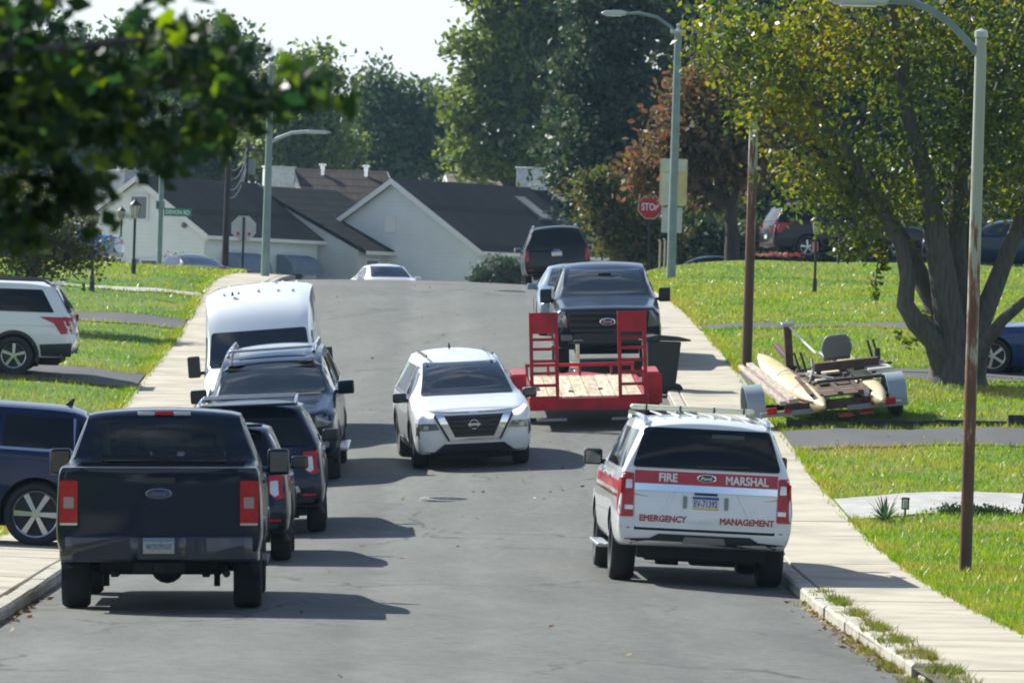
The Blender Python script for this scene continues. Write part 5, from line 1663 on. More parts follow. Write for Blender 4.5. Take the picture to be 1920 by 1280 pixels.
M_CHIM = pbr('chimney_white', (.62, .64, .66), .8, var=.25, vscale=6, bump=.4, bscale=12)

class House:
    """gabled house: local x runs along the ridge, local -y is the front"""
    def __init__(s, apex, yaw, L, half_f, half_b, pitch, ground, label, wall=None, roof=None, over=.35, name='house'):
        s.root = empty(name, (apex.x, apex.y, ground), yaw, label, 'house')
        s.hr = apex.z - ground
        s.L, s.f, s.b, s.p = L, half_f, half_b, pitch
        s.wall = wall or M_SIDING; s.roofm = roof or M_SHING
        tp = math.tan(pitch)
        s.ef, s.eb = s.hr - half_f * tp, s.hr - half_b * tp
        g = G()
        poly = [(-half_f, 0), (-half_f, s.ef), (0, s.hr - .03), (half_b, s.eb), (half_b, 0)]
        g.prism(poly, 0, L, 'x')
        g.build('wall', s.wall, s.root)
        for sg, hw, nm in ((-1, half_f, 'roof'), (1, half_b, 'roof')):
            g = G()
            oy, oz = (hw + over), -(hw + over) * tp
            t = .16
            g.prism([(0, s.hr + .02), (sg * oy, s.hr + oz + .02), (sg * oy, s.hr + oz + .02 + t), (0, s.hr + .02 + t)], -over * .8, L + over * .8, 'x')
            o = g.build(nm, s.roofm, s.root)
            if sg < 0: s.roof = o
            g = G(); g.box((L / 2, sg * (hw + over + .035), s.hr + oz + .06), (L + over * 1.6, .12, .16)); g.build('gutter', M_TRIM, o, bevel=.02)
            g = G()
            for xx in (-over * .8 - .025, L + over * .8 + .025):
                g.prism([(0, s.hr - .14), (sg * oy, s.hr + oz - .14), (sg * oy, s.hr + oz + .17), (0, s.hr + .17)], xx - .02, xx + .02, 'x')
            for nm2, i in (('rake_board', 0), ('rake_board', 1)):
                g2 = G(); xx = (-over * .8 - .025, L + over * .8 + .025)[i]
                g2.prism([(0, s.hr - .10), (sg * oy, s.hr + oz - .10), (sg * oy, s.hr + oz + .17), (0, s.hr + .17)], xx - .02, xx + .02, 'x')
                g2.build(nm2, M_TRIM, o)
    def opening(s, face, u, z, w, h, name='window', frame=M_TRIM, mat=None, panes=2, shutters=False, awning=False):
        """face 'gable' (x=0, u along y) or 'front' (y=-half, u along x)"""
        def P(a, b, c):      # a along, b out, c up
            return Vector((-b, u + a, z + c)) if face == 'gable' else Vector((u + a, -s.f - b, z + c))
        def bx(g, a, b, c, da, db, dc):
            p = P(a, b, c); g.box(p, (db, da, dc) if face == 'gable' else (da, db, dc))
        g = G(); bx(g, 0, .02, 0, w, .05, h)
        o = g.build(name, mat or M_WIN, s.root)
        g = G()
        for a, c, da, dc in ((-w / 2 - .04, 0, .09, h + .16), (w / 2 + .04, 0, .09, h + .16), (0, h / 2 + .04, w, .09), (0, -h / 2 - .04, w, .09)):
            bx(g, a, .045, c, da, .06, dc)
        g.build('frame', frame, o)
        for i in range(1, panes):
            g = G(); bx(g, -w / 2 + w * i / panes, .05, 0, .05, .05, h); g.build('mullion', frame, o)
        if shutters:
            for sg in (-1, 1):
                g = G(); bx(g, sg * (w / 2 + .32), .035, 0, .42, .05, h + .1); g.build('shutter', M_SHUT, o)
        if awning:
            g = G(); n = 6; pts = []
            for i in range(n + 1):
                t = i / n
                b_ = .05 + .95 * math.sin(t * PI / 2); c_ = h / 2 + .12 - .85 * (1 - math.cos(t * PI / 2))
                pts.append((b_, c_))
            vs = []
            for a in (-w / 2 - .3, w / 2 + .3):
                vs += [P(a, b_, c_) for b_, c_ in pts]
            fs = [(i, i + 1, n + 2 + i, n + 1 + i) for i in range(n)]
            g.add(vs, fs)
            for a in (-w / 2 - .3, w / 2 + .3):
                g.add([P(a, b_, c_) for b_, c_ in pts] + [P(a, .05, pts[-1][1])], [tuple(range(n + 2))])
            aw = g.build('awning', M_AWN, o)
            sd = aw.modifiers.new('solid', 'SOLIDIFY'); sd.thickness = .02
        return o
    def chimney(s, x, y, w, d, ztop, zbot=None, pots=0, mat=None, cap=True):
        zb = zbot if zbot is not None else s.hr - 1.5
        g = G(); g.box((x, y, (ztop + zb) / 2), (w, d, ztop - zb)); o = g.build('chimney', mat or M_CHIM, s.root, bevel=.02)
        if cap: g = G(); g.box((x, y, ztop + .04), (w + .12, d + .12, .09)); g.build('cap', mat or M_CHIM, o, bevel=.02)
        for i in range(pots):
            g = G(); g.lathe([(.10, 0), (.12, .28), (.2, .30), (.2, .36), (.001, .40)], 12, Matrix.Translation((x + (i - (pots - 1) / 2) * .45, y, ztop + .08)))
            g.build('vent_pot', M_CHROME, o, smooth=40)
        return o

def at_h(px, py, D): return at(px, py, D)
YAW = R(57)                      # the ridges run away to the right
DH = 195.0
GZ = float(base_z(0, 195.0 * KD))
# ---- right hand white house
ap = at(740, 342, DH)
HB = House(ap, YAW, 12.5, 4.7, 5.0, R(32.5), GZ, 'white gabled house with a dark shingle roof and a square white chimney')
pc = at(948, 345, DH + 11)
lx = (pc.x - ap.x) * math.cos(YAW) + (pc.y - ap.y) * math.sin(YAW)
HB.chimney(12.0, .3, 1.3, .9, HB.hr + 1.05)
# lower wing that goes on behind the chimney
aw = HB.root.matrix_basis @ Vector((12.6, 0, 0))
g = G(); tp = math.tan(R(32.5))
hr2 = HB.hr - .55
g.prism([(-5.4, 0), (-5.4, hr2 - 5.4 * tp), (0, hr2), (4.6, hr2 - 4.6 * tp), (4.6, 0)], 12.5, 19.5, 'x'); g.build('wing_wall', M_SIDING2, HB.root)
for sg, hw in ((-1, 5.4), (1, 4.6)):
    g = G(); g.prism([(0, hr2 + .02), (sg * (hw + .35), hr2 - (hw + .35) * tp + .02), (sg * (hw + .35), hr2 - (hw + .35) * tp + .18), (0, hr2 + .18)], 12.6, 19.8, 'x')
    g.build('wing_roof', M_SHING, HB.root)
# skylight, gable louvre, door side and windows
sk = G(); Mx = Matrix.Translation((9.0, -1.75, HB.hr - 1.75 * tp + .25)) @ Matrix.Rotation(R(32.5), 4, 'X')
for c_, d_ in (((0, 0, 0), (.9, 1.9, .10)),):
    sk.add([Mx @ Vector((sx * d_[0] / 2, sy * d_[1] / 2, sz * d_[2] / 2)) for sz in (-1, 1) for sy in (-1, 1) for sx in (-1, 1)], [(0, 2, 3, 1), (4, 5, 7, 6), (0, 1, 5, 4), (2, 6, 7, 3), (0, 4, 6, 2), (1, 3, 7, 5)])
skl = sk.build('skylight', pbr('skylight_frame', (.12, .12, .12), .4), HB.root)
sk = G(); sk.add([Mx @ Vector((sx * .36, sy * .85, .056)) for sx, sy in ((-1, -1), (1, -1), (1, 1), (-1, 1))], [(0, 1, 2, 3)]); sk.build('pane', pbr('skylight_glass', (.25, .23, .18), .15), skl)
HB.opening('gable', .15, HB.hr - 1.9, .42, .62, 'gable_vent', mat=M_TRIM, panes=1)
HB.opening('front', 3.2, 1.55, 1.0, 1.7, panes=1, frame=M_TRIM)
HB.opening('front', 6.8, 1.5, 1.2, 1.5, panes=2)
HB.opening('front', 9.6, 1.1, .95, 2.1, 'door', mat=M_SHUT, panes=1)
g = G(); g.tube([(-.1, -4.75, .1), (-.1, -4.75, HB.ef - .35), (-.1, -5.0, HB.ef - .02)], .05, 8); g.build('downspout', M_TRIM, HB.root)
# ---- left hand white house in two steps
ap = at(262, 337, DH - 4)
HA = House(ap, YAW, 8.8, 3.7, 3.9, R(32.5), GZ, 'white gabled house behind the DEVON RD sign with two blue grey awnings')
HA.opening('gable', -.05, HA.hr - 1.25, .85, 1.0, 'gable_window', panes=1, mat=M_SHUT)
HA.opening('gable', -1.2, 1.25, 1.9, 1.25, panes=2, shutters=True)
HA.opening('gable', 2.3, 1.25, 1.0, 1.3, panes=1)
HA.opening('front', 2.6, 1.55, 1.9, 1.35, panes=2, awning=True)
HA.opening('front', 6.7, 1.55, 1.7, 1.35, panes=2, awning=True)
g = G(); g.tube([(-.1, -3.72, .1), (-.1, -3.72, HA.ef - .4), (-.1, -3.95, HA.ef - .02)], .05, 8); g.build('downspout', M_TRIM, HA.root)
HA.chimney(.5, 1.35, .95, .95, HA.hr + .35, pots=2)
g = G(); g.sphere((-.12, -2.6, HA.ef + .35), .13, 10, 7); g.build('flood_lamp', M_SHUT, HA.root, smooth=40)
# deeper wing carrying on at its right hand end
x0w, x1w, wf, tp2, hz = 8.75, 15.2, 5.9, math.tan(R(24.5)), HA.hr - .12
g = G(); g.prism([(-wf, 0), (-wf, hz - wf * tp2), (0, hz - .03), (3.5, hz - 3.5 * tp2), (3.5, 0)], x0w + .1, x1w, 'x'); g.build('wing_wall', M_SIDING2, HA.root)
for sg, hw in ((-1, wf), (1, 3.5)):
    g = G(); g.prism([(0, hz + .02), (sg * (hw + .35), hz - (hw + .35) * tp2 + .02), (sg * (hw + .35), hz - (hw + .35) * tp2 + .19), (0, hz + .19)], x0w + .05, x1w + .3, 'x')
    rf = g.build('wing_roof', M_SHING, HA.root)
    if sg < 0:
        g = G(); g.box(((x0w + x1w) / 2 + .2, -hw - .40, hz - (hw + .35) * tp2 + .06), (x1w - x0w, .12, .16)); g.build('gutter', M_TRIM, rf, bevel=.02)
sf, HA.f = HA.f, wf
HA.opening('front', x0w + 1.2, 1.15, .95, 2.15, 'door', mat=M_SHUT, panes=1)
HA.opening('front', x0w + 3.0, 1.40, .9, 1.7, panes=1)
HA.opening('front', x0w + 4.7, 1.40, 1.1, 1.4, panes=2)
HA.f = sf
# ---- far left low house with a grey front
ap = at(95, 348, DH + 14)
HC = House(ap, YAW + R(26), 12.0, 3.4, 3.4, R(26), GZ, 'low pale house at the left behind the black post lamps', wall=M_SIDING2, roof=M_SHING2)
HC.opening('gable', -1.4, 1.25, 1.1, 1.3, panes=1); HC.opening('gable', 1.2, 1.25, 1.1, 1.3, panes=1)
HC.opening('front', 2.8, 1.35, 1.3, 1.3); HC.opening('front', 6.6, 1.35, 1.3, 1.3)
HD = House(at(70, 430, DH - 24), YAW + R(38), 8.0, 2.4, 2.6, R(24), GZ, 'small grey porch house with a white framed window at the far left', wall=pbr('grey_wall', (.28, .31, .33), .7), roof=M_SHING)
HD.opening('front', 3.0, 1.1, 1.2, 1.3, panes=1); HD.opening('front', 5.6, 1.1, 1.2, 1.3, panes=2)
# ---- roofs of the next row of houses
for px, py, yaw, L, hf, p, lab, rf, ch in ((560, 322, R(12), 4.6, 4.6, 26, 'brown roofed house behind the left white house', M_SHING2, (-.4, 1)), (845, 332, R(8), 11.0, 4.6, 24, 'tan roofed house seen over the ridge of the right white house', M_SHING3, None)):
    D2 = 232.0
    a = at(px, py, D2)
    h = House(a, yaw, L, hf, hf, R(p), float(base_z(0, 230 * KD)), lab, wall=M_SIDING2, roof=rf)
    h.opening('front', L * .28, 1.4, 1.3, 1.2); h.opening('front', L * .70, 1.4, 1.3, 1.2)
    if ch: h.chimney(-1.2, -.6, 1.6, .9, h.hr + .15, h.hr - 2.6)
    for xx in ((.9, 1.6) if not ch else (1.2, 3.6)):
        g = G(); g.lathe([(.12, -.4), (.12, .30), (.22, .32), (.22, .40), (.001, .44)], 12, Matrix.Translation((xx, -.6, h.hr + .05))); g.build('roof_vent', M_CHROME, h.roof, smooth=40)

# ================================================================== poles, lamps and signs
def rust_mat(name, pale, z_lo, z_hi):
    """old painted pole: paint above, rust spreading up from below"""
    m, nt, out = newmat(name)
    N = nt.nodes.new; Lk = nt.links.new
    tc = N('ShaderNodeTexCoord'); b = N('ShaderNodeBsdfPrincipled'); b.inputs['Roughness'].default_value = .6
    n = N('ShaderNodeTexNoise'); n.inputs['Scale'].default_value = 3.0; n.inputs['Detail'].default_value = 8; n.inputs['Roughness'].default_value = .65
    mp = N('ShaderNodeMapping'); mp.inputs['Scale'].default_value = (3.5, 3.5, .55)
    Lk(tc.outputs['Object'], mp.inputs['Vector']); Lk(mp.outputs['Vector'], n.inputs['Vector'])
    sx = N('ShaderNodeSeparateXYZ'); Lk(tc.outputs['Object'], sx.inputs[0])
    mr = N('ShaderNodeMapRange'); mr.inputs['From Min'].default_value = z_lo; mr.inputs['From Max'].default_value = z_hi
    mr.inputs['To Min'].default_value = .30; mr.inputs['To Max'].default_value = -.22
    Lk(sx.outputs['Z'], mr.inputs['Value'])
    ad = N('ShaderNodeMath'); ad.operation = 'ADD'; Lk(n.outputs['Fac'], ad.inputs[0]); Lk(mr.outputs[0], ad.inputs[1])
    r = N('ShaderNodeValToRGB'); e = r.color_ramp.elements
    e[0].position = .50; e[0].color = (*pale, 1); e[1].position = .60; e[1].color = (.13, .05, .025, 1)
    k = e.new(.545); k.color = (.20, .10, .05, 1)
    k2 = e.new(.8); k2.color = (.075, .04, .028, 1)
    Lk(ad.outputs[0], r.inputs['Fac']); Lk(r.outputs['Color'], b.inputs['Base Color'])
    bp = N('ShaderNodeBump'); bp.inputs['Strength'].default_value = .3; Lk(n.outputs['Fac'], bp.inputs['Height']); Lk(bp.outputs['Normal'], b.inputs['Normal'])
    Lk(b.outputs['BSDF'], out.inputs['Surface'])
    return m
M_PGREEN = pbr('pole_grey_green', (.20, .27, .26), .5, .1, var=.25, vscale=3)
M_PSILV = pbr('lamp_head_grey', (.42, .45, .46), .4, .3)
M_BLACK = pbr('black_iron', (.012, .012, .013), .5)
def street_lamp(px, py, D, pyt, label, mat, arm=None, head=None, r0=.095, r1=.07, cross=False, mat_arm=None):
    """arm: list of (side, up) offsets from the shaft top, along the image right axis"""
    D = ground_at(px, py, D - 14, D + 14) or D
    p = at(px, py, D)
    h = (py - pyt) * D / FPX
    print('lamp', px, round(D, 1), round(h, 2))
    z = ground_z(p.x, p.y)
    e = empty('street_lamp', (p.x, p.y, z), label=label, cat='street lamp', group='street lamp poles along the street')
    g = G(); g.tube([(0, 0, -.3), (0, 0, h * .5), (0, 0, h)], [r0, (r0 + r1) / 2, r1], 14); g.build('shaft', mat, e, smooth=40)
    g = G(); g.lathe([(r1 * 1.15, h - .05), (r1 * 1.15, h + .02), (.001, h + .06)], 14); g.build('cap', M_PSILV, e, smooth=40)
    if arm:
        a = G(); pts = [(u, 0, h + v) for u, v in arm]
        a.tube(pts, [.045] * (len(pts) - 1) + [.035], 10); a.build('arm', mat_arm or M_PGREEN, e, smooth=50)
        u, v = arm[-1]
        sg = -1 if u < 0 else 1
        hd = G(); hd.prism([(u - sg * .05, .05), (u + sg * .12, .10), (u + sg * .55, .07), (u + sg * .68, .0), (u + sg * .6, -.05), (u, -.05)], -.13, .13, 'y', M=Matrix.Translation((0, 0, h + v)))
        ho = hd.build('lamp_head', M_PSILV, e, bevel=.03, smooth=40)
        ln = G(); ln.box((u + sg * .33, 0, h + v - .065), (.42, .18, .03)); ln.build('lens', M_CLEAR, ho, bevel=.008)
    if cross:
        c = G(); c.box((0, 0, h - .02), (.42, .10, .10)); c.build('bracket', M_PSILV, e, bevel=.02)
        c = G(); c.lathe([(.03, 0), (.05, .06), (.05, .14), (.001, .17)], 10, Matrix.Translation((0, 0, h + .04))); c.build('photocell', M_PSILV, e, smooth=40)
    return e
M_RUST1 = rust_mat('rusty_pole_near', (.34, .36, .30), -.4, 6.2)
M_RUST2 = rust_mat('rusty_pole_mid', (.34, .36, .30), .6, 6.6)
def arc(u1, v1, n=7, pw=1.6):
    return [(u1 * t, v1 * (1 - (1 - t) ** pw)) for t in [i / n for i in range(n + 1)]]
street_lamp(1810, 1070, 52.6, 62, 'nearest rusty street lamp pole on the right lawn with a long green arm', M_RUST1, [(-.04, -.24), (-.18, -.08), (-.38, .12), (-.60, .26), (-.85, .35), (-1.12, .34)], r0=.074, r1=.068)
street_lamp(1400, 690, 80.0, 100, 'middle rusty pole beside the pavement, its top hidden in the leaves', M_RUST2, None, r0=.095, r1=.085)
street_lamp(1258, 522, 121.0, 58, 'tall grey green street lamp pole at the right corner carrying street sign panels', M_PGREEN, [(0, -.25), (-.2, .1), (-.6, .36), (-1.1, .46), (-1.45, .42)], r0=.13, r1=.10, cross=True)
e = street_lamp(497, 517, 121.0, 120, 'pale street lamp pole on the left corner with its arm pointing right', M_PGREEN, None, r0=.12, r1=.075)
zl = (517 - 268) * (e.location.y / KD) / FPX
g = G(); g.tube([(0, 0, zl), (.25, 0, zl + .14), (.62, 0, zl + .29), (1.0, 0, zl + .33)], .05, 8); g.build('arm', M_PSILV, e, smooth=50)
g = G(); g.prism([(1.0, .05), (1.5, .05), (1.68, .0), (1.5, -.05), (1.0, -.05)], -.11, .11, 'y', M=Matrix.Translation((0, 0, zl + .33))); g.build('lamp_head', M_PSILV, e, bevel=.02)

M_SIGNB = pbr('bare_sign_back', (.46, .48, .47), .45, .3, var=.2, vscale=4)
M_SIGNY = pbr('yellowed_sign', (.58, .46, .20), .5, var=.3, vscale=2.5)
M_SIGNW = pbr('sign_cream', (.55, .54, .44), .5, var=.2, vscale=3)
M_STOP = pbr('stop_red', (.42, .015, .02), .4)
M_STREET = pbr('street_sign_green', (.01, .20, .12), .4)
def panel(name, px0, py0, px1, py1, D, mat, label=None, cat=None, parent=None, th=.012, round_=.03):
    a, b = at(px0, py0, D), at(px1, py1, D)
    w, h = abs(b.x - a.x), abs(a.z - b.z)
    c = (a + b) / 2
    pl = round_poly([(-w / 2, -h / 2), (w / 2, -h / 2), (w / 2, h / 2), (-w / 2, h / 2)], round_)
    g = G(); g.prism(pl, -th / 2, th / 2, 'y')
    o = g.build(name, mat, None)
    o.location = c
    if label: tag(o, label, cat)
    return o
Ds = 121.0
s1 = panel('sign_panel', 1238, 297, 1287, 386, Ds + .16, M_SIGNY, 'tall yellowish sign panel fixed behind the right corner lamp pole', 'sign')
g = G(); g.box((0, -.008, .48), (.70, .012, .36)); g.build('upper_plate', M_SIGNW, s1)
g = G(); g.box((-.20, -.009, -.2), (.29, .012, .92)); g.build('left_half', M_SIGNW, s1)
panel('sign_panel', 1241, 389, 1278, 437, Ds + .16, M_SIGNB, 'small grey sign back below the yellowish panel', 'sign')
g = G()
def octagon(r): return [(r * math.cos(PI / 8 + k * PI / 4) / math.cos(PI / 8), r * math.sin(PI / 8 + k * PI / 4) / math.cos(PI / 8)) for k in range(8)]
def flat_text(body, w, h, mat, parent, y=-.012, name='lettering', x=0, z=0, bold=.02):
    cu = bpy.data.curves.new('t', 'FONT'); cu.body = body; cu.size = 1; cu.offset = bold; cu.resolution_u = 3
    o = bpy.data.objects.new('t', cu); COL.objects.link(o); me = to_mesh_eval(o); bpy.data.objects.remove(o)
    co = np.empty(len(me.vertices) * 3, np.float32); me.vertices.foreach_get('co', co); co = co.reshape(-1, 3)
    a0, a1 = co.min(0), co.max(0)
    X = ((co[:, 0] - a0[0]) / (a1[0] - a0[0]) - .5) * w + x
    Z = ((co[:, 1] - a0[1]) / (a1[1] - a0[1]) - .5) * h + z
    me.vertices.foreach_set('co', np.stack([X, np.full(len(X), y), Z], -1).astype(np.float32).ravel()); me.update()
    me.materials.clear(); me.materials.append(mat)
    return link(name, me, parent)
def stop_sign(px, py, D, r, label, face_us, post_r=.03, postm=None):
    p = at(px, py, D); z = ground_z(p.x, p.y)
    e = empty('stop_sign', (p.x, p.y, z), label=label, cat='stop sign')
    hc = p.z - z
    g = G(); g.prism(octagon(r), -.006, .006, 'y', M=Matrix.Translation((0, 0, hc))); pl = g.build('plate', M_SIGNW if face_us else M_SIGNB, e)
    if face_us:
        g = G(); g.prism(octagon(r * .93), -.010, -.007, 'y', M=Matrix.Translation((0, 0, hc))); g.build('red_face', M_STOP, pl)
        flat_text('STOP', r * 1.42, r * .62, M_WHITE, pl, -.014, z=hc)
    y = .04 if face_us else -.04
    g = G(); g.box((0, y, (hc + r * .9) / 2), (.07, .04, hc + r * .9)); g.build('post', postm or M_BLACK, e)
    if not face_us:
        for x, t in ((-.17, '4'), (.17, '8')):
            g = G(); g.box((x, -.010, hc - .17), (.09, .006, .10)); g.build('red_mark', M_REDVINYL, pl)
    return e
stop_sign(1219, 388, 133.0, .375, 'red STOP sign facing us, half hidden by autumn leaves beside the sign panels', True)
stop_sign(457, 428, 130.0, .375, 'back of a stop sign on a dark post in front of the awnings', False)
# street name sign on its own pole
p = at(298, 508, 124.0); z = ground_z(p.x, p.y)
e = empty('street_sign', (p.x, p.y, z), label='green DEVON RD street name sign on a pole on the left lawn', cat='street sign')
hh = at(298, 318, 124.0).z - z
g = G(); g.tube([(0, 0, -.2), (0, 0, hh)], .075, 12); g.build('pole', M_PGREEN, e, smooth=40)
g = G(); g.box((.50, -.02, at(330, 398, 124).z - z), (.80, .02, .23)); pl = g.build('name_plate', M_STREET, e)
flat_text('DEVON RD', .70, .13, M_WHITE, pl, -.034, x=.50, z=at(330, 398, 124).z - z)
g = G(); g.box((-.03, .3, at(292, 384, 124).z - z), (.02, .8, .23), rot=R(-14)); g.build('cross_plate', M_STREET, e)
# black post lamps on the left lawn and one on the right lawn
def post_lamp(px, pyb, pyt, D, label, grp='black post lamps on the lawns', r=.035):
    D = (ground_at(px, pyb, 60, D + 12) or D) if D < 130 else D
    p = at(px, pyb, D); z = ground_z(p.x, p.y)
    h = at(px, pyt, D).z - z
    e = empty('post_lamp', (p.x, p.y, z), label=label, cat='post lamp', group=grp)
    g = G(); g.tube([(0, 0, -.15), (0, 0, h - .45)], r, 10); g.lathe([(r * 1.8, 0), (r * 1.6, .35), (r, .40)], 10); g.build('post', M_BLACK, e, smooth=40)
    g = G(); g.lathe([(.05, h - .47), (.075, h - .42), (.12, h - .16), (.12, h - .14)], 6); ln = g.build('lantern', pbr('lantern_glass', (.5, .48, .42), .1, .2), e)
    for k in range(6):
        a = k * PI / 3
        g = G(); g.tube([(.077 * math.cos(a), .077 * math.sin(a), h - .43), (.125 * math.cos(a), .125 * math.sin(a), h - .15)], .009, 4); g.build('lantern_bar', M_BLACK, ln)
    g = G(); g.lathe([(.16, h - .15), (.15, h - .12), (.05, h - .03), (.015, h), (.02, h + .03), (.001, h + .05)], 12); g.build('lantern_roof', M_BLACK, e, smooth=40)
    return e
post_lamp(250, 514, 374, 126.0, 'tallest looking black post lamp, in front of the white gable wall')
post_lamp(225, 503, 388, 152.0, 'smaller black post lamp between two nearer ones on the left')
post_lamp(172, 546, 392, 114.0, 'leftmost black post lamp, standing beside a short wooden stake')
post_lamp(1527, 550, 404, 113.5, 'black post lamp on the right lawn in front of the dark suv')
p = at(190, 552, 112.5); z = ground_z(p.x, p.y)
g = G(); g.box((0, 0, .27), (.06, .05, .60)); o = g.build('wooden_stake', pbr('raw_wood', (.30, .20, .12), .8, var=.3, vscale=10), None, bevel=.008); o.location = (p.x, p.y, z); tag(o, 'short wooden stake standing in the left lawn beside a post lamp', 'stake')
# two pale posts beside the right corner
for i, (dx, lab) in enumerate(((0, 'left one of two pale round topped posts near the right lamp pole'), (9, 'right one of two pale round topped posts near the right lamp pole'))):
    p = at(1236 + dx, 520, 124.0); z = ground_z(p.x, p.y)
    g = G(); g.tube([(0, 0, -.1), (0, 0, .78), (-.03, 0, .84), (-.06, 0, .87)], [.03, .03, .03, .02], 8)
    o = g.build('pale_post', pbr('pale_post', (.55, .45, .36), .7, var=.3, vscale=8), None, smooth=40); o.location = (p.x, p.y, z); tag(o, lab, 'post', 'pale posts at the corner')
# utility poles far left of centre, with wires
M_UPOLE = pbr('creosote_pole', (.035, .03, .028), .9, var=.4, vscale=4, stretch=(6, 6, .6))
ups = []
for px, pyb, pyt, D, lab in ((421, 512, 305, 150.0, 'dark utility pole in front of the left white house'), (457, 480, 268, 215.0, 'farther dark utility pole with wires beside the chimney')):
    p = at(px, pyb, D); z = ground_z(p.x, p.y); h = at(px, pyt, D).z - z
    e = empty('utility_pole', (p.x, p.y, z), label=lab, cat='utility pole')
    g = G(); g.tube([(0, 0, -.4), (.02, 0, h)], [.14, .10], 10); g.build('shaft', M_UPOLE, e, smooth=40)
    if D > 200:
        g = G(); g.lathe([(.16, h - 1.6), (.2, h - 1.5), (.2, h - .9), (.16, h - .8)], 12, Matrix.Translation((.26, 0, 0))); g.build('transformer', M_SHUT, e, smooth=40)
        g = G(); g.box((.1, 0, h - .35), (1.4, .1, .1)); g.build('crossarm', M_UPOLE, e)
    ups.append(Vector((p.x, p.y, z + h)))
for k, zz in enumerate((-.25, -.6, -1.0, -1.3)):
    a, b = ups[0] + Vector((0, 0, zz + .1)), ups[1] + Vector((0, 0, zz))
    pts = [a.lerp(b, t / 10) + Vector((0, 0, -.5 * 4 * (t / 10) * (1 - t / 10))) for t in range(11)]
    g = G(); g.tube(pts, .02, 5); o = g.build('overhead_wire', M_BLACK, None); tag(o, ['uppermost', 'second', 'third', 'lowest'][k] + ' of four sagging wires between the two utility poles', 'wire', 'overhead wires')
# roadside house number lamps, plants by the concrete driveway
def path_light(px, pyb, h, D, label, lean=0):
    p = at(px, pyb, D); z = ground_z(p.x, p.y)
    e = empty('path_light', (p.x, p.y, z), label=label, cat='path light', group='small black solar path lights')
    e.rotation_euler = (0, lean, 0)
    g = G(); g.tube([(0, 0, -.05), (0, 0, h - .14)], .014, 8); g.build('stake', M_BLACK, e)
    g = G(); g.box((0, 0, h - .15), (.10, .10, .015)); [g.box((sx * .042, sy * .042, h - .085), (.014, .014, .12)) for sx in (-1, 1) for sy in (-1, 1)]; g.build('lantern_frame', M_BLACK, e)
    g = G(); g.box((0, 0, h - .088), (.06, .06, .11)); g.build('lens', M_CLEAR, e)
    g = G(); g.box((0, 0, h - .012), (.125, .125, .03), taper=(.8, .8)); g.build('cap', M_DARK, e, bevel=.006)
path_light(1697, 962, .28, 57.2, 'small black path light beside the spiky plant')
path_light(1917, 945, .34, 57.5, 'leaning black path light at the right picture edge', .18)
# ================================================================== trees and plants
M_BARK = pbr('grey_bark', (.105, .095, .085), .9, var=.45, vscale=5, bump=.9, bscale=14, stretch=(4, 4, .7))
M_BARK2 = pbr('brown_bark', (.06, .045, .035), .95, var=.4, vscale=5, bump=.8, bscale=12, stretch=(4, 4, .7))
LM_BG = leafmat('far_leaves_dark', [(.030, .055, .028), (.05, .085, .034), (.085, .12, .042)], .45, .55)
LM_BG2 = leafmat('far_leaves_mid', [(.05, .085, .022), (.09, .135, .030), (.15, .19, .045)], .5, .5)
LM_CON = leafmat('conifer_needles', [(.014, .032, .018), (.030, .055, .024), (.07, .09, .035)], .35, .55)
LM_AUT = leafmat('autumn_leaves', [(.075, .08, .03), (.14, .10, .04), (.16, .085, .045), (.085, .06, .03)], .4, .55)
LM_YEL = leafmat('turning_leaves', [(.03, .06, .015), (.055, .085, .02), (.12, .11, .025), (.11, .07, .03)], .4, .5)
LM_MAP = leafmat('big_tree_leaves', [(.018, .042, .012), (.038, .070, .015), (.080, .115, .020), (.19, .19, .03), (.12, .075, .03)], .56, .4, scale=.3)
LM_NEAR = leafmat('near_leaves', [(.010, .030, .012), (.018, .046, .014), (.045, .085, .018)], .5, .42)
LM_BUSH = leafmat('bush_leaves', [(.018, .04, .018), (.03, .06, .022)], .3, .6)

def blob_leaves(blobs, D, n, clump, sig, size, gappy=.0, core=.35, layer=0.0, seed=0):
    """leaf positions in clumps through the crown volume; blobs in photo pixels (x, y, rx, ry[, dD])"""
    r = np.random.default_rng(seed)
    vol = np.array([b[2] * b[3] for b in blobs], float); vol /= vol.sum()
    out = []
    for b, f in zip(blobs, vol):
        dD = b[4] if len(b) > 4 else 0
        c = at(b[0], b[1], D + dD)
        s = (D + dD) / FPX
        rx, rz = b[2] * s, b[3] * s
        ry = (rx + rz) / 2
        m = max(3, int(n * f / clump))
        u = r.normal(0, 1, (m, 3)); u /= np.linalg.norm(u, axis=1)[:, None]
        rad = np.where(r.random(m) < core, r.random(m) ** .5 * .75, .72 + .32 * r.random(m))
        # an uneven outline: the radius swells and shrinks with direction
        wob = 1 + .16 * np.sin(u[:, 0] * 5 + b[0]) * np.cos(u[:, 2] * 6 + b[1]) + .10 * np.sin(u[:, 1] * 9 + u[:, 2] * 7)
        cc = u * (rad * wob)[:, None]
        cs = r.uniform(.6, 1.5, m)
        pts = cc[:, None, :] * np.array([rx, ry, rz]) + r.normal(0, 1, (m, clump, 3)) * (sig * cs[:, None, None]) * np.array([1.15, 1.15, .75 - layer * .45])
        out.append(pts.reshape(-1, 3) + np.array(c))
    return np.concatenate(out)

def limb_path(a, b, sag=.0, wob=.12, n=6, seed=0):
    r = random.Random(seed)
    a, b = Vector(a), Vector(b)
    L = (b - a).length
    pts = []
    for i in range(n + 1):
        t = i / n
        p = a.lerp(b, t) + Vector((0, 0, sag * L * math.sin(PI * t)))
        if 0 < i < n: p += Vector((r.uniform(-1, 1), r.uniform(-1, 1), r.uniform(-1, 1))) * wob * L / n
        pts.append(p)
    return pts

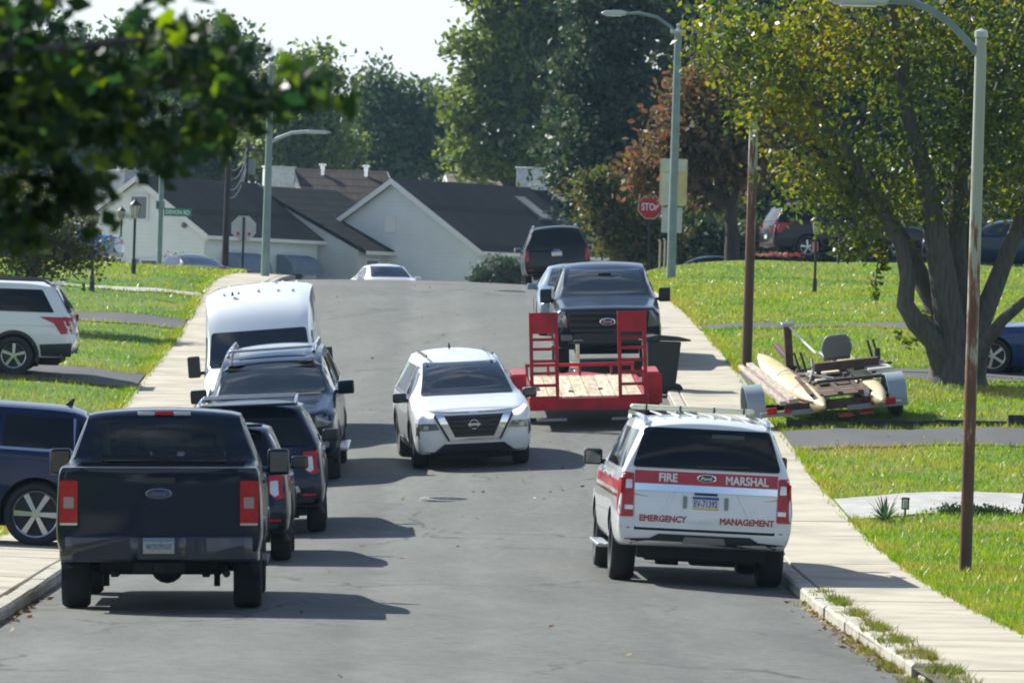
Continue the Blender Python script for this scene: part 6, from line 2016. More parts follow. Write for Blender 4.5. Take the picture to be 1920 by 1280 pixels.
def tree(label, D, base, blobs, n, clump, sig, size, lm, bark=M_BARK2, r0=.3, name='tree', cat='tree', grp=None, limbs=True, layer=0., core=.35, gz=None, seed=1, up=False):
    b = at(base[0], base[1], D)
    z = gz if gz is not None else ground_z(b.x, b.y)
    e = empty(name, (b.x, b.y, z), label=label, cat=cat, group=grp)
    off = np.array([b.x, b.y, z])
    P = blob_leaves(blobs, D, n, clump, sig, size, core=core, layer=layer, seed=seed)
    P = P[P[:, 2] > z + .1]
    o = link('crown', leaf_quads('crown', P - off, size, lm), e)
    g = G()
    tops = [at(q[0], q[1], D + (q[4] if len(q) > 4 else 0)) - Vector(off) for q in blobs]
    hi = max(t.z for t in tops)
    cx_ = sum(t.x for t in tops) / len(tops) * .5
    fork = Vector((cx_ * .2, 0, max(.8, min(t.z for t in tops) * .75)))
    g.tube(limb_path((0, 0, -.3), fork, wob=.05, n=4, seed=seed), np.linspace(r0 * 1.25, r0 * .85, 5), 10)
    o1 = g.build('trunk', bark, e, smooth=50)
    if limbs:
        for k, t in enumerate(tops):
            g = G(); pth = limb_path(fork, t, .08, .35, 7, seed + k)
            g.tube(pth, np.linspace(r0 * .55, .03, 8), 7)
            rr = random.Random(seed * 7 + k)
            for i in (3, 4, 5, 6):
                q = pth[i] + Vector((rr.uniform(-1, 1), rr.uniform(-1, 1), rr.uniform(-.2, 1))) * (t - fork).length * .16
                g.tube(limb_path(pth[i], q, .05, .4, 4, seed + i), np.linspace(r0 * .18, .015, 5), 5)
            g.build('limb', bark, e, smooth=50)
    return e
BGG = 'trees closing the view behind the houses'
GB = float(base_z(0, 240.0 * KD))
tree('bluish dark tree at the far left behind the near branch', 250, (60, 500), [(40, 190, 120, 120), (-40, 260, 110, 130), (90, 290, 100, 90), (130, 120, 70, 70)], 17000, 26, .55, .30, LM_BG, r0=.4, seed=3, grp=BGG, gz=GB)
tree('tall dark tree left of the street name sign', 255, (235, 500), [(235, 190, 105, 120), (180, 270, 90, 90), (300, 280, 90, 90), (260, 110, 60, 60)], 17000, 26, .55, .30, LM_BG, r0=.4, seed=4, grp=BGG, gz=GB)
tree('dark tree behind the left utility poles', 250, (410, 500), [(400, 180, 95, 105), (360, 280, 90, 80), (450, 270, 80, 90), (420, 100, 60, 55)], 17000, 26, .5, .30, LM_BG, r0=.4, seed=5, grp=BGG, gz=GB)
tree('rounded mid green tree left of the sky gap', 245, (570, 500), [(565, 165, 70, 70), (600, 240, 70, 80), (520, 250, 65, 80), (575, 310, 90, 60)], 14000, 34, .40, .27, LM_BG2, r0=.4, seed=6, grp=BGG, gz=GB)
tree('bluish feathery tree in the middle behind the roofs', 262, (745, 500), [(720, 190, 52, 70), (700, 270, 70, 75), (790, 220, 60, 75), (760, 290, 95, 70), (840, 260, 50, 80), (660, 310, 50, 50)], 18000, 32, .42, .27, LM_BG, r0=.4, seed=7, grp=BGG, gz=GB, up=True)
tree('tall olive green tree right of the sky gap', 214, (960, 420), [(985, 20, 105, 75), (905, 95, 60, 55), (1010, 110, 100, 75), (900, 190, 70, 60), (1000, 210, 100, 70), (900, 280, 65, 50), (1010, 300, 100, 50), (1100, 60, 90, 100), (1080, -60, 160, 80), (925, -30, 55, 45)], 30000, 40, .36, .26, LM_BG2, r0=.5, seed=8, grp=BGG, gz=GB, core=.25)
# evergreens behind the right corner
tree('dark layered evergreen behind the sign panels', 172, (1165, 480), [(1165, 20, 90, 70), (1120, 130, 80, 60), (1190, 180, 95, 60), (1130, 260, 90, 55), (1190, 330, 90, 60), (1150, 410, 80, 50), (1090, 340, 50, 40)], 30000, 34, .34, .20, LM_CON, r0=.4, seed=9, layer=.9, cat='tree')
tree('darkest evergreen at the top behind the right lamp arm', 176, (1300, 480), [(1300, 30, 95, 90), (1330, 150, 90, 80), (1290, 270, 80, 80), (1340, 370, 90, 70), (1260, -40, 100, 60)], 26000, 34, .34, .22, LM_CON, r0=.4, seed=10, layer=.7)
tree('dark tree behind the left half of the big tree', 160, (1460, 470), [(1440, 80, 110, 110), (1480, 230, 110, 110), (1430, 350, 90, 90), (1500, 400, 110, 70)], 24000, 30, .4, .24, LM_CON, r0=.4, seed=11, grp='dark trees behind the big tree')
tree('dark tree behind the middle of the big tree', 162, (1640, 470), [(1640, 80, 120, 120), (1650, 240, 120, 110), (1620, 370, 110, 90), (1700, 400, 100, 60)], 24000, 30, .4, .24, LM_CON, r0=.4, seed=12, grp='dark trees behind the big tree')
tree('dark tree behind the right edge of the big tree', 164, (1840, 470), [(1830, 80, 120, 120), (1850, 240, 120, 110), (1820, 370, 100, 80), (1930, 300, 90, 150)], 24000, 30, .4, .24, LM_CON, r0=.4, seed=13, grp='dark trees behind the big tree')
tree('rust orange autumn tree beside the right lamp pole', 128.5, (1374, 500), [(1330, 185, 62, 50), (1385, 215, 55, 55), (1290, 240, 55, 45), (1228, 305, 42, 36), (1340, 280, 70, 55), (1272, 335, 45, 24), (1400, 300, 50, 50), (1212, 352, 20, 9)], 15000, 22, .28, .15, LM_AUT, r0=.2, seed=14)
tree('yellow green shrubby tree at the foot of the sign panels', 140, (1180, 505), [(1330, 372, 45, 26), (1135, 400, 38, 34), (1175, 455, 50, 40), (1120, 350, 40, 30), (1230, 440, 40, 50)], 9000, 20, .22, .13, LM_YEL, r0=.14, seed=15, core=.5)
tree('dark understorey shrubs behind the right lawn crest', 146, (1300, 500), [(1220, 470, 60, 45), (1300, 450, 60, 60), (1400, 470, 70, 50), (1510, 450, 90, 60), (1640, 450, 90, 60), (1770, 450, 90, 60), (1890, 430, 80, 70)], 22000, 30, .3, .16, LM_CON, r0=.1, name='shrubbery', cat='shrubs', seed=16, core=.6)
# round clipped bush in front of the right house, small bushes on the left
def bush(px, py, rx, ry, D, n, lm, label, size=.10, sig=.12, cat='bush', gz=None):
    b = at(px, py + ry, D); z = gz if gz is not None else ground_z(b.x, b.y)
    e = empty('bush', (b.x, b.y, z), label=label, cat=cat)
    P = blob_leaves([(px, py, rx, ry)], D, n, 16, sig, size, core=.3, seed=int(px))
    link('foliage', leaf_quads('foliage', P - np.array([b.x, b.y, z]), size, lm), e)
    g = G(); s = D / FPX; g.sphere((0, 0, at(px, py, D).z - z), 1.0, 14, 10, sq=(rx * s * .9, (rx + ry) / 2 * s * .9, ry * s * .9)); g.build('inner_twigs', M_BARK2, e, smooth=60)
bush(940, 520, 52, 34, 190, 7000, LM_BUSH, 'large round clipped bush in front of the right white house')
bush(215, 506, 16, 15, 165, 1800, LM_BUSH, 'small round dark bush beside the middle post lamp on the left')
bush(338, 494, 22, 12, 150, 1500, leafmat('dry_bush', [(.10, .085, .04), (.14, .11, .05)], .3), 'low brownish bush in front of a parked car roof on the left')
# small autumn tree at the left edge above the white suv
tree('small yellowing autumn tree at the left edge behind the white suv', 92, (60, 560), [(20, 420, 85, 60), (100, 440, 70, 55), (60, 490, 90, 45), (150, 480, 45, 40), (-40, 380, 90, 70), (60, 385, 60, 40)], 9500, 18, .17, .075, LM_YEL, r0=.09, seed=17, core=.4)

# ---------------------------------------------------------------- the big many-stemmed tree on the right lawn
DM = 76.0
b = at(1790, 752, DM); zt = ground_z(b.x, b.y)
big = empty('tree', (b.x, b.y, zt), label='big many stemmed tree on the right lawn behind the boat trailer', cat='tree')
off = Vector((b.x, b.y, zt))
def T(px, py, dD=0): return at(px, py, DM + dD) - off
stems = [
    ([(1772, 770), (1768, 690), (1752, 640), (1718, 605), (1697, 570), (1702, 520), (1690, 460), (1650, 390), (1600, 300), (1520, 180), (1440, 60)], .24, .05, -.3),
    ([(1776, 760), (1772, 660), (1757, 580), (1722, 510), (1690, 445), (1660, 400), (1590, 330), (1500, 260), (1420, 230)], .25, .04, .3),
    ([(1796, 775), (1790, 680), (1778, 590), (1765, 500), (1752, 430), (1735, 330), (1700, 210), (1680, 60), (1660, -60)], .34, .07, -.2),
    ([(1800, 770), (1800, 670), (1800, 560), (1790, 470), (1798, 380), (1800, 280), (1820, 140), (1830, -40)], .30, .07, .4),
    ([(1812, 765), (1816, 660), (1822, 580), (1818, 480), (1815, 410), (1840, 280), (1880, 140), (1930, 0)], .22, .05, .6),
    ([(1815, 768), (1828, 680), (1836, 610), (1868, 530), (1895, 460), (1918, 400), (1960, 300), (2010, 160)], .26, .06, .1),
    ([(1816, 768), (1832, 690), (1848, 640), (1880, 600), (1925, 562), (1990, 520), (2070, 450)], .17, .04, -.5),
    ([(1780, 700), (1768, 640), (1740, 600), (1735, 560), (1752, 500)], .14, .03, .7),
]
for k, (pts, r0, r1, dD) in enumerate(stems):
    P = [T(x, y, dD * min(1, i / 3)) for i, (x, y) in enumerate(pts)]
    g = G(); g.tube(P, np.linspace(r0, r1, len(P)), 12, flat=.95)
    g.build('trunk' if k == 2 else 'stem', M_BARK, big, smooth=60)
g = G(); g.lathe([(1.05, -.25), (.82, .02), (.62, .25), (.52, .6), (.46, 1.1)], 18, Matrix.Translation(T(1793, 768) + Vector((0, .05, 0)))); 
g.build('trunk_base', M_BARK, big, smooth=60)
mb = [(1400, 90, 105, 80), (1350, 60, 60, 70), (1480, 200, 95, 80), (1410, 190, 50, 60), (1560, 60, 130, 100), (1560, 300, 95, 70), (1480, 330, 45, 45), (1535, 368, 55, 38), (1620, 400, 70, 60), (1600, 455, 42, 35),
      (1700, 120, 150, 130), (1700, 300, 120, 90), (1720, 400, 80, 40), (1850, 60, 130, 130), (1850, 240, 130, 100), (1870, 360, 90, 60), (2000, 150, 150, 200), (1640, -80, 300, 80), (2000, 380, 80, 70), (1560, 370, 90, 60), (1470, 130, 120, 110)]
P = blob_leaves(mb, DM, 19500, 9, .15, .1, core=.5, seed=21)
P[:, 1] += np.random.default_rng(5).normal(0, .8, len(P))
P2 = blob_leaves([(1640, 530, 10, 22), (1643, 560, 6, 16), (1655, 480, 14, 30), (1600, 470, 40, 22), (1830, 640, 16, 14), (1730, 600, 16, 20), (1700, 640, 20, 10)], DM, 420, 5, .06, .09, seed=22)
link('crown', leaf_quads('crown', np.concatenate([P, P2]) - np.array(off), .088, LM_MAP), big)
tw = G()
rr = random.Random(4)
for q in mb:
    c = T(q[0], q[1])
    for i in range(9):
        a = c + Vector((rr.uniform(-1, 1) * q[2], rr.uniform(-1, 1) * 90, rr.uniform(-1, .3) * q[3])) * DM / FPX
        d = Vector((rr.uniform(-.5, .5), rr.uniform(-.5, .5), rr.uniform(.1, 1))) * rr.uniform(.4, .9)
        tw.tube(limb_path(a, a + d, .03, .3, 4, i), np.linspace(.022, .006, 5), 5)
o = tw.build('twigs', M_BARK, big); o['kind'] = 'stuff'
# hanging sprig
g = G(); g.tube([T(1655, 440), T(1645, 500), T(1640, 560), T(1645, 580)], [.012, .01, .006, .004], 5); g.build('hanging_twig', M_BARK, big)

# ---------------------------------------------------------------- the near branch at the top left
DN = 15.0
zb = float(ground_z(-4.2, DN * KD))
near = empty('tree', (-4.2, DN * KD, zb), label='out of focus leafy branch close to the camera at the upper left', cat='tree')
no = Vector((-4.2, DN * KD, zb))
g = G(); g.tube([Vector((0, 0, -.3)), Vector((.05, 0, 1.5)), Vector((.1, 0, 3.0)), Vector((.0, .1, 5.0))], [.16, .14, .12, .08], 12); g.build('trunk', M_BARK, near, smooth=50)
def TN(px, py, dD=0): return at(px, py, DN + dD) - no
mains = [([(-900, 430), (-500, 300), (-150, 215), (150, 170), (380, 150), (540, 165)], 0), ([(-900, 480), (-450, 360), (-100, 290), (150, 250), (330, 240), (480, 245)], .4),
         ([(-900, 420), (-500, 240), (-150, 130), (120, 90), (260, 75), (380, 95)], -.3), ([(-900, 500), (-400, 440), (-100, 420), (60, 440), (150, 470)], .2)]
for pts, dD in mains:
    g = G(); P = [TN(x, y, dD) for x, y in pts]; g.tube(P, np.linspace(.035, .006, len(P)), 8); g.build('branch', M_BARK, near, smooth=50)
nb = [(40, 70, 160, 90), (190, 160, 150, 75), (300, 70, 80, 45), (385, 110, 70, 60), (60, 210, 160, 90), (220, 240, 170, 65), (380, 215, 110, 50), (460, 175, 80, 40), (110, 285, 150, 40), (540, 165, 70, 24), (600, 190, 34, 16), (330, 285, 70, 28), (-60, 150, 120, 200), (380, 280, 34, 22), (500, 205, 24, 16), (330, 110, 90, 70)]
nb = [(a, b - 12, c, d) for a, b, c, d in nb]
NP_ = blob_leaves(nb, DN, 2050, 14, .042, .05, core=.6, seed=31)
NP_[:, 1] += np.random.default_rng(6).normal(0, .35, len(NP_))
nb2 = [(60, 370, 100, 40), (20, 450, 50, 50), (150, 400, 50, 30), (100, 345, 110, 30)]
NP2 = blob_leaves(nb2, DN, 240, 7, .05, .05, core=.6, seed=32)
NP_ = np.concatenate([NP_, NP2])
# the 300 nearest to us are leaves of their own, the rest is one mass
order = np.argsort(NP_[:, 1])
vis = [i for i in order if -20 < (NP_[i, 0] / DN * FPX + 960)]
single, rest = vis[:300], vis[300:] + [i for i in order if i not in set(vis)]
# unseen crown leaves added above the picture to shade the branch
up_ = blob_leaves([(-300, -270, 400, 240), (80, -270, 260, 190), (-600, 60, 350, 330), (-250, -500, 450, 260), (-700, -300, 400, 400)], DN + 1.0, 4200, 12, .10, .1, core=.7, seed=33)
up_[:, 1] += np.random.default_rng(8).normal(.6, 1.0, len(up_))
o = link('shading_foliage', leaf_quads('shading_foliage', up_ - np.array(no), .11, LM_NEAR, aspect=1.35), near); o['kind'] = 'stuff'
o = link('foliage', leaf_quads('foliage', NP_[rest] - np.array(no), .062, LM_NEAR, aspect=1.35), near); o['kind'] = 'stuff'
def leaf_shape():
    g = G()
    pr = [(0, -.5), (.30, -.44), (.22, -.22), (.48, .02), (.20, .12), (0, .55), (-.20, .12), (-.48, .02), (-.22, -.22), (-.30, -.44)]
    vs = [(0, 0, .03)] + [(x, y, abs(x) * -.25 + y * y * -.2) for x, y in pr]
    g.add(vs, [(0, 1 + i, 1 + (i + 1) % 10) for i in range(10)])
    return g.mesh('leaf', LM_LEAFS, recalc=False)
LM_LEAFS = leafmat('near_leaf_single', [(.010, .030, .012), (.018, .048, .014), (.10, .16, .02)], .6, .42)
# colour differs leaf by leaf through the object
nt = LM_LEAFS.node_tree
oi = nt.nodes.new('ShaderNodeObjectInfo')
rp = [n for n in nt.nodes if n.type == 'VALTORGB'][0]
for l in list(rp.inputs['Fac'].links): nt.links.remove(l)
nt.links.new(oi.outputs['Random'], rp.inputs['Fac'])
lme = leaf_shape()
rl = random.Random(9)
for i in single:
    o = link('leaf', lme, near)
    o.location = NP_[i] - np.array(no)
    o.rotation_euler = (rl.gauss(0, 1.0), rl.gauss(0, .9), rl.uniform(0, 6.28))
    s = rl.uniform(.055, .095); o.scale = (s, s, s)

# spiky plant and ground cover by the concrete driveway
p = at(1660, 968, 57.0); z = ground_z(p.x, p.y)
e = empty('spiky_plant', (p.x, p.y, z), label='dark green spiky leaved plant at the concrete driveway edge', cat='plant')
rp_ = random.Random(3)
M_YUC = leafmat('yucca_leaf', [(.03, .07, .03), (.05, .10, .04)], .3, .4)
for k in range(46):
    a = rp_.uniform(0, 6.28); el = rp_.uniform(.25, 1.35); ln = rp_.uniform(.28, .52)
    d = Vector((math.cos(a) * math.cos(el), math.sin(a) * math.cos(el), math.sin(el)))
    pts = [d * ln * t + Vector((0, 0, -.18 * ln * t * t * math.cos(el) * 2)) for t in (0, .35, .7, 1)]
    g = G(); sd = Vector((-math.sin(a), math.cos(a), 0))
    ws = (.012, .017, .012, .001)
    vs = [v for q, w in zip(pts, ws) for v in (q - sd * w, q + sd * w)]
    g.add(vs, [(i * 2, i * 2 + 1, i * 2 + 3, i * 2 + 2) for i in range(3)])
    g.build('leaf', M_YUC, e, recalc=False)
for px, lab in ((1800, 'low dark ground cover clump left of the near pole'), (1852, 'low dark ground cover clump right of the near pole')):
    p = at(px, 950, 57.6); z = ground_z(p.x, p.y)
    r = np.random.default_rng(px)
    n = 700
    P = np.stack([r.normal(0, .17, n), r.normal(0, .12, n), np.abs(r.normal(0, .05, n)) + .02], -1)
    o = link('ground_cover', leaf_quads('ground_cover', P, .035, LM_BUSH)); o.location = (p.x, p.y, z); o['kind'] = 'stuff'; o['label'] = lab

# ---------------------------------------------------------------- unseen trees added behind the camera to darken what the paint reflects
r = np.random.default_rng(77)
C = []
for k in range(26):
    cx_, cd = -75 + k * 6 + r.uniform(-2, 2), -46 + r.uniform(-8, 8)
    hh = r.uniform(7, 12)
    u = r.normal(0, 1, (420, 3)); u /= np.linalg.norm(u, axis=1)[:, None]
    C.append(u * np.array([4.2, 4.2, hh * .55]) * r.uniform(.4, 1.0, (420, 1)) ** .5 + np.array([cx_, cd, hh * .52 - 1.8]))
o = link('unseen_wood', leaf_quads('unseen_wood', np.concatenate(C), 1.1, LM_BG)); o['kind'] = 'stuff'
# ================================================================== vehicles in their places
def px_x(px, py, D): return at(px, py, D).x
ROADYAW = R(1.1)
RZ = road_z
def gfn(x, d): return ground_z(float(x), float(d))
def put(c, px, py, Dfront_or_rear, rear=True, yaw=0.0, zoff=0.0):
    """px,py: middle of the visible end; that end stands at the given distance"""
    x = px_x(px, py, Dfront_or_rear)
    D = Dfront_or_rear * KD
    f = Vector((-math.sin(yaw), math.cos(yaw)))
    sgn = 1 if rear else -1           # visible end is the rear when driving away from us
    cx_, cy_ = x + f.x * c.L / 2 * sgn, D + f.y * c.L / 2 * sgn
    c.drop(cx_, cy_, yaw, zoff)
    return c
navy = make_pickup('dark navy pickup truck parked at the left kerb, nearest vehicle, seen from behind', P_NAVY, False)
put(navy, 300, 1060, 41.7, True, ROADYAW + R(.4))
hid = make_dark_suv('dark suv with a chrome window edge mostly hidden behind the navy pickup', P_BLUEBLACK, older=False, rails=False, grp=None)
put(hid, 401, 1000, 50.6, True, ROADYAW)
hid.root.matrix_world = hid.root.matrix_world @ Matrix.Scale(.94, 4)
expl = make_dark_suv('dark blue suv with a roof rack, second in line behind the navy pickup', P_NAVY)
put(expl, 476, 950, 56.4, True, ROADYAW + R(.3))
fsuv = make_facing_suv()
put(fsuv, 516, 850, 64.6, False, PI + ROADYAW - R(1.2))
van = make_van()
put(van, 497, 800, 69.6, False, PI + ROADYAW - R(.6))
van.root.matrix_world = van.root.matrix_world @ Matrix.Scale(.925, 4)
ros = make_crossover()
put(ros, 894, 830, 65.5, False, PI + ROADYAW + R(4.6))
mar = make_marshal()
put(mar, 1317, 1040, 48.4, True, ROADYAW + R(1.4))
ftr = make_pickup('dark blue pickup truck facing us behind the red trailer ramps', P_BLUEBLACK, True)
put(ftr, 1142, 640, 80.0, False, PI + ROADYAW - R(.6))
sed = make_sedan('silver blue sedan facing us behind the dark pickup truck', P_SILVERBLUE)
put(sed, 1092, 560, 89.5, False, PI + ROADYAW)
mini = make_minivan()
put(mini, 1048, 510, 124.5, True, ROADYAW)
hat = make_sedan('white car mostly hidden below the crest, only roof and windows visible', P_WHITE, L=4.5, W=1.82, H=1.58)
put(hat, 752, 520, 139.0, False, PI + R(14), -.56)
wex = make_dark_suv('white suv with red tail lamp parked on the left driveway at the picture edge', P_WHITE, older=True)
wx = at(18, 672, 80.2)
wex.drop(wx.x - 1.30, 80.2 * KD + .8, R(90), 0)
dsv = make_driveway_suv()
dx_ = at(67, 945, 52.6)
dsv.drop(dx_.x - 1.48, 52.6 * KD + .9, R(90), 0)
spo = make_sports()
sx_ = at(1862, 668, 78.6)
spo.drop(sx_.x + 1.30, 78.6 * KD + .9, R(90), 0)
bsv = make_dark_suv('dark suv with a bright red rear lamp on the upper right driveway', P_BLACK, older=True, rails=False)
bx_ = at(1500, 480, 134.0)
bsv.drop(bx_.x + 1.35, 134.0 * KD, R(-90) + R(12), 0)
# parked cars far off, only their tops show
c1 = make_sedan('bright blue car at the far left behind the autumn tree', P_SKYBLUE); c1.drop(px_x(88, 505, 140), 140 * KD, R(75), .35)
c2 = make_sedan('dark car roof showing over the left lawn by the brown bush', P_BLUEBLACK); c2.drop(px_x(344, 500, 146), 146.5 * KD, R(28), -.25)
c3 = make_sedan('dark blue car at the far right behind the big tree trunks', paint('shade_blue', (.008, .018, .045), .3)); c3.drop(px_x(1880, 455, 128), 128 * KD, R(80), -.15)
c4 = make_sedan('navy car whose dark roof just shows over the right lawn crest', P_NAVY); c4.drop(px_x(1318, 520, 140), 140.5 * KD, R(93), -1.0)

# ---------------------------------------------------------------- red equipment trailer
M_TRED = pbr('trailer_red', (.44, .010, .024), .45, coat=.1, var=.55, vscale=3.5, spec=.3, col2=(.20, .016, .02), bump=.15, bscale=30)
M_PLANK = [pbr('deck_plank_%s' % n, c, 0.8, var=.5, vscale=2.2, bump=.4, bscale=20, stretch=(8, .7, 8)) for n, c in (('pale', (.62, .51, .36)), ('tan', (.55, .44, .31)), ('light', (.66, .55, .41)))]
DT = 70.6
p = at(1107, 765, DT)
tr = empty('utility_trailer', (0, 0, 0), label='red flatbed trailer with raised ladder ramps and pale plank deck', cat='trailer')
TW, TL, TH = 1.90, 5.6, .52
def tp_(name, mat, fn, bevel=.0, smooth=0, parent=None):
    g = G(); fn(g); return g.build(name, mat, parent or tr, bevel=bevel, smooth=smooth)
tp_('rear_beam', M_TRED, lambda g: g.box((0, .04, TH - .09), (TW + .06, .10, .20)), bevel=.012)
tp_('front_beam', M_TRED, lambda g: g.box((0, TL, TH - .06), (TW, .10, .16)), bevel=.012)
for sg in (-1, 1):
    tp_('side_rail', M_TRED, lambda g: (g.box((sg * TW / 2, TL / 2, TH - .05), (.08, TL, .16))), bevel=.01)
n = 8
for i in range(n):
    w = (TW - .12) / n
    o = tp_('plank', M_PLANK[i % 3], lambda g: g.box((-TW / 2 + .06 + w * (i + .5), TL / 2 + .02, TH + .012 + .003 * (i % 2)), (w - .012, TL - .16, .04)))
for x in (-.27, .24):
    tp_('tie_ring', M_DARK, lambda g: g.box((x, 1.5 + x, TH + .04), (.08, .16, .03)), bevel=.01)
# low bar across the front of the deck and the A frame tongue
tp_('stop_bar', M_TRED, lambda g: g.tube([(-TW / 2, TL - .1, TH + .22), (TW / 2, TL - .1, TH + .22)], .03, 8), smooth=40)
for x in (-TW / 2 + .03, -.55, 0, .55, TW / 2 - .03):
    tp_('stop_bar_post', M_TRED, lambda g: g.tube([(x, TL - .1, TH), (x, TL - .1, TH + .21)], .022, 8))
for sg in (-1, 1):
    tp_('tongue_arm', M_TRED, lambda g: g.tube([(sg * TW * .42, TL, TH - .06), (0, TL + 1.5, TH - .06)], .06, 4))
tp_('tongue_plate', M_TRED, lambda g: g.prism([(-.55, TL + .05), (.55, TL + .05), (.1, TL + 1.1), (-.1, TL + 1.1)], TH + .0, TH + .02, 'z'))
tp_('coupler', M_CHROME, lambda g: g.box((0, TL + 1.6, TH - .02), (.12, .34, .1)), bevel=.02)
jk = tp_('tongue_jack', M_CHROME, lambda g: g.tube([(.0, TL + 1.15, .02), (.0, TL + 1.15, 1.02)], .04, 10), smooth=40)
tp_('jack_crank', M_DARK, lambda g: g.box((.02, TL + 1.12, 1.06), (.16, .12, .06)), bevel=.01, parent=jk)
tp_('jack_bracket', M_CHROME, lambda g: g.box((-.06, TL + 1.15, .66), (.16, .1, .14)), bevel=.01, parent=jk)
# fenders and wheels
for sg in (-1, 1):
    prof = [(-.82, .0), (-.74, .40), (.74, .40), (.82, .0), (.78, .0), (.70, .36), (-.70, .36), (-.78, .0)]
    x0, x1 = sorted((sg * (TW / 2 + .05), sg * (TW / 2 + .29)))
    fe = tp_('fender', M_TRED, lambda g: g.prism([(2.6 + u, TH - .10 + v) for u, v in prof], x0, x1, 'x'), bevel=.01)
    tp_('fender_back', M_TRED, lambda g: g.box((sg * (TW / 2 + .19), 2.6 - .80, TH + .02), (.28, .03, .50)), bevel=.006, parent=fe)
    for dy in (-.37, .37):
        rim, ty = wheel_meshes(.34, .20, 'five', .2, M_SILVER)
        w = link('wheel', rim, tr); w.location = (sg * (TW / 2 + .19), 2.6 + dy, .34); w.rotation_euler = (.4, 0, 0 if sg > 0 else PI)
        link('tyre', ty, w)
tp_('axle', M_UNDER, lambda g: g.tube([(-TW / 2, 2.23, .34), (TW / 2, 2.23, .34)], .04, 8)); tp_('axle', M_UNDER, lambda g: g.tube([(-TW / 2, 2.97, .34), (TW / 2, 2.97, .34)], .04, 8))
# the raised ramps, slightly leaning forward
for sg in (-1, 1):
    rx = sg * (TW / 2 - .22)
    lean = Matrix.Translation((rx, .02, TH - .16)) @ Matrix.Rotation(R(-4), 4, 'X')
    rmp = tp_('ramp', M_TRED, lambda g: [g.add([lean @ Vector((cx + sx * .03, sy * .035, z)) for z in (0, 1.58) for sy in (-1, 1) for sx in (-1, 1)], [(0, 2, 3, 1), (4, 5, 7, 6), (0, 1, 5, 4), (2, 6, 7, 3), (0, 4, 6, 2), (1, 3, 7, 5)]) for cx in (-.21,)])
    def bar(cx, z0, z1, hw, hd, nm, off=0):
        tp_(nm, M_TRED, lambda g: g.add([lean @ Vector((cx + sx * hw, off + sy * hd, z)) for z in (z0, z1) for sy in (-1, 1) for sx in (-1, 1)], [(0, 2, 3, 1), (4, 5, 7, 6), (0, 1, 5, 4), (2, 6, 7, 3), (0, 4, 6, 2), (1, 3, 7, 5)]), bevel=.006, parent=rmp)
    bar(.21, 0, 1.52, .03, .035, 'ramp_rail')
    for z in (.16, .36, .56, .76, .96, 1.12): bar(0, z, z + .05, .18, .03, 'rung')
    bar(0, 1.24, 1.59, .24, .02, 'ramp_foot', -.03)
    bar(0, .0, .09, .18, .03, 'rung')
for sg in (-1, 1):
    tp_('tail_light', M_RED, lambda g: g.box((sg * .8, -.02, TH - .12), (.16, .03, .06)), bevel=.008)
    tp_('stand', M_GREY, lambda g: g.box((sg * .62, .10, .17), (.5, .06, .05)), bevel=.01)
f = Vector((-math.sin(ROADYAW), math.cos(ROADYAW)))
def stand_matrix(x, d, yaw, L, W, fn=ground_z):
    f = Vector((-math.sin(yaw), math.cos(yaw))); r = Vector((math.cos(yaw), math.sin(yaw)))
    z0 = fn(x, d); z1 = fn(x + f.x * L, d + f.y * L)
    zl, zr = fn(x - r.x * W / 2 + f.x * L / 2, d - r.y * W / 2 + f.y * L / 2), fn(x + r.x * W / 2 + f.x * L / 2, d + r.y * W / 2 + f.y * L / 2)
    Y = Vector((f.x * L, f.y * L, z1 - z0)).normalized(); X = Vector((r.x * W, r.y * W, zr - zl)).normalized()
    Z = X.cross(Y).normalized(); X = Y.cross(Z)
    return Matrix(((X.x, Y.x, Z.x, x), (X.y, Y.y, Z.y, d), (X.z, Y.z, Z.z, z0), (0, 0, 0, 1)))
tr.matrix_world = stand_matrix(p.x, p.y, ROADYAW, TL, TW)

# ---------------------------------------------------------------- wheeled bin behind the ramp
M_BIN = pbr('bin_dark_green', (.012, .020, .018), .55)
Db = 75.8
p = at(1238, 700, Db); z = ground_z(p.x, p.y)
bn = empty('wheeled_bin', (p.x, p.y, z), R(8), 'dark wheeled rubbish bin with lid standing behind the right trailer ramp', 'bin')
g = G(); g.box((0, 0, .50), (.60, .62, .92), taper=None); 
vs = [(-.23, -.25, .04), (.23, -.25, .04), (.23, .25, .04), (-.23, .25, .04), (-.31, -.34, .98), (.31, -.34, .98), (.31, .34, .98), (-.31, .34, .98)]
g = G(); g.add(vs, [(0, 3, 2, 1), (4, 5, 6, 7), (0, 1, 5, 4), (1, 2, 6, 5), (2, 3, 7, 6), (3, 0, 4, 7)]); g.build('body', M_BIN, bn, bevel=.025)
g = G(); g.prism([(-.36, .985), (-.34, 1.04), (-.1, 1.09), (.25, 1.07), (.48, 1.02), (.48, .99), (.36, .985)], -.34, .34, 'y'); g.build('lid', M_BIN, bn, bevel=.012)
g = G(); g.tube([(.40, -.28, 1.0), (.40, .28, 1.0)], .018, 8); g.build('handle', M_BIN, bn)
for sy in (-1, 1):
    g = G(); g.lathe([(.001, -.03), (.12, -.03), (.12, .03), (.001, .03)], 16, Matrix.Translation((.25, sy * .27, .12)) @ Matrix.Rotation(R(90), 4, 'X')); g.build('wheel', M_TYRE, bn)
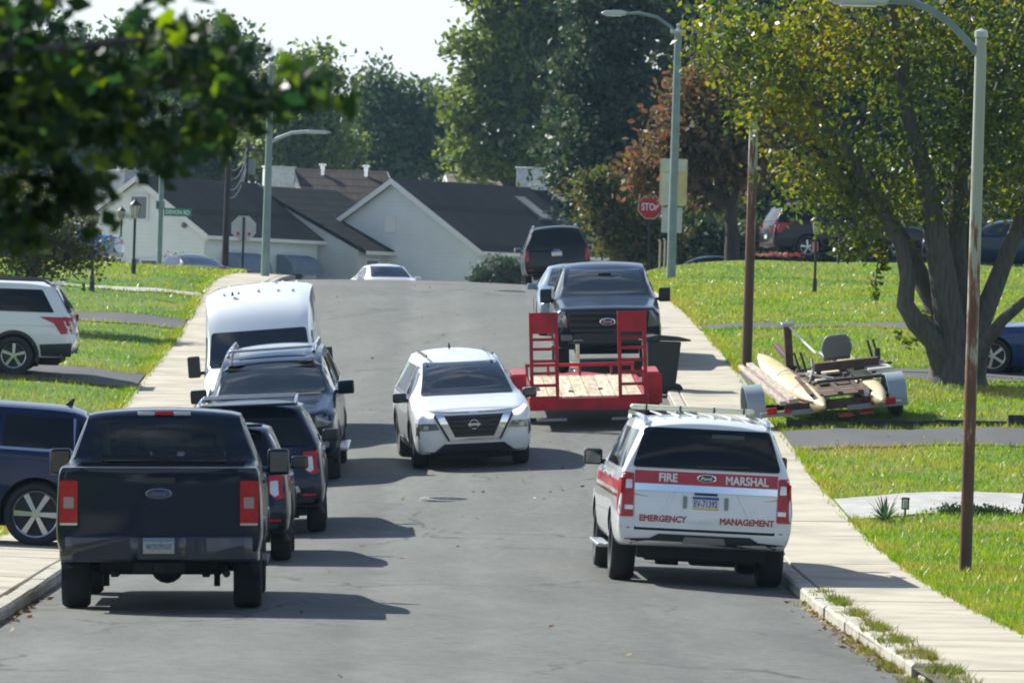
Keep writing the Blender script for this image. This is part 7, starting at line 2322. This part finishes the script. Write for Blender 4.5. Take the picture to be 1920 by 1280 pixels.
# blue bin at the left picture edge
Db = 66.0
p = at(-8, 727, Db); z = ground_z(p.x, p.y)
bb = empty('wheeled_bin', (p.x, p.y, z), 0, 'blue recycling bin cut by the left picture edge', 'bin')
M_BLUEBIN = pbr('bin_blue', (.015, .10, .42), .5)
vs = [(-.2, -.2, .03), (.17, -.2, .03), (.17, .2, .03), (-.2, .2, .03), (-.25, -.25, .52), (.21, -.25, .52), (.21, .25, .52), (-.25, .25, .52)]
g = G(); g.add(vs, [(0, 3, 2, 1), (4, 5, 6, 7), (0, 1, 5, 4), (1, 2, 6, 5), (2, 3, 7, 6), (3, 0, 4, 7)]); g.build('body', M_BLUEBIN, bb, bevel=.02)
g = G(); g.box((-.02, 0, .535), (.50, .54, .04)); g.build('lid', M_BLUEBIN, bb, bevel=.015)

# ---------------------------------------------------------------- pontoon boat on its trailer
M_PONT = pbr('pontoon_cream', (.66, .50, .24), .42, coat=.2, var=.35, vscale=2.2, col2=(.72, .62, .40))
M_BROWN = pbr('weathered_brown', (.10, .06, .045), .8, var=.5, vscale=8)
M_OLDWOOD = pbr('bleached_wood', (.56, .46, .39), .85, var=.5, vscale=5, bump=.5, bscale=22, stretch=(8, .8, 8))
M_DECKW = pbr('deck_slat_wood', (.16, .105, .07), .8, var=.45, vscale=7, stretch=(1, 6, 6))
M_FEND = pbr('fender_grey_blue', (.25, .31, .35), .45, coat=.2)
M_TRIR = pbr('rusty_frame', (.09, .045, .038), .75, var=.5, vscale=9)
M_SEATV = pbr('seat_grey_vinyl', (.13, .135, .13), .55)
DB = ground_at(1562, 800, 60, 80)
pb = at(1562, 800, DB)
YB = R(7)
MB_ = stand_matrix(pb.x, pb.y, YB, 3.5, 2.4)
MB_ = MB_ @ Matrix.Translation((0, .75, .31)) @ Matrix.Rotation(R(6.0), 4, 'X') @ Matrix.Translation((0, -.75, -.31))
bt = empty('boat_trailer', (0, 0, 0), label='rusty boat trailer with grey blue mudguards parked on the right lawn', cat='trailer')
bt.matrix_world = MB_
bo = empty('pontoon_boat', (0, 0, 0), label='small homemade boat on two cream pontoons with a grey swivel seat', cat='boat')
bo.matrix_world = MB_ @ Matrix.Rotation(R(3.5), 4, 'Z') @ Matrix.Translation((.20, -.55, -.44))
def bp_(root, name, mat, fn, bevel=0, smooth=0, parent=None):
    g = G(); fn(g); return g.build(name, mat, parent or root, bevel=bevel, smooth=smooth)
# trailer: rear cross member, rails, fenders, wheels, tongue, lamps
bp_(bt, 'cross_member', M_TRIR, lambda g: g.box((0, .15, .42), (1.5, .1, .14)), bevel=.01)
bp_(bt, 'axle', M_UNDER, lambda g: g.box((0, .75, .32), (2.3, .09, .09)))
bp_(bt, 'light_bar', M_GREY, lambda g: g.box((-.72, .05, .36), (.9, .05, .08)), bevel=.01)
bp_(bt, 'light_bar', M_GREY, lambda g: g.box((.72, .05, .36), (.9, .05, .08)), bevel=.01)
for sg in (-1, 1):
    bp_(bt, 'frame_rail', M_TRIR, lambda g: g.box((sg * .55, 1.9, .42), (.08, 3.6, .12)), bevel=.01)
    prof = [(.40 * math.cos(a), .40 * math.sin(a)) for a in np.linspace(R(-12), R(192), 15)]
    prof2 = [(.37 * math.cos(a), .37 * math.sin(a)) for a in np.linspace(R(192), R(-12), 15)]
    x0, x1 = sorted((sg * 1.02, sg * 1.32))
    bp_(bt, 'mudguard', M_FEND, lambda g: g.prism([(.75 + u, .33 + v) for u, v in prof + prof2], x0, x1, 'x'), smooth=40)
    rim, ty = wheel_meshes(.31, .19, 'five', .19, M_SILVER)
    w = link('wheel', rim, bt); w.location = (sg * 1.17, .75, .31); w.rotation_euler = (.2, 0, 0 if sg > 0 else PI); link('tyre', ty, w)
    bp_(bt, 'tail_light', M_RED, lambda g: g.box((sg * .98, .02, .42), (.17, .05, .11)), bevel=.012)
    bp_(bt, 'reflector', M_RED, lambda g: g.box((sg * .72, .02, .40), (.12, .03, .06)), bevel=.008)
    bp_(bt, 'bunk_post', M_CHROME, lambda g: g.box((sg * .62, .20, .50), (.09, .09, .16)), bevel=.012)
bp_(bt, 'bunk_board', M_OLDWOOD, lambda g: g.prism([(-.86, 3.3), (-.75, 3.3), (-.52, .08), (-.68, .08)], .50, .58, 'z'), bevel=.01)
bp_(bt, 'bunk_board', M_OLDWOOD, lambda g: g.prism([(-.99, 3.35), (-.91, 3.35), (-.72, .10), (-.83, .10)], .48, .55, 'z'), bevel=.01)
bp_(bt, 'bunk_board', M_OLDWOOD, lambda g: g.box((.62, 1.6, .52), (.16, 2.8, .06)), bevel=.01)
bp_(bt, 'tongue', M_TRIR, lambda g: g.box((0, 4.3, .40), (.1, 2.2, .1)), bevel=.01)
bp_(bt, 'winch_post', M_BROWN, lambda g: g.box((-.12, 3.35, .70), (.13, .12, .9)), bevel=.015)
bp_(bt, 'winch_post_cap', M_SILVER, lambda g: g.box((-.12, 3.33, 1.17), (.22, .2, .06)), bevel=.012)
bp_(bt, 'winch_strap', M_WHITE, lambda g: g.tube([(-.10, 3.3, 1.14), (.08, 2.9, .92), (.20, 2.5, .80)], .018, 6))
# pontoons: hulls with a pointed bow at both ends and a raised seam
def pontoon(x, yaw, L=3.95, w=.50, h=.50):
    g = G(); n = 15; k = 14
    rings = []
    for i in range(n):
        t = i / (n - 1)
        y = (t - .5) * L
        tap = max(.03, (1 - abs(2 * t - 1) ** 2.6)) ** .7
        lift = (.20 if t > .5 else .07) * abs(2 * t - 1) ** 2.2
        ring_ = []
        for j in range(k):
            a = 2 * PI * j / k
            cx, cz = math.cos(a), math.sin(a)
            cx = math.copysign(abs(cx) ** .7, cx); cz = math.copysign(abs(cz) ** .75, cz)
            ring_.append((cx * w / 2 * tap, y, cz * h / 2 * (tap ** .8) * (1 if cz < 0 else .8) + lift))
        rings += ring_
    fs = [(i * k + j, i * k + (j + 1) % k, (i + 1) * k + (j + 1) % k, (i + 1) * k + j) for i in range(n - 1) for j in range(k)]
    fs += [tuple(range(k))[::-1], tuple((n - 1) * k + j for j in range(k))]
    g.add(rings, fs)
    o = g.build('pontoon', M_PONT, bo, smooth=55)
    o.location = (x, 2.25, .86); o.rotation_euler = (0, 0, yaw)
    for sg in (-1, 1):
        s_ = G(); pts = []
        for i in range(1, n - 1):
            t = i / (n - 1); tap = max(.03, (1 - abs(2 * t - 1) ** 2.6)) ** .7
            pts.append((sg * w / 2 * tap * 1.01, (t - .5) * L, (.20 if t > .5 else .07) * abs(2 * t - 1) ** 2.2 + .05))
        s_.tube(pts, .014, 6); s_.build('seam', M_BROWN, o)
    for t in (-.8, .3):
        s_ = G(); s_.lathe([(.232, -.012), (.238, -.012), (.238, .012), (.232, .012)], 20, Matrix.Translation((0, t, .01)) @ Matrix.Rotation(R(90), 4, 'X')); s_.build('strap', M_DARK, o)
    return o
pontoon(-.47, R(2.5)); pontoon(.66, R(-2.0), 4.0)
# slatted deck between the pontoons, cross beams
for i in range(17):
    y = .75 + i * .125
    bp_(bo, 'deck_slat', M_DECKW, lambda g: g.box((.08, y, 1.0 + .004 * (i % 3)), (.78, .105, .035)))
for sg in (-1, 1):
    bp_(bo, 'deck_edge', M_BROWN, lambda g: g.box((0.08 + sg * .41, 1.75, 1.01), (.05, 2.15, .07)), bevel=.008)
bp_(bo, 'cross_beam', M_DARK, lambda g: g.box((.40, 1.45, 1.09), (1.25, .08, .05)), bevel=.01)
bp_(bo, 'cross_beam', M_DARK, lambda g: g.box((.42, 2.45, 1.10), (1.5, .08, .05)), bevel=.01)
bp_(bo, 'hatch_box', M_GREY, lambda g: g.box((-.06, 2.15, 1.06), (.30, .36, .06)), bevel=.015)
bp_(bo, 'seat_board', pbr('pale_board', (.55, .48, .35), .7), lambda g: g.box((.08, 2.25, 1.08), (.5, .34, .04)), bevel=.01)
bp_(bo, 'side_board', pbr('grey_board', (.42, .41, .38), .7), lambda g: g.box((.92, 1.95, 1.14), (.4, .5, .04)), bevel=.01)
bp_(bo, 'tray_board', pbr('pale_board2', (.50, .42, .30), .7), lambda g: g.box((-.05, 1.6, 1.06), (.28, .4, .03)), bevel=.01)
# oars / rails and uprights
bm_ = bp_(bo, 'back_beam', M_BROWN, lambda g: g.box((.42, 2.0, 1.22), (1.10, .09, .14)), bevel=.01)
for x in (-.05, .88): bp_(bo, 'beam_post', M_DARK, lambda g: g.box((x, 2.02, 1.12), (.07, .07, .2)), bevel=.01)
for x in (-.30, -.20, 1.0, 1.1):
    bp_(bo, 'upright', M_BLACK, lambda g: g.tube([(x, 2.2 + .3 * abs(x), 1.1), (x - .06, 2.3 + .3 * abs(x), 1.42 if x < 0 else 1.46)], .02, 8))
bp_(bo, 'rod_holder', M_BLACK, lambda g: g.tube([(1.0, 2.2, 1.2), (1.02, 2.25, 1.38)], .05, 10), smooth=40)
bp_(bo, 'side_tube', M_BLACK, lambda g: g.tube([(-.30, 1.6, 1.06), (-.15, 2.0, 1.14), (-.05, 2.5, 1.26)], .022, 8), smooth=40)
bp_(bo, 'side_tube', M_GREY, lambda g: g.tube([(-.2, 1.9, 1.12), (.1, 1.55, 1.10)], .02, 8))
bp_(bo, 'side_tube', M_BLACK, lambda g: g.tube([(.55, 2.0, 1.12), (1.20, 2.05, 1.16)], .022, 8))
st = bp_(bo, 'seat', M_SEATV, lambda g: g.box((.40, 2.75, 1.24), (.46, .44, .10)), bevel=.03)
bp_(bo, 'seat_post', M_DARK, lambda g: g.tube([(.40, 2.75, 1.0), (.40, 2.75, 1.22)], .04, 10), smooth=40)
g = G(); pl = round_poly([(-.20, 0), (.20, 0), (.27, .16), (.20, .40), (-.20, .40), (-.27, .16)], .1)
g.prism(pl, -.05, .05, 'y', M=Matrix.Translation((.40, 2.56, 1.22)) @ Matrix.Rotation(R(4), 4, 'X')); g.build('seat_back', M_SEATV, st, bevel=.035, smooth=40)
bp_(bo, 'trailer_plate', pbr('red_faded', (.42, .06, .05), .6), lambda g: (g.box((.02, .55, .70), (.22, .25, .02))))
bp_(bo, 'trailer_plate', pbr('red_faded', (.42, .06, .05), .6), lambda g: (g.box((.36, .60, .70), (.22, .25, .02))))
for x in (-.3, .16, .5):
    bp_(bt, 'lattice', M_TRIR, lambda g: g.box((x, .8, .62), (.07, 1.5, .04)))

# ---------------------------------------------------------------- small things on the upper right lawn
Dq = 130.0
p = at(1606, 495, Dq); z = ground_z(p.x, p.y)
bk = empty('bicycle', (p.x, p.y, z), R(20), 'small bicycle lying against the dark suv on the upper right lawn', 'bicycle')
for xx in (-.38, .38):
    g = G(); g.lathe([(.25, -.015), (.28, -.015), (.28, .015), (.25, .015), (.25, -.015)], 22, Matrix.Translation((xx, 0, .28)) @ Matrix.Rotation(R(90), 4, 'X')); w = g.build('wheel', M_TYRE, bk)
    g = G(); [g.tube([(xx, 0, .28), (xx + .26 * math.cos(a), 0, .28 + .26 * math.sin(a))], .006, 4) for a in np.linspace(0, 2 * PI, 10)[:-1]]; g.build('spokes', M_WHITE, w)
g = G(); g.tube([(-.38, 0, .28), (-.12, 0, .60), (.28, 0, .62), (.0, 0, .30), (-.12, 0, .60)], .018, 6); g.tube([(.38, 0, .28), (.27, 0, .74)], .018, 6); g.tube([(-.38, 0, .28), (0, 0, .30)], .015, 6); g.build('frame', pbr('bike_pale', (.5, .5, .52), .4), bk)
g = G(); g.tube([(.27, -.22, .76), (.27, .22, .76)], .014, 6); g.build('handlebar', M_BLACK, bk)
g = G(); g.box((-.14, 0, .66), (.2, .11, .05)); g.build('saddle', M_BLACK, bk, bevel=.015)
for px, py, lab, col, n_ in ((1446, 494, 'salmon pink flowers at the left end of the upper lawn bed', (.42, .17, .13), 150), (1478, 497, 'red flowers in the bed below the dark suv', (.38, .06, .05), 90)):
    p = at(px, py, 131.0); z = ground_z(p.x, p.y)
    r = np.random.default_rng(px)
    P = np.stack([r.normal(0, .28, n_), r.normal(0, .25, n_), np.abs(r.normal(0, .05, n_)) + .05], -1)
    o = link('flower_bed', leaf_quads('flower_bed', P, .07, leafmat('petals_%d' % px, [col, tuple(c * .7 for c in col), (.05, .09, .03)], .3))); o['kind'] = 'stuff'; o.location = (p.x, p.y, z); tag(o, lab, 'flowers')
p = at(1521, 485, 131.0); z = ground_z(p.x, p.y)
yf = empty('garden_flag', (p.x, p.y, z), 0, 'small salmon garden flag on a stick beside the right post lamp', 'flag')
g = G(); g.tube([(0, 0, -.05), (0, 0, .55)], .012, 6); g.build('stick', M_BLACK, yf)
g = G(); g.box((.10, 0, .36), (.2, .012, .28)); g.build('cloth', pbr('flag_salmon', (.6, .25, .2), .8), yf)
# ================================================================== air
def haze_box(dens):
    m, nt, out = newmat('haze_air')
    v = nt.nodes.new('ShaderNodeVolumePrincipled')
    v.inputs['Color'].default_value = (.45, .75, 1.0, 1)
    v.inputs['Density'].default_value = dens
    v.inputs['Anisotropy'].default_value = .35
    nt.links.new(v.outputs['Volume'], out.inputs['Volume'])
    g = G(); g.box((0, 260, 9.0), (660, 740, 30.0))
    o = g.build('haze', m); o['kind'] = 'stuff'
    return o
haze_box(.00009)
